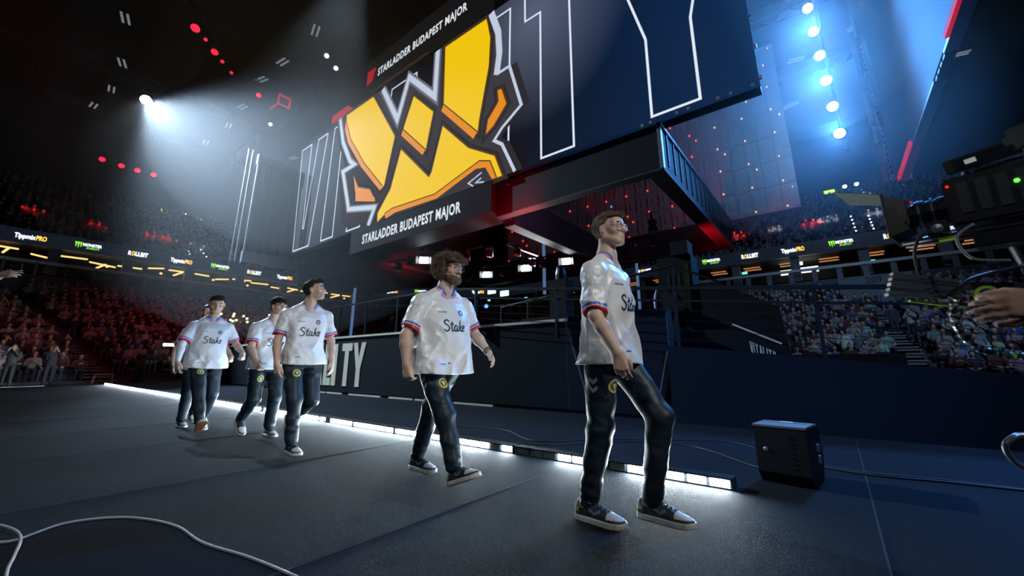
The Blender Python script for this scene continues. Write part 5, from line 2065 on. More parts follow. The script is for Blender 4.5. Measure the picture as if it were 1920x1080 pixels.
    if cap is not None:
        cf = Field().add(lambda P: np.maximum(headf(P) - .012, (.045 - ((P - hc) @ F)[:, 2])))
        vv, qq = polygonise(cf, hc - .17, hc + .17, .006)
        np_mesh('cap', vv, qq, cap, root)
    if beard:
        def shellb(P):
            qq = (P - hc4) @ F4 / f4(head_s)
            t = .003 + .011 * np.clip((-qq[:, 2] - .07) / .04, 0, 1) * np.clip((qq[:, 0] + .01) / .06, 0, 1)
            return headf(P) - (t + vnoise(qq * 90) * .004 + np.abs(vnoise(qq * 140 + 5)) * .004) * head_s

        def regb(P):
            qq = (P - hc4) @ F4 / f4(head_s)
            x, y, z = qq[:, 0], np.abs(qq[:, 1]), qq[:, 2]
            cheek = z + .058 + .10 * np.clip(x - .02, 0, .1) - .9 * np.clip(.012 - x, 0, .04) + .006 * vnoise(qq * 60)
            mouth = .016 - np.sqrt(((y) / 1.6) ** 2 + (z + .067) ** 2)
            front = np.where(x > .07, mouth, -1)
            moust = np.maximum(np.abs(z + .050) - .006, y - .03)
            moust = np.where(x > .07, moust, 1)
            r = np.maximum(np.minimum(np.maximum(cheek, front), moust), -.02 - x)
            return np.maximum(r, -.150 - z) * head_s
        bf = Field().add(shellb)
        bf.cut(regb, .004)
        bf.maxdisp = .02
        vv, qq = polygonise(bf, hc - .18, hc + .16, max(h * .75, .0038))
        bo = np_mesh('beard', vv, qq, hair_mat(beard), root)
        tufts(bo, hc, F, head_s, dict(kind='curl', col=beard, n=380, r=.0036), root)
    # ---- spectacles
    if glasses:
        gm, gw = glasses
        gl = None
        mb = MB()
        for sg in (1, -1):
            ring_ = []
            for k in range(20):
                a = 2 * math.pi * k / 20
                ca, sa = math.cos(a), math.sin(a)
                yy = .033 * sg + .025 * np.sign(ca) * abs(ca) ** .7
                zz = -.004 + .020 * np.sign(sa) * abs(sa) ** .7
                ring_.append(Vector(HW(.104 - .18 * (abs(yy) - .02) ** 1 * .6, yy * wide, zz)))
            ring_.append(ring_[0])
            mb.tube(ring_, gw, 6, cap=False)
            mb.tube([Vector(HW(.098, .058 * sg * wide, .006)), Vector(HW(.06, .076 * sg * wide, .008)), Vector(HW(-.005, .080 * sg * wide, .012)), Vector(HW(-.02, .080 * sg * wide, -.004))], gw * .8, 5)
        mb.tube([Vector(HW(.106, .009, .004)), Vector(HW(.112, 0, .008)), Vector(HW(.106, -.009, .004))], gw, 5)
        mb.build('spectacles', gm, root, smooth=True)
    # ---- jersey
    hem = pel + np.array([0, 0, J.get('hem', -.03)])
    top = (A['shR'] + A['shL']) / 2 + np.array([0, 0, .045])
    shw = np.linalg.norm((A['shL'] - A['shR'])) / 2
    lat = _n(A['shL'] - A['shR'])
    bw, bd = belly
    g = loose
    st = [(0, (.215 + bw) * g, (.175 + bd) * g, 0, 0), (.18, (.198 + bw) * g, (.150 + bd) * g, 0, 0), (.45, (.185 + bw) * g, (.132 + bd) * g, 0, 0),
          (.70, .195 * g + bw * .6, .128 + bd * .5, 0, 0), (.84, shw * .96, .118 + bd * .3, 0, 0), (.93, shw * .80, .098 + bd * .2, 0, 0), (1.0, shw * .45, .06, 0, 0)]
    S = Field()
    SL = {}
    torso = loft(hem, top, lat, st)
    st2 = [(-.12, (.225 + bw) * g, (.185 + bd) * g, 0, 0)] + st
    low = hem - (top - hem) * .10
    S.add(loft(low, top, lat, [((t_ + .10) / 1.10, *r_) for t_, *r_ in st2]), .0)
    for sd in 'RL':
        sh, el_ = A['sh' + sd] + np.array([0, 0, -.012]), A['el' + sd]
        S.add(cone(neck + np.array([0, 0, -.022]), sh + np.array([0, 0, -.012]), .052 * girth, .060), .045)
        d = el_ - sh
        se = sh + d * J.get('slv', .80)
        sl = cone(sh, se + d * .1, .066 * girth, .056 * girth)
        inn = cone(se - d * .22, se + d * .2, .042 * girth, .050 * girth)

        def slf(P, sl=sl, inn=inn, se=se.astype(f4), dn=_n(d).astype(f4)):
            dist = sl(P) - f4(.005) * vnoise(P * f4(22)) - f4(.004) * vnoise(P * f4(45))
            return np.maximum(np.maximum(dist, (P - se) @ dn), -inn(P))
        S.add(slf, .022)
        SL[sd] = sl
    # neck opening
    na = neck + np.array([0, 0, -.022]) + fw * .012
    nt_ = HW(-.03, 0, -.02) + fw * .01
    S.sub(cone(na, nt_, .061 * girth, .098 * girth), .005)
    # hollow hem
    S.sub(loft(hem - np.array([0, 0, .12]), hem + np.array([0, 0, .07]), lat, [(0, (.220 + bw) * g - .014, (.180 + bd) * g - .014, 0, 0), (1, (.200 + bw) * g - .022, (.154 + bd) * g - .022, 0, 0)]), .004)
    hz_, hv = f4(hem[2]), lat.astype(f4)

    def hemcut(P):
        return hz_ + f4(.006) * np.sin((P @ hv) * f4(9.0)) - P[:, 2]
    S.post = hemcut
    sd0 = J.get('seed', 0.0)

    def folds(P):
        q0 = P - pel
        a = q0 @ lat
        b = q0 @ fw
        z = q0[:, 2]
        w = np.clip(1.15 - z / .62, .25, 1)
        n1 = 1 - 2 * np.abs(vnoise(np.c_[a * 4.5 + z * 3.2 + sd0, b * 4.5 + sd0, z * 2.0 - a * 2.0]))
        n2 = 1 - 2 * np.abs(vnoise(np.c_[a * 9 - z * 6 + sd0 * 2, b * 9, z * 5 + a * 3 + 5]))
        n3 = vnoise(np.c_[a * 16 + 3 + sd0, b * 16, z * 3])
        n4 = 1 - 2 * np.abs(vnoise(np.c_[a * 14 + z * 11 + sd0, b * 14 + 2, z * 6 - a * 9]))
        return (n1 * .019 + n2 * .010 + n4 * .004 + n3 * .006 * np.clip(1 - z / .3, 0, 1)) * w
    S.disp = folds
    S.maxdisp = .02
    lo, hi = bounds([hem, top, neck] + [A[k] for k in A if k[:2] in ('sh', 'el')], .0)
    lo -= np.array([.32, .32, .04]) if bw else np.array([.28, .28, .04])
    hi += np.array([.32, .32, .10]) if bw else np.array([.28, .28, .10])
    v, q = polygonise(S, lo, hi, h * 1.35)
    band = np.full(len(v), 1.0)
    for sd in 'RL':
        sh, el_ = A['sh' + sd] + np.array([0, 0, -.012]), A['el' + sd]
        d = el_ - sh
        se = sh + d * J.get('slv', .80)
        t = -((v - se) @ _n(d))
        r = np.linalg.norm(v - se + t[:, None] * _n(d), axis=1)
        k = (t < .1) & (SL[sd](v.astype(f4)) < .03) & (SL[sd](v.astype(f4)) < torso(v.astype(f4)))
        band[k] = np.minimum(band[k], np.clip(t[k] / .10 + .0, 0, 1))
    ax = nt_ - na
    t = np.clip((v - na) @ ax / (ax @ ax), 0, 1)
    coll = (np.linalg.norm(v - na - t[:, None] * ax, axis=1) - (.061 + .037 * t) * girth) / .10
    coll = np.where(v[:, 2] > neck[2] - .2, np.clip(coll + .08, 0, 1), 1.0)
    sh_o = np_mesh('jersey', v, q, m_jersey, root, {'band': ('FLOAT', band), 'collar': ('FLOAT', coll)})
    # ---- trousers
    Pn = Field()
    Pn.add(loft(pel + np.array([0, 0, -.09]), pel + np.array([0, 0, .12]), lat, [(0, .160 + bw * .7, .112 + bd * .6, 0, 0), (1, .150 + bw * .7, .10 + bd * .6, 0, 0)]), 0)
    for sd in 'RL':
        hp_, kn_, an_ = A['hip' + sd], A['kn' + sd], A['an' + sd]
        kf = 1 + .12 * (girth - 1) * 3
        Pn.add(cone(hp_ + np.array([0, 0, -.02]), kn_, .098 * kf, .070 * kf), .03)
        Pn.add(cone(kn_, kn_ + (an_ - kn_) * .45, .070 * kf, .064 * kf), .03)
        Pn.add(cone(kn_ + (an_ - kn_) * .45, an_ + _n(kn_ - an_) * .02, .064 * kf, .052), .02)

    def pf(P):
        z = P[:, 2]
        n1 = 1 - 2 * np.abs(vnoise(np.c_[P[:, 0] * 7 + z * 5 + sd0, P[:, 1] * 7, z * 6 - P[:, 0] * 5]))
        low = np.clip((.32 - z) / .2, 0, 1)
        n2 = 1 - 2 * np.abs(vnoise(np.c_[P[:, 0] * 9 + sd0, P[:, 1] * 9, z * 26]))
        n3 = 1 - 2 * np.abs(vnoise(np.c_[P[:, 0] * 5 + z * 9, P[:, 1] * 5 + sd0, z * 11]))
        return n1 * .006 + n2 * .007 * low + n3 * .005
    Pn.disp = pf
    Pn.maxdisp = .018
    lo, hi = bounds([pel + .17, pel - .1] + [A[k] for k in A if k[:3] == 'hip' or k[:2] in ('kn', 'an')], .17 + bw)
    v, q = polygonise(Pn, lo, hi, h * 1.35)
    tr_o = np_mesh('trousers', v, q, m_pants, root)
    # ---- shoes
    for sd in 'RL':
        yaw, pitch = J['foot' + sd]
        shoe(root, A['an' + sd] - np.array([0, 0, .0]), yaw, pitch, max(h * .9, .0042))
    if not dec:
        return root
    # ---- prints
    bs_, bt = bvh_of(sh_o), bvh_of(tr_o)
    cz = top[2]
    front = _n(np.cross(lat, (0, 0, 1)))
    if front @ fw < 0:
        front = -front
    mid = (top + hem) / 2
    U = lat                       # wearer's left; reads right way round when seen from the front
    Vz = np.array([0, 0, 1.0])
    D = -front

    def at(du, dz):
        return mid * np.array([1, 1, 0]) + np.array([0, 0, cz + dz]) + U * du + front * .1
    uv, fs = ribbon_uv(SCRIPT, .066)
    k = .088
    uv = [((a - 1.2) * k + .01, (b - .5) * k) for a, b in uv]
    decal('chest_script', uv, fs, bs_, at(.0, -.245), U, Vz, D, m_print, sh_o)
    uv, fs = disc_uv(.026)
    decal('chest_badge', uv, fs, bs_, at(.085, -.135), U, Vz, D, m_printn, sh_o)
    uv, fs = disc_uv(.0225, .0208)
    decal('badge_ring', uv, fs, bs_, at(.085, -.135), U, Vz, D, m_printw, sh_o, .004)
    uv, fs = ribbon_uv([[(-.011, .010), (-.004, -.004), (0, -.012), (.004, -.004), (.011, .010)], [(-.004, .010), (0, .0), (.004, .010)]], .0028)
    decal('badge_mark', uv, fs, bs_, at(.085, -.135), U, Vz, D, m_printw, sh_o, .0045)
    uv, fs = ribbon_uv([[(-.034 + .010 * i, -.004), (-.034 + .010 * i, .005), (-.028 + .010 * i, .005), (-.028 + .010 * i, -.004)] for i in range(7)], .0013)
    decal('maker_mark', uv, fs, bs_, at(-.085, -.135), U, Vz, D, m_printb, sh_o)
    uv, fs = ribbon_uv([[(-.03 + .011 * i, -.006), (-.027 + .011 * i, .006), (-.022 + .011 * i, -.004)] for i in range(6)], .0020)
    shl = A['shL'] * .6 + neck * .4
    decal('shoulder_mark', uv, fs, bs_, shl + np.array([0, 0, .06]) + front * .06, U, _n(Vz - front * .6), _n(-front * .5 - Vz), m_print, sh_o)
    uv, fs = ribbon_uv([[(-.025, 0), (.0, .003), (.025, 0)]], .004)
    hp2 = hem * np.array([1, 1, 0]) + np.array([0, 0, hem[2] + .075]) - lat * .10 + front * .1
    decal('hem_tag', uv, fs, bs_, hp2, U, Vz, D, m_printb, sh_o)
    # crest on the right thigh, chevrons on the outer side
    th = _n(A['knR'] - A['hipR'])
    fr = _n(front - th * (front @ th))
    cen = A['hipR'] + th * J.get('crestz', .175) + fr * .05 + lat * J.get('crest', 0.01)
    uv, fs = disc_uv(.040)
    decal('crest_disc', uv, fs, bt, cen, lat, -th, -fr, m_printy, tr_o, .003)
    uv, fs = disc_uv(.031)
    decal('crest_field', uv, fs, bt, cen, lat, -th, -fr, m_printn, tr_o, .0045)
    uv, fs = disc_uv(.030, .026)
    decal('crest_ring', uv, fs, bt, cen, lat, -th, -fr, m_printg, tr_o, .0055)
    uv, fs = ribbon_uv([[(-.014, .012), (-.007, -.003), (0, -.016), (.007, -.003), (.014, .012)], [(-.006, .014), (0, .0), (.006, .014)]], .0048)
    decal('crest_mark', uv, fs, bt, cen, lat, -th, -fr, m_printy, tr_o, .006)
    for kk in range(2):
        uv = [(-.026, .018), (-.026, .040), (0, .020), (.026, .040), (.026, .018), (0, -.004)]
        uv = [(a, b - kk * .048) for a, b in uv]
        sdv = _n(-lat - th * (-lat @ th))
        o2 = A['hipR'] + th * .17 + sdv * .1
        decal('hip_chevron', uv, [(0, 1, 2, 5), (2, 3, 4, 5)], bt, o2, _n(np.cross(-th, sdv)), -th, -sdv, m_printg, tr_o, .003)
    # trouser piping (thin pale side seam)
    side = []
    for (p, q_) in ((A['hipR'], A['knR']),):
        for t_ in np.linspace(.05, .45, 8):
            side.append((p + (q_ - p) * t_))
    if wrist_L:
        wr = A['wrL']
        d = _n(wr - A['elL'])
        mb = MB()
        for off in (-.012, .004, .018):
            c = wr - d * (.02 + off)
            s1 = _n(np.cross(d, (0, 0, 1)))
            s2 = np.cross(d, s1)
            mb.tube([Vector(c + (s1 * math.cos(a) + s2 * math.sin(a)) * .033) for a in np.linspace(0, 2 * math.pi, 17)], .0042, 5, cap=False)
        mb.build('bracelet', m_metal, root, smooth=True)
    if tattoo_L:
        bb = bvh_of(body)
        el_, wr = A['elL'], A['wrL']
        d = _n(wr - el_)
        c = el_ + (wr - el_) * .32
        toc = _n(np.array([0, 0, CAM_H]) - c)
        uv, fs = ribbon_uv([[(-.022, -.02), (-.011, 0), (0, .02)], [(0, .02), (.011, 0), (.022, -.02)], [(.022, -.02), (0, -.02), (-.022, -.02)]], .0012)
        decal('tattoo', uv, fs, bb, c, _n(np.cross(-d, toc)), -d, -toc, m_print, body, .0015)
    return root


P1 = dict(yaw=0.0, head=(-1.045, 2.36, 1.725), head_rot=(-0.05, 0.06), neck=(-1.075, 2.36, 1.545),
          shR=(-1.085, 2.175, 1.445), shL=(-1.075, 2.545, 1.445), elR=(-1.045, 2.10, 1.135), wrR=(-.925, 2.105, .925), hdR=(-.905, 2.11, .80),
          elL=(-1.20, 2.62, 1.16), wrL=(-1.22, 2.60, .93), hdL=(-1.20, 2.58, .80), hipR=(-1.105, 2.265, .925), hipL=(-1.075, 2.455, .925),
          knR=(-1.13, 2.262, .505), anR=(-1.235, 2.28, .098), knL=(-.845, 2.45, .575), anL=(-.925, 2.44, .125),
          footR=(-.02, 0.0), footL=(0.02, -.02), hem=-.062, seed=1.7, slv=.90, crest=-.012,
          handR=dict(thumb=(1, .2, 0), curl=(.35, .5, .3), spread=.08, ti=.2, back=(0.1, -1, 0)))
player(P1, 'tall short-haired player with clear glasses leading the walk, in white jersey and dark trousers', 0.0048, skin=(.60, .40, .31),
       hair=dict(kind='crop', col=(.15, .095, .05), top=.012, line=.068, side=-.004, slope=.30, low=-.055), glasses=(m_glass, .0030), wide=.94, head_s=1.0)
P2 = dict(yaw=0.05, head=(-2.50, 2.31, 1.665), head_rot=(.12, -.02), neck=(-2.55, 2.30, 1.49),
          shR=(-2.60, 2.095, 1.385), shL=(-2.54, 2.505, 1.395), elR=(-2.61, 1.975, 1.085), wrR=(-2.56, 1.955, .865), hdR=(-2.53, 1.96, .73),
          elL=(-2.50, 2.625, 1.13), wrL=(-2.35, 2.66, .965), hdL=(-2.26, 2.64, .88), hipR=(-2.585, 2.195, .895), hipL=(-2.565, 2.405, .895),
          knR=(-2.40, 2.215, .49), anR=(-2.27, 2.215, .135), knL=(-2.76, 2.40, .515), anL=(-2.915, 2.40, .105),
          footR=(.02, .34), footL=(.05, -.03), hem=-.10, seed=4.2, slv=.78, crestz=.225,
          handR=dict(thumb=(1, .15, 0), curl=(.7, .8, .4), spread=.03, ti=.8, back=(0, -1, 0)), handL=dict(thumb=(.35, -.6, .5), curl=(.35, .4, .25), ti=.5, back=(.4, .5, .6)))
player(P2, 'stocky bearded player with curly brown hair and glasses, second in the walk', 0.005, skin=(.60, .42, .32),
       hair=dict(kind='curl', col=(.115, .066, .033), line=.048, side=.020, slope=.2, low=-.075), beard=(.15, .085, .042), belly=(.055, .055), girth=1.16, glasses=(m_glassd, .0020),
       wide=1.05, head_s=1.02, wrist_L=True)
P3 = dict(yaw=-.02, head=(-4.56, 2.14, 1.695), head_rot=(.82, .26), neck=(-4.615, 2.13, 1.535),
          shR=(-4.675, 1.93, 1.43), shL=(-4.60, 2.33, 1.44), elR=(-4.655, 1.855, 1.11), wrR=(-4.575, 1.85, .865), hdR=(-4.55, 1.86, .73),
          elL=(-4.60, 2.42, 1.13), wrL=(-4.52, 2.415, .885), hdL=(-4.48, 2.40, .76), hipR=(-4.62, 2.03, .92), hipL=(-4.60, 2.23, .92),
          knR=(-4.475, 2.03, .505), anR=(-4.43, 2.03, .10), knL=(-4.52, 2.225, .50), anL=(-4.92, 2.23, .285),
          footR=(-.05, 0.0), footL=(.0, -1.15), hem=-.05, seed=7.9, slv=.74, handR=dict(thumb=(1, .3, 0), curl=(.35, .45, .3), back=(0, -1, 0)),
          handL=dict(thumb=(.6, -.6, 0), curl=(.35, .45, .3), back=(.5, .8, 0)))
player(P3, 'dark-haired player looking up over his shoulder, with a forearm tattoo, third in the walk', 0.0066, skin=(.58, .39, .29),
       hair=dict(kind='crop', col=(.018, .016, .015), top=.016, line=.062, side=.0, low=-.050), stubble=.28, wide=.97, tattoo_L=True, loose=.98)
P4 = dict(yaw=.10, head=(-5.70, 2.23, 1.622), head_rot=(.18, .02), neck=(-5.76, 2.22, 1.46),
          shR=(-5.77, 2.035, 1.36), shL=(-5.79, 2.405, 1.37), elR=(-5.67, 1.965, 1.07), wrR=(-5.475, 1.975, .905), hdR=(-5.37, 1.985, .80),
          elL=(-5.96, 2.47, 1.10), wrL=(-6.02, 2.48, .86), hdL=(-6.02, 2.47, .73), hipR=(-5.79, 2.125, .87), hipL=(-5.77, 2.315, .87),
          knR=(-5.775, 2.12, .455), anR=(-6.085, 2.12, .205), knL=(-5.655, 2.315, .47), anL=(-5.725, 2.32, .10),
          footR=(.0, -.62), footL=(.0, 0.0), hem=-.06, seed=2.4, slv=.74, handR=dict(thumb=(.3, .3, 1), curl=(.4, .5, .3), back=(.3, -1, .2)))
player(P4, 'smiling black-haired player with gold glasses and a fringe, fourth in the walk', 0.0075, skin=(.58, .41, .32),
       hair=dict(kind='flat', col=(.012, .010, .010), top=.018, line=.038, side=.012, low=-.055, fringe=-.004), glasses=(m_gold, .0019), wide=.94, smile=.006, head_s=.98)
P5 = dict(yaw=-.05, head=(-6.865, 1.86, 1.715), head_rot=(-.20, -.24), neck=(-6.915, 1.86, 1.525),
          shR=(-6.945, 1.66, 1.42), shL=(-6.905, 2.06, 1.42), elR=(-6.86, 1.545, 1.13), wrR=(-6.79, 1.52, .90), hdR=(-6.76, 1.53, .77),
          elL=(-6.86, 2.185, 1.15), wrL=(-6.68, 2.23, 1.02), hdL=(-6.58, 2.21, .94), hipR=(-6.89, 1.765, .90), hipL=(-6.88, 1.955, .90),
          knR=(-6.61, 1.765, .52), anR=(-6.39, 1.765, .165), knL=(-6.80, 1.965, .475), anL=(-7.06, 1.97, .145),
          footR=(-.08, .55), footL=(.0, -.25), hem=-.08, crestz=.215, seed=9.3, slv=.80, handR=dict(thumb=(1, .3, 0), curl=(.35, .45, .3), back=(0, -1, 0)),
          handL=dict(thumb=(.5, -.5, .5), curl=(.8, .8, .5), back=(.4, .5, .6)))
player(P5, 'short-haired player looking down, with a white arm sleeve, fifth and leftmost in the walk', 0.0075, skin=(.60, .42, .32),
       hair=dict(kind='crop', col=(.030, .020, .014), top=.014, line=.060, side=.002, low=-.045), sleeve_R=True, lookdown=True, wide=1.08, head_s=1.06, stubble=.12, belly=(.02, .01), girth=1.06)
P6 = {k: (tuple(np.array(v) + np.array([-.95, .16, -.03])) if isinstance(v, tuple) and len(v) == 3 else v) for k, v in P5.items()}
P6.update(head_rot=(-.1, 0.0), anR=(-7.55, 1.86, .10), knR=(-7.62, 1.90, .48), anL=(-8.1, 2.12, .20), knL=(-7.82, 2.12, .46), footR=(0, 0), footL=(0, -.6), seed=3.3)
player(P6, 'player in white jersey almost hidden behind the player who looks down', 0.012, skin=(.60, .42, .32), hair=dict(kind='crop', col=(.05, .04, .03), top=.02, line=.06, side=-.02, low=-.045),
       detail=False, dec=False, cap=m_printw)


# ------------------------------------------------------------------ audience and bystanders
def figure_parts(pose, s=1.0):
    """parts of a simple clothed figure facing +x, feet on z=0: (kind, ops)"""
    hip = .50 if pose.startswith('sit') else .92
    lean = .06 if pose.startswith('sit') else 0.0
    c = lambda *a: np.array(a, float)
    ne = c(lean + .02, 0, hip + .56)
    hd = c(lean + .07, 0, hip + .72)
    cloth, skin, hair, legs = [], [], [], []
    cloth.append(('+', cone(c(0, 0, hip + .02), c(lean, 0, hip + .38), .155, .165, (1, 0, 0), .72), .0))
    cloth.append(('+', cone(c(lean, .13, hip + .47), c(lean, -.13, hip + .47), .075, .075), .06))
    skin.append(('+', cone(ne - c(0, 0, .06), hd - c(.02, 0, .06), .05, .05), .02))
    skin.append(('+', ell(hd, (.095, .076, .118)), .02))
    skin.append(('+', cone(hd + c(.09, 0, .0), hd + c(.105, 0, -.03), .012, .015), .015))
    hair.append(('+', ell(hd + c(-.02, 0, .035), (.098, .085, .10)), .0))
    for sg in (1, -1):
        sh = c(lean, .19 * sg, hip + .46)
        if pose in ('sit_phone', 'stand_phone'):
            el_, wr = c(lean + .22, .22 * sg, hip + .34), c(lean + .32, .06 * sg, hip + .62)
        elif pose == 'sit_clap':
            el_, wr = c(lean + .14, .25 * sg, hip + .22), c(lean + .34, .04 * sg, hip + .36)
        elif pose == 'stand_chin' and sg < 0:
            el_, wr = c(lean + .12, -.22, hip + .24), c(lean + .17, -.04, hip + .50)
        elif pose.startswith('sit'):
            el_, wr = c(lean + .10, .26 * sg, hip + .20), c(lean + .34, .10 * sg, hip + .14)
        else:
            el_, wr = c(lean - .02, .25 * sg, hip + .18), c(lean + .06, .25 * sg, hip - .06)
        cloth.append(('+', cone(sh, el_, .062, .052), .04))
        cloth.append(('+', cone(el_, el_ + (wr - el_) * .75, .050, .040), .03))
        skin.append(('+', cone(el_ + (wr - el_) * .8, wr, .034, .036), .02))
        skin.append(('+', cone(wr, wr + _n(wr - el_) * .08, .038, .028), .02))
        if pose.startswith('sit'):
            kn, an = c(.46, .11 * sg, .50), c(.44, .12 * sg, .08)
        else:
            kn, an = c(.03, .10 * sg, .50), c(0, .11 * sg, .08)
        legs.append(('+', cone(c(0, .09 * sg, hip), kn, .092, .070), .03))
        legs.append(('+', cone(kn, an, .066, .050), .03))
        legs.append(('+', cone(an - c(.03, 0, .03), an + c(.15, 0, -.04), .045, .035), .03))
    return {'cloth': cloth, 'skin': skin, 'hair': hair, 'legs': legs}


def figure_mesh(parts, h, lo=(-.5, -.5, -.05), hi=(.75, .5, 2.0)):
    ops = []
    for k in ('legs', 'cloth', 'skin', 'hair'):
        for o in parts[k]:
            ops.append((o[0], o[1], max(o[2], .012)))
    v, q = polygonise(to_field(ops), lo, hi, h, 6)
    d = np.stack([to_field(parts[k])(v) for k in ('cloth', 'skin', 'hair', 'legs')], 1)
    hz = d[:, 2]
    # hair only where it is behind the face
    idx = d.argmin(1)
    return v, q, idx


def face_front(v, idx, hdx):
    return idx


POSES = ['sit', 'sit_phone', 'sit_clap', 'sit_rest']
m_spec = M('spectator', (.5, .5, .5), 0.8)
nt = m_spec.node_tree
_oi = nt.nodes.new('ShaderNodeObjectInfo')
_at = nt.nodes.new('ShaderNodeAttribute')
_at.attribute_name = 'col'
_mx = nt.nodes.new('ShaderNodeMix')
_mx.data_type = 'RGBA'
nt.links.new(_at.outputs['Alpha'], _mx.inputs[0])
nt.links.new(_oi.outputs['Color'], _mx.inputs[7])
nt.links.new(_at.outputs['Color'], _mx.inputs[6])
nt.links.new(_mx.outputs[2], nt.nodes['Principled BSDF'].inputs['Base Color'])
HAIRS = [(.02, .016, .012), (.05, .03, .018), (.10, .06, .03), (.015, .015, .018)]


def spec_mesh(name, pose, h, hairc, legc=(.02, .025, .04)):
    v, q, idx = figure_mesh(figure_parts(pose), h)
    tab = np.array([(.5, .5, .5, 1), (.50, .33, .25, 0), (*hairc, 0), (*legc, 0)])
    col = tab[idx]
    return v, q, col


protos = []
for i in range(8):
    v, q, col = spec_mesh('spectator', POSES[i % 4], .030, HAIRS[i % 4], ((.02, .025, .04), (.05, .06, .09))[i % 2])
    o = np_mesh('spectator', v, q, m_spec, None, {'col': ('FLOAT_COLOR', col)})
    protos.append(o.data)
    bpy.data.objects.remove(o)


def low_figure(pose, hairc):
    """very small spectator for the far rows"""
    mb = MB()
    col = []

    def part(c4, n_before):
        col.extend([c4] * (mb.n - n_before))
    n = mb.n
    mb.tube([(0, 0, .42), (.02, 0, .72), (.05, 0, 1.0)], [.20, .21, .13], 6)
    part((.5, .5, .5, 1), n)
    n = mb.n
    mb.tube([(.05, 0, 1.0), (.07, 0, 1.13), (.09, 0, 1.24)], [.06, .10, .085], 6)
    part((.50, .33, .25, 0), n)
    n = mb.n
    mb.tube([(.02, 0, 1.16), (.05, 0, 1.27), (.06, 0, 1.31)], [.105, .10, .04], 6)
    part((*hairc, 0), n)
    for sg in (1, -1):
        n = mb.n
        w = (.34, .06 * sg, 1.06) if pose == 1 else ((.36, .05 * sg, .86) if pose == 2 else (.36, .12 * sg, .62))
        mb.tube([(.04, .2 * sg, .95), (.16, .25 * sg, .74), w], [.065, .055, .04], 4)
        part((.5, .5, .5, 1), n)
        n = mb.n
        mb.tube([(0, .1 * sg, .5), (.45, .11 * sg, .5), (.44, .11 * sg, .05)], [.09, .08, .06], 4)
        part((.02, .025, .04, 0), n)
    tri = []
    for f in mb.f:
        for k in range(1, len(f) - 1):
            tri.append((f[0], f[k], f[k + 1]))
    return np.array(mb.v, float), np.array(tri), np.array(col, float)


lows = [low_figure(i, HAIRS[i]) for i in range(4)]

CLOTH = [((.02, .02, .025), 'black'), ((.03, .04, .08), 'navy'), ((.40, .42, .46), 'white'), ((.22, .23, .26), 'grey'), ((.11, .03, .03), 'red'), ((.05, .11, .24), 'blue'),
         ((.02, .02, .025), 'black'), ((.03, .03, .04), 'charcoal'), ((.26, .26, .27), 'pale grey'), ((.30, .32, .36), 'pale blue'), ((.07, .03, .04), 'maroon'), ((.12, .16, .24), 'slate blue')]
seats = []
for tier, rows, step in (('lower', LOWER, 0.50), ('upper', UPPER, 0.52)):
    for ri, (d, z) in enumerate(rows):
        P = plan(d)
        for si in range(3):
            a, b = np.array(P[si]), np.array(P[si + 1])
            L = np.linalg.norm(b - a)
            n = int(L / step)
            t = (b - a) / L
            nrm = np.array([t[1], -t[0]])
            for k in range(n):
                p = a + t * (k + .5) * step + t * RNG.uniform(-.07, .07)
                if tier == 'lower':
                    if si == 2 and 2.15 < p[0] < 3.35:
                        continue
                    if si == 2 and any(abs(p[0] - x0) < .5 for x0 in (-8.5, -19.5)):
                        continue
                    if si == 2 and ri >= 13 and any(x0 - 1.3 < p[0] < x0 + 2.5 for x0 in (2.1, -9.0, -20.0)):
                        continue
                    if si == 0 and abs(p[1] - (3.8 - .335 * (14.0 - d))) < .65:
                        continue
                if RNG.random() < (.07 if tier == 'lower' else .10):
                    continue
                seats.append((p[0], p[1], z, math.atan2(nrm[1], nrm[0]) + RNG.uniform(-.25, .25), tier, si, ri))


def cam_project(p):
    q = Vector(p) - cam.matrix_world.translation
    zc = q.dot(_fwd)
    return 960 + 750 * q.dot(_right) / zc, 500 - 750 * q.dot(_up) / zc, zc


bpy.context.view_layer.update()
dg = bpy.context.evaluated_depsgraph_get()
cands, rest = [], []
org = cam.matrix_world.translation.copy()
for s in seats:
    hp = Vector((s[0], s[1], s[2] + 1.1))
    u, v, zc = cam_project(hp)
    if zc < 1 or u < -140 or u > 2060 or v < 200 or v > 760:
        continue
    if -60 < u < 1980 and v < 745 and s[4] == 'lower' and zc < 29:
        dd = hp - org
        ok, loc, nrm, idx, ob, mat = SC.ray_cast(dg, org, dd.normalized(), distance=dd.length - .4)
        if not ok:
            cands.append((zc, s, u, v))
            continue
    rest.append(s)
cands.sort(key=lambda c: c[0])
sel, over = cands[:300], cands[300:]
rest += [c[1] for c in over]
ROWN = ['front', 'second', 'third', 'fourth', 'fifth', 'sixth', 'seventh', 'eighth', 'ninth', 'tenth', 'eleventh', 'twelfth', 'thirteenth', 'fourteenth', 'fifteenth', 'sixteenth', 'top']
ACT = {0: 'seated', 1: 'holding phone up', 2: 'clapping', 3: 'seated'}
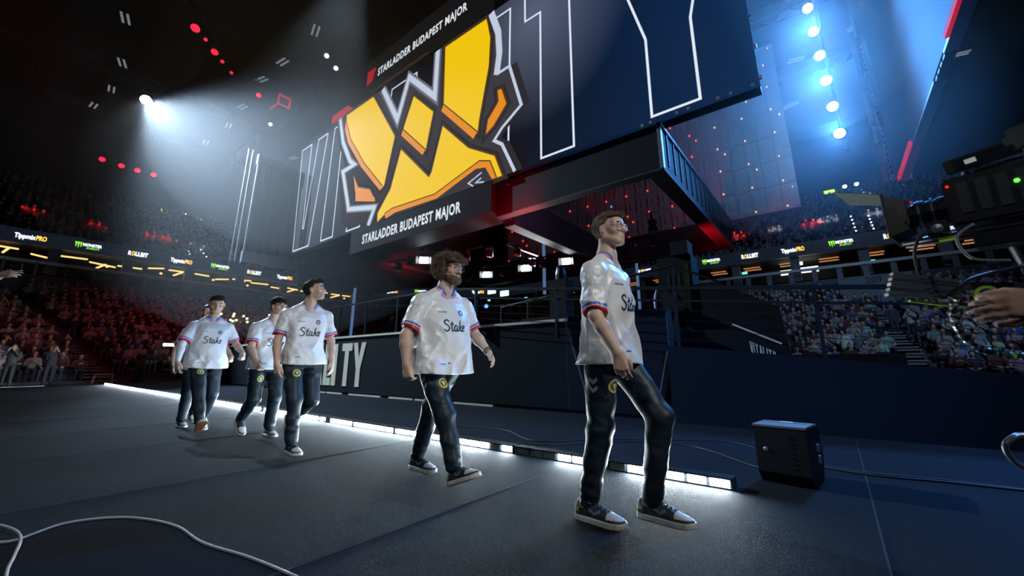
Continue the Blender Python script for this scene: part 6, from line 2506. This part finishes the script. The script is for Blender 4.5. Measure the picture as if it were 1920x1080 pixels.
for i, (zc, s, u, v) in enumerate(sel):
    k = int(RNG.integers(0, 8))
    col, cn = CLOTH[int(RNG.integers(0, len(CLOTH)))]
    o = bpy.data.objects.new('spectator', protos[k])
    COL.objects.link(o)
    o.location = (s[0], s[1], s[2])
    o.rotation_euler = (0, 0, s[3])
    o.scale = (1, 1, float(RNG.uniform(.94, 1.08)))
    o.color = (*[min(1, c * float(RNG.uniform(.7, 1.3))) for c in col], 1)
    stand = ['red-lit stand', 'corner stand', 'blue-lit stand'][s[5]]
    if s[5] == 2:
        plc = 'right of aisle' if s[0] > 2.75 else ('left of aisle' if s[0] > -2 else 'behind podium')
    elif s[5] == 0:
        plc = 'right of aisle' if s[1] > 3.8 + .335 * (s[0] + 30) else 'left of aisle'
    else:
        plc = 'in the corner'
    tag(o, '%s-clad spectator %s, %s row of %s, %s' % (cn.replace(' ', '-'), ACT[k % 4], ROWN[s[6]], stand, plc), 'spectator', 'spectators in the lower stands')

# the remaining audience, too many and too small to pick apart
V, Q, Cc, n0 = [], [], [], 0
for s in rest:
    v, q, col = lows[int(RNG.integers(0, 4))]
    c, sn = math.cos(s[3]), math.sin(s[3])
    w = np.c_[v[:, 0] * c - v[:, 1] * sn + s[0], v[:, 0] * sn + v[:, 1] * c + s[1], v[:, 2] * RNG.uniform(.93, 1.1) + s[2]]
    base = np.array(CLOTH[int(RNG.integers(0, len(CLOTH)))][0]) * RNG.uniform(.7, 1.3)
    cc = np.where(col[:, 3:4] > .5, np.r_[base, 1][None], np.c_[col[:, :3], np.ones(len(col))])
    V.append(w)
    Q.append(q + n0)
    Cc.append(cc)
    n0 += len(v)
m_crowd = M('crowd_cloth', (.5, .5, .5), 0.8, vcol='col')
cr = np_mesh('crowd', np.concatenate(V), np.concatenate(Q), m_crowd, None, {'col': ('FLOAT_COLOR', np.concatenate(Cc))}, smooth=True)
tag(cr, 'dense audience filling the far rows of the stands', 'crowd', kind='stuff')
print('crowd', len(sel), len(rest), len(cr.data.polygons))

# aisle steps with pale nosings
m_nose = M('step_nosing', (.40, .42, .42), 0.6)
tier0 = [o for o in bpy.data.objects if o.name == 'seating_tier'][0]
for d, z in LOWER:
    for hh in (0, .16):
        y = 38 - d - .38 + (0 if hh == 0 else -.34)
        MB().box((2.25, y - .05, z - hh - .02), (3.25, y + .30, z - hh + .012)).build('step_edge', m_nose, tier0)
        yc = 3.8 - .335 * (14.0 - d)
        xx = -44 + d + .38 + (0 if hh == 0 else .34)
        MB().box((xx - .30, yc - .5, z - hh - .02), (xx + .05, yc + .5, z - hh + .012)).build('step_edge', m_nose, tier0)


# ------------------------------------------------------------------ bystanders
def bystander(loc, rz, pose, cloth, legs, label, s=1.0, hairc=(.02, .016, .012), h=.018, extra=None):
    parts = figure_parts(pose)
    v, q, idx = figure_mesh(parts, h)
    tab = np.array([(*cloth, 1), (.50, .34, .26, 1), (*hairc, 1), (*legs, 1)])
    o = np_mesh('person', v, q, m_cloth, None, {'col': ('FLOAT_COLOR', tab[idx])})
    o.location = loc
    o.rotation_euler = (0, 0, rz)
    o.scale = (s, s, s)
    return tag(o, label, 'person')


bystander((.45, 25.0, .74), -1.9, 'stand_chin', (.62, .68, .60), (.02, .02, .025), 'man in pale mint jacket standing in front of the side stand, hand at his chin', 1.0, h=.014)
bystander((2.75, 29.6, 2.35), -1.6, 'stand', (.05, .06, .09), (.03, .04, .06), 'person in dark clothes standing on the aisle steps of the side stand')
bystander((2.9, 33.2, 3.9), 1.5, 'stand', (.20, .22, .27), (.16, .19, .26), 'person in pale jeans climbing the aisle of the side stand')
bystander((-17.1, 12.0, 1.60), -.35, 'stand', (.030, .034, .034), (.02, .02, .02), 'man in dark technician jacket standing on the podium', .96)
bystander((-27.6, .55, -.012), -.3, 'stand_phone', (.07, .075, .08), (.03, .03, .035), 'photographer in grey raising his arms at the far left edge of the walkway', 1.0)
bystander((-28.3, 1.75, -.012), .1, 'stand_phone', (.04, .045, .05), (.02, .025, .045), 'photographer in dark top and jeans raising a camera beyond the walkway')
bystander((-29.2, 5.0, -.012), -.1, 'stand_phone', (.05, .055, .06), (.02, .02, .03), 'dark silhouetted cameraman beyond the end of the light row')
bystander((-29.6, 7.6, -.012), -.1, 'stand', (.03, .03, .035), (.02, .02, .03), 'dark silhouetted guard beside the cold light bar')


# ------------------------------------------------------------------ broadcast camera on its stabiliser at the right edge
cr_o = Vector((0.459, 1.840, 1.373))
az = math.radians(165)
_cf = Vector((math.cos(az), math.sin(az), 0.0))
_cl = Vector((0, 0, 1)).cross(_cf)
RIG = Matrix(((_cf.x, _cl.x, 0, cr_o.x), (_cf.y, _cl.y, 0, cr_o.y), (_cf.z, _cl.z, 1, cr_o.z), (0, 0, 0, 1)))
rig = empty('cinema_camera', (cr_o.x, cr_o.y, 0.55), 'black cinema camera with matte box and top monitor at the right edge', 'camera')
m_cam = M('camera_black', (0.012, 0.012, 0.014), 0.42, noise=0.2)
m_camg = M('camera_grey', (0.07, 0.075, 0.08), 0.35, 0.3)
m_chrome = M('worn_edge', (0.35, 0.37, 0.40), 0.3, 0.7)
m_flag = M('flag_plate', (0.16, 0.18, 0.15), 0.6)
e_gled = E('green_tally', (0.1, 1.0, 0.05), 2.5)
e_rled = E('red_tally', (1.0, 0.03, 0.02), 1.2)
m_neon = M('neon_trim', (0.45, 0.75, 0.03), 0.5)
MB().box((-.10, -.055, -.085), (.095, .055, .075), RIG).build('body', m_cam, rig, bevel=.008)
for k in range(4):
    MB().box((-.08 + .04 * k, .055, -.05), (-.055 + .04 * k, .060, .05), RIG).build('side_panel', m_camg, rig)
MB().box((-.215, -.05, -.07), (-.105, .05, .07), RIG).build('battery', m_cam, rig, bevel=.006)
MB().box((-.10, -.03, .078), (.02, .03, .088), RIG).build('top_rail', m_camg, rig)
MB().tube([RIG @ Vector(p) for p in ((-.09, .0, .085), (-.085, 0, .115), (.03, 0, .118), (.04, 0, .085))], .011, 8).build('handle', m_chrome, rig, smooth=True)
mon = MB().box((-.085, .0, .0), (.075, .022, .048), RIG @ Matrix.Translation((.0, .035, .092)) @ Matrix.Rotation(math.radians(6), 4, 'Y')).build('monitor', m_cam, rig, bevel=.004)
MB().box((-.070, .0225, .008), (.055, .0235, .040), RIG @ Matrix.Translation((.0, .035, .092)) @ Matrix.Rotation(math.radians(6), 4, 'Y')).build('monitor_screen', M('monitor_glass', (.03, .04, .05), .12), mon)
MB().box((.005, .0237, .015), (.030, .0241, .030), RIG @ Matrix.Translation((.0, .035, .092)) @ Matrix.Rotation(math.radians(6), 4, 'Y')).build('screen_picture', E('picture_grey', (.55, .6, .6), .45), mon)
lx = RIG @ Matrix.Translation((.095, 0, -.012)) @ Matrix.Rotation(math.radians(90), 4, 'Y')
MB().lathe([(0, 0), (.046, 0), (.046, .02), (.042, .022), (.042, .05), (.047, .052), (.047, .075), (.040, .078), (.040, .095), (.05, .1), (0, .1)], 22, lx).build('lens', m_cam, rig)
for z in (.030, .062):
    MB().lathe([(.0475, z), (.0485, z), (.0485, z + .006), (.0475, z + .006)], 22, lx).build('lens_ring', m_chrome, rig)
mb = MB()
mb.add([RIG @ Vector(p) for p in ((.185, -.05, -.062), (.185, .05, -.062), (.185, .05, .04), (.185, -.05, .04), (.235, -.082, -.088), (.235, .082, -.088), (.235, .082, .062), (.235, -.082, .062))],
       [(0, 1, 2, 3), (0, 4, 5, 1), (1, 5, 6, 2), (2, 6, 7, 3), (3, 7, 4, 0)])
mb.build('matte_box', m_cam, rig)
MB().bar(RIG @ Vector((.236, -.085, -.09)), RIG @ Vector((.236, -.085, .065)), .008).bar(RIG @ Vector((.236, .085, -.09)), RIG @ Vector((.236, .085, .065)), .008).bar(
    RIG @ Vector((.236, -.085, .065)), RIG @ Vector((.236, .085, .065)), .008).bar(RIG @ Vector((.236, -.085, -.09)), RIG @ Vector((.236, .085, -.09)), .008).build('matte_box_rim', m_camg, rig)
MB().add([RIG @ Vector(p) for p in ((.236, -.085, .066), (.236, .085, .066), (.36, .10, .115), (.36, -.10, .115), (.236, -.085, .069), (.236, .085, .069), (.36, .10, .118), (.36, -.10, .118))],
         [(0, 1, 2, 3), (7, 6, 5, 4), (0, 4, 5, 1), (1, 5, 6, 2), (2, 6, 7, 3), (3, 7, 4, 0)]).build('top_flag', m_flag, rig)
for y in (-.03, .03):
    MB().tube([RIG @ Vector((-.1, y, -.105)), RIG @ Vector((.22, y, -.105))], .0085, 8).build('rod', m_camg, rig, smooth=True)
MB().box((.10, .035, -.115), (.15, .075, -.06), RIG).build('focus_motor', m_cam, rig, bevel=.004)
MB().lathe([(0, 0), (.014, 0), (.014, .01), (0, .012)], 12, RIG @ Matrix.Translation((.125, .075, -.088)) @ Matrix.Rotation(math.radians(-90), 4, 'X')).build('focus_knob', m_chrome, rig)
MB().lathe([(0, 0), (.006, 0), (.006, .003), (0, .004)], 10, RIG @ Matrix.Translation((-.055, .0605, .015)) @ Matrix.Rotation(math.radians(-90), 4, 'X')).build('green_led', e_gled, rig)
MB().lathe([(0, 0), (.004, 0), (.004, .003), (0, .004)], 10, RIG @ Matrix.Translation((.082, .0605, .045)) @ Matrix.Rotation(math.radians(-90), 4, 'X')).build('red_led', e_rled, rig)
MB().box((.09, .04, -.125), (.13, .072, -.117), RIG).build('neon_tab', m_neon, rig)
MB().tube(catmull([RIG @ Vector(p) for p in ((.10, .07, -.11), (.16, .08, -.10), (.19, .08, -.16), (.185, .08, -.26), (.15, .09, -.31), (.08, .09, -.26), (-.02, .08, -.24))], 7), .005, 6).build('signal_cable', m_rubber, rig, smooth=True)
MB().tube(catmull([RIG @ Vector(p) for p in ((.05, .06, -.09), (.09, .085, -.13), (.07, .09, -.20), (.0, .08, -.22))], 7), .004, 6).build('signal_cable', m_greycable, rig, smooth=True)
# stabiliser under the camera
gim = empty('camera_stabiliser', (cr_o.x, cr_o.y, 0.0), 'black camera stabiliser with jointed arm and neon trims under the cinema camera', 'stabiliser')
MB().box((-.11, -.04, -.16), (.06, .04, -.115), RIG).build('tilt_plate', m_cam, gim, bevel=.004)
MB().tube(catmull([RIG @ Vector(p) for p in ((-.02, -.05, -.14), (-.03, -.11, -.2), (-.05, -.10, -.30), (-.06, 0, -.33))], 6), .024, 10).build('roll_arm', m_cam, gim, smooth=True)
MB().lathe([(0, -.03), (.045, -.03), (.048, .0), (.045, .03), (0, .03)], 18, RIG @ Matrix.Translation((-.06, .0, -.245)) @ Matrix.Rotation(math.radians(90), 4, 'X')).build('motor', m_cam, gim)
MB().lathe([(0, -.025), (.04, -.025), (.042, 0), (.04, .025), (0, .025)], 18, RIG @ Matrix.Translation((-.06, .0, -.335))).build('motor', m_cam, gim)
MB().tube([RIG @ Vector((-.06, 0, -.36)), RIG @ Vector((-.08, .0, -.62))], .02, 10).build('post', m_cam, gim, smooth=True)
# folded side bracket with neon edge, and chain-like curled cable
for k in range(5):
    a0 = Vector((.185 - .006 * k, 1.775 - .004 * k, 1.150 - .017 * k))
    b0 = Vector((.335, 1.835, 1.115 - .012 * k))
    MB().bar(a0, b0, .022, .010).build('bracket_blade', m_cam if k % 2 else m_camg, gim)
MB().bar((.215, 1.80, 1.062), (.300, 1.845, 1.045), .010, .006).build('bracket_edge', m_neon, gim)
MB().bar((.300, 1.845, 1.045), (.345, 1.86, 1.035), .010, .006).build('bracket_edge', m_chrome, gim)
MB().lathe([(.016, -.012), (.026, -.012), (.028, 0), (.026, .012), (.016, .012)], 16, Matrix.Translation((.385, 1.815, 1.065)) @ Matrix.Rotation(math.radians(80), 4, 'X')).build('knob_ring', m_neon, gim)
MB().lathe([(0, -.014), (.017, -.014), (.017, .014), (0, .014)], 14, Matrix.Translation((.385, 1.815, 1.065)) @ Matrix.Rotation(math.radians(80), 4, 'X')).build('knob', m_cam, gim)
MB().bar((.335, 1.835, 1.10), (.50, 1.90, 1.09), .03, .02).build('cross_arm', m_cam, gim)
ch = catmull([(.31, 1.775, 1.06), (.300, 1.764, 1.008), (.306, 1.783, .961), (.336, 1.822, .914), (.384, 1.865, .894), (.445, 1.916, .886), (.52, 1.97, .89)], 5)
for i, p in enumerate(ch):
    MB().lathe([(.006, -.006), (.012, -.004), (.012, .004), (.006, .006)], 8, Matrix.Translation(p) @ Matrix.Rotation(.9 * i, 4, 'X') @ Matrix.Rotation(.6, 4, 'Y')).build('chain_link', m_chrome if i % 2 else m_cam, gim)
MB().tube([Vector(p) for p in ch], .005, 6).build('chain_core', m_cam, gim)
MB().bar((.47, 1.86, 1.05), (.49, 1.95, .62), .035, .03).build('side_post', m_cam, gim)
MB().bar((.455, 1.855, .90), (.46, 1.865, .87), .04, .034).build('side_post_band', m_neon, gim)
MB().tube(catmull([(.52, 2.16, .64), (.444, 2.124, .64), (.416, 2.104, .633), (.391, 2.094, .603), (.41, 2.125, .552), (.45, 2.16, .53)], 5), .009, 7).build('ring_handle', m_chrome, gim, smooth=True)
hd = MB().box((-.07, -.06, -.012), (.09, .06, .03), Matrix.Translation((.43, 1.235, 1.335)) @ Matrix.Rotation(math.radians(38), 4, 'Z') @ Matrix.Rotation(math.radians(-24), 4, 'Y')).build('monitor_hood', m_cam, bevel=.012)
tag(hd, 'dark rounded monitor hood poking in at the upper right edge', 'hood')


def person_mesh(groups, h, label, lo, hi):
    """one body from groups (colour, ops)"""
    ops = [o for _, g in groups for o in g]
    v, q = polygonise(to_field(ops), lo, hi, h)
    d = np.stack([to_field(g)(v.astype(f4)) for _, g in groups], 1)
    col = np.array([(*c, 1) for c, _ in groups])[d.argmin(1)]
    o = np_mesh('person', v, q, m_cloth, None, {'col': ('FLOAT_COLOR', col)})
    return tag(o, label, 'person')


def standing(base, yaw, cloth, legs, skin, hairc, arms, hands):
    c, s = math.cos(yaw), math.sin(yaw)
    b = np.array(base, float)

    def W(x, y, z):
        return b + np.array([c * x - s * y, s * x + c * y, z])
    g = [(legs, []), (cloth, []), (skin, []), (hairc, [])]
    g[1][1].append(('+', cone(W(0, 0, .95), W(0, 0, 1.32), .16, .17, (c, s, 0), .72), .01))
    g[1][1].append(('+', cone(W(0, .13, 1.40), W(0, -.13, 1.40), .075, .075), .05))
    g[2][1].append(('+', cone(W(0, 0, 1.44), W(.02, 0, 1.56), .052, .05), .02))
    g[2][1].append(('+', ell(W(.04, 0, 1.66), (.095, .078, .118)), .02))
    g[3][1].append(('+', ell(W(.015, 0, 1.70), (.10, .086, .10)), .01))
    for sg in (1, -1):
        g[0][1].append(('+', cone(W(0, .09 * sg, .93), W(.02, .10 * sg, .50), .095, .07), .03))
        g[0][1].append(('+', cone(W(.02, .10 * sg, .50), W(-.01, .11 * sg, .08), .066, .05), .03))
        g[0][1].append(('+', cone(W(-.04, .11 * sg, .045), W(.16, .12 * sg, .035), .045, .035), .02))
    for sh, el_, wr, bare in arms:
        sh, el_, wr = W(*sh), np.array(el_, float), np.array(wr, float)
        g[1][1].append(('+', cone(sh, el_, .062, .05), .04))
        g[2 if bare else 1][1].append(('+', cone(el_, el_ + (wr - el_) * .5, .044, .040), .02))
        g[2][1].append(('+', cone(el_ + (wr - el_) * .5, wr, .040, .028), .02))
    for hh in hands:
        g[2][1].extend(hand_ops(**hh))
    return [(cc, gg) for cc, gg in g if gg]


g = standing((.98, 1.72, -.0), math.radians(165), (.02, .02, .025), (.015, .015, .02), (.46, .27, .20), (.03, .02, .015),
             [((0, .19, 1.40), (.72, 1.60, 1.10), (.445, 1.672, 1.022), True), ((0, -.19, 1.40), (.86, 2.05, 1.12), (.62, 2.02, 1.02), True)],
             [dict(w=(.445, 1.672, 1.022), d=(-.80, -.58, -.03), thumb=(-.2, -.3, -.9), curl=(.30, .55, .45), spread=.04, thumb_in=.1, back=(.5, -.6, .5)),
              dict(w=(.62, 2.02, 1.02), d=(-.95, -.1, 0), thumb=(0, -.3, .9), curl=(.7, .9, .5), spread=.02)])
person_mesh(g, .0065, 'camera operator mostly out of frame at right, bare hand reaching under the cinema camera', (.2, 1.3, -.05), (1.35, 2.35, 1.9))
g = standing((-7.15, -.62, -.0), .5, (.05, .05, .06), (.02, .02, .03), (.50, .35, .28), (.03, .02, .015),
             [((0, .19, 1.40), (-6.86, -.34, 1.50), (-6.415, -.085, 1.745), True), ((0, -.19, 1.40), (-7.05, -.95, 1.1), (-6.95, -.85, .9), True)],
             [dict(w=(-6.415, -.085, 1.745), d=(.8, .55, .12), thumb=(0, .1, 1), curl=(.45, .6, .4), spread=.05, thumb_in=.2, back=(.5, -.8, .1)),
              dict(w=(-6.95, -.85, .9), d=(.3, .1, -1), thumb=(1, 0, 0), curl=(.3, .4, .3))])
person_mesh(g, .010, 'onlooker out of frame at left whose bare arm holds up a phone', (-7.6, -1.2, -.05), (-6.1, .2, 1.95))
ph_ = empty('phone', (-6.33, -.02, 1.78), 'dark phone held up by the arm at the left edge', 'phone')
mt = Matrix.Translation((-6.325, -.025, 1.815)) @ Matrix.Rotation(math.radians(35), 4, 'Z')
MB().box((-.075, -.004, -.036), (.075, .004, .036), mt).build('phone_body', m_cam, ph_, bevel=.003)
MB().box((-.06, .0042, -.030), (.066, .0048, .030), mt).build('phone_screen', E('phone_screen', (.25, .6, .55), .18), ph_)
for x_ in (-.055, -.035):
    MB().lathe([(0, 0), (.009, 0), (.009, .003), (0, .003)], 10, mt @ Matrix.Translation((x_, -.004, .018)) @ Matrix.Rotation(math.radians(90), 4, 'X')).build('phone_lens', m_camg, ph_)


# ------------------------------------------------------------------ stage haze in the hall air
def haze(name, density, aniso, color, label, mesh):
    hz = bpy.data.materials.new(name)
    hz.use_nodes = True
    nt = hz.node_tree
    nt.nodes.remove(nt.nodes['Principled BSDF'])
    vs_ = nt.nodes.new('ShaderNodeVolumeScatter')
    vs_.inputs['Color'].default_value = (*color, 1)
    vs_.inputs['Density'].default_value = density
    vs_.inputs['Anisotropy'].default_value = aniso
    nt.links.new(vs_.outputs[0], nt.nodes['Material Output'].inputs['Volume'])
    o = mesh.build(name, hz)
    return tag(o, label, 'haze', kind='stuff')


def blob(c, r, seg=20):
    mt = Matrix.Translation(c) @ Matrix.Diagonal((*r, 1))
    return MB().lathe([(math.sin(a), math.cos(a)) for a in np.linspace(0.001, math.pi - .001, 13)], seg, mt)


for k in (1.0, 0.6):
    haze('haze_plume', 0.0044, 0.3, (0.9, 0.95, 1.0), 'haze drifting through the wide beam at left', blob((-17.5, 6.6, 11.4), (12.0 * k, 9.0 * k, 9.6 * k)))
for k in (1.0, 0.56):
    haze('haze_plume', 0.0140, 0.3, (0.9, 0.95, 1.0), 'blue-lit haze around the column of floodlights at right', blob((0.7, 12.2, 10.8), (5.2 * k, 6.2 * k, 7.0 * k)))
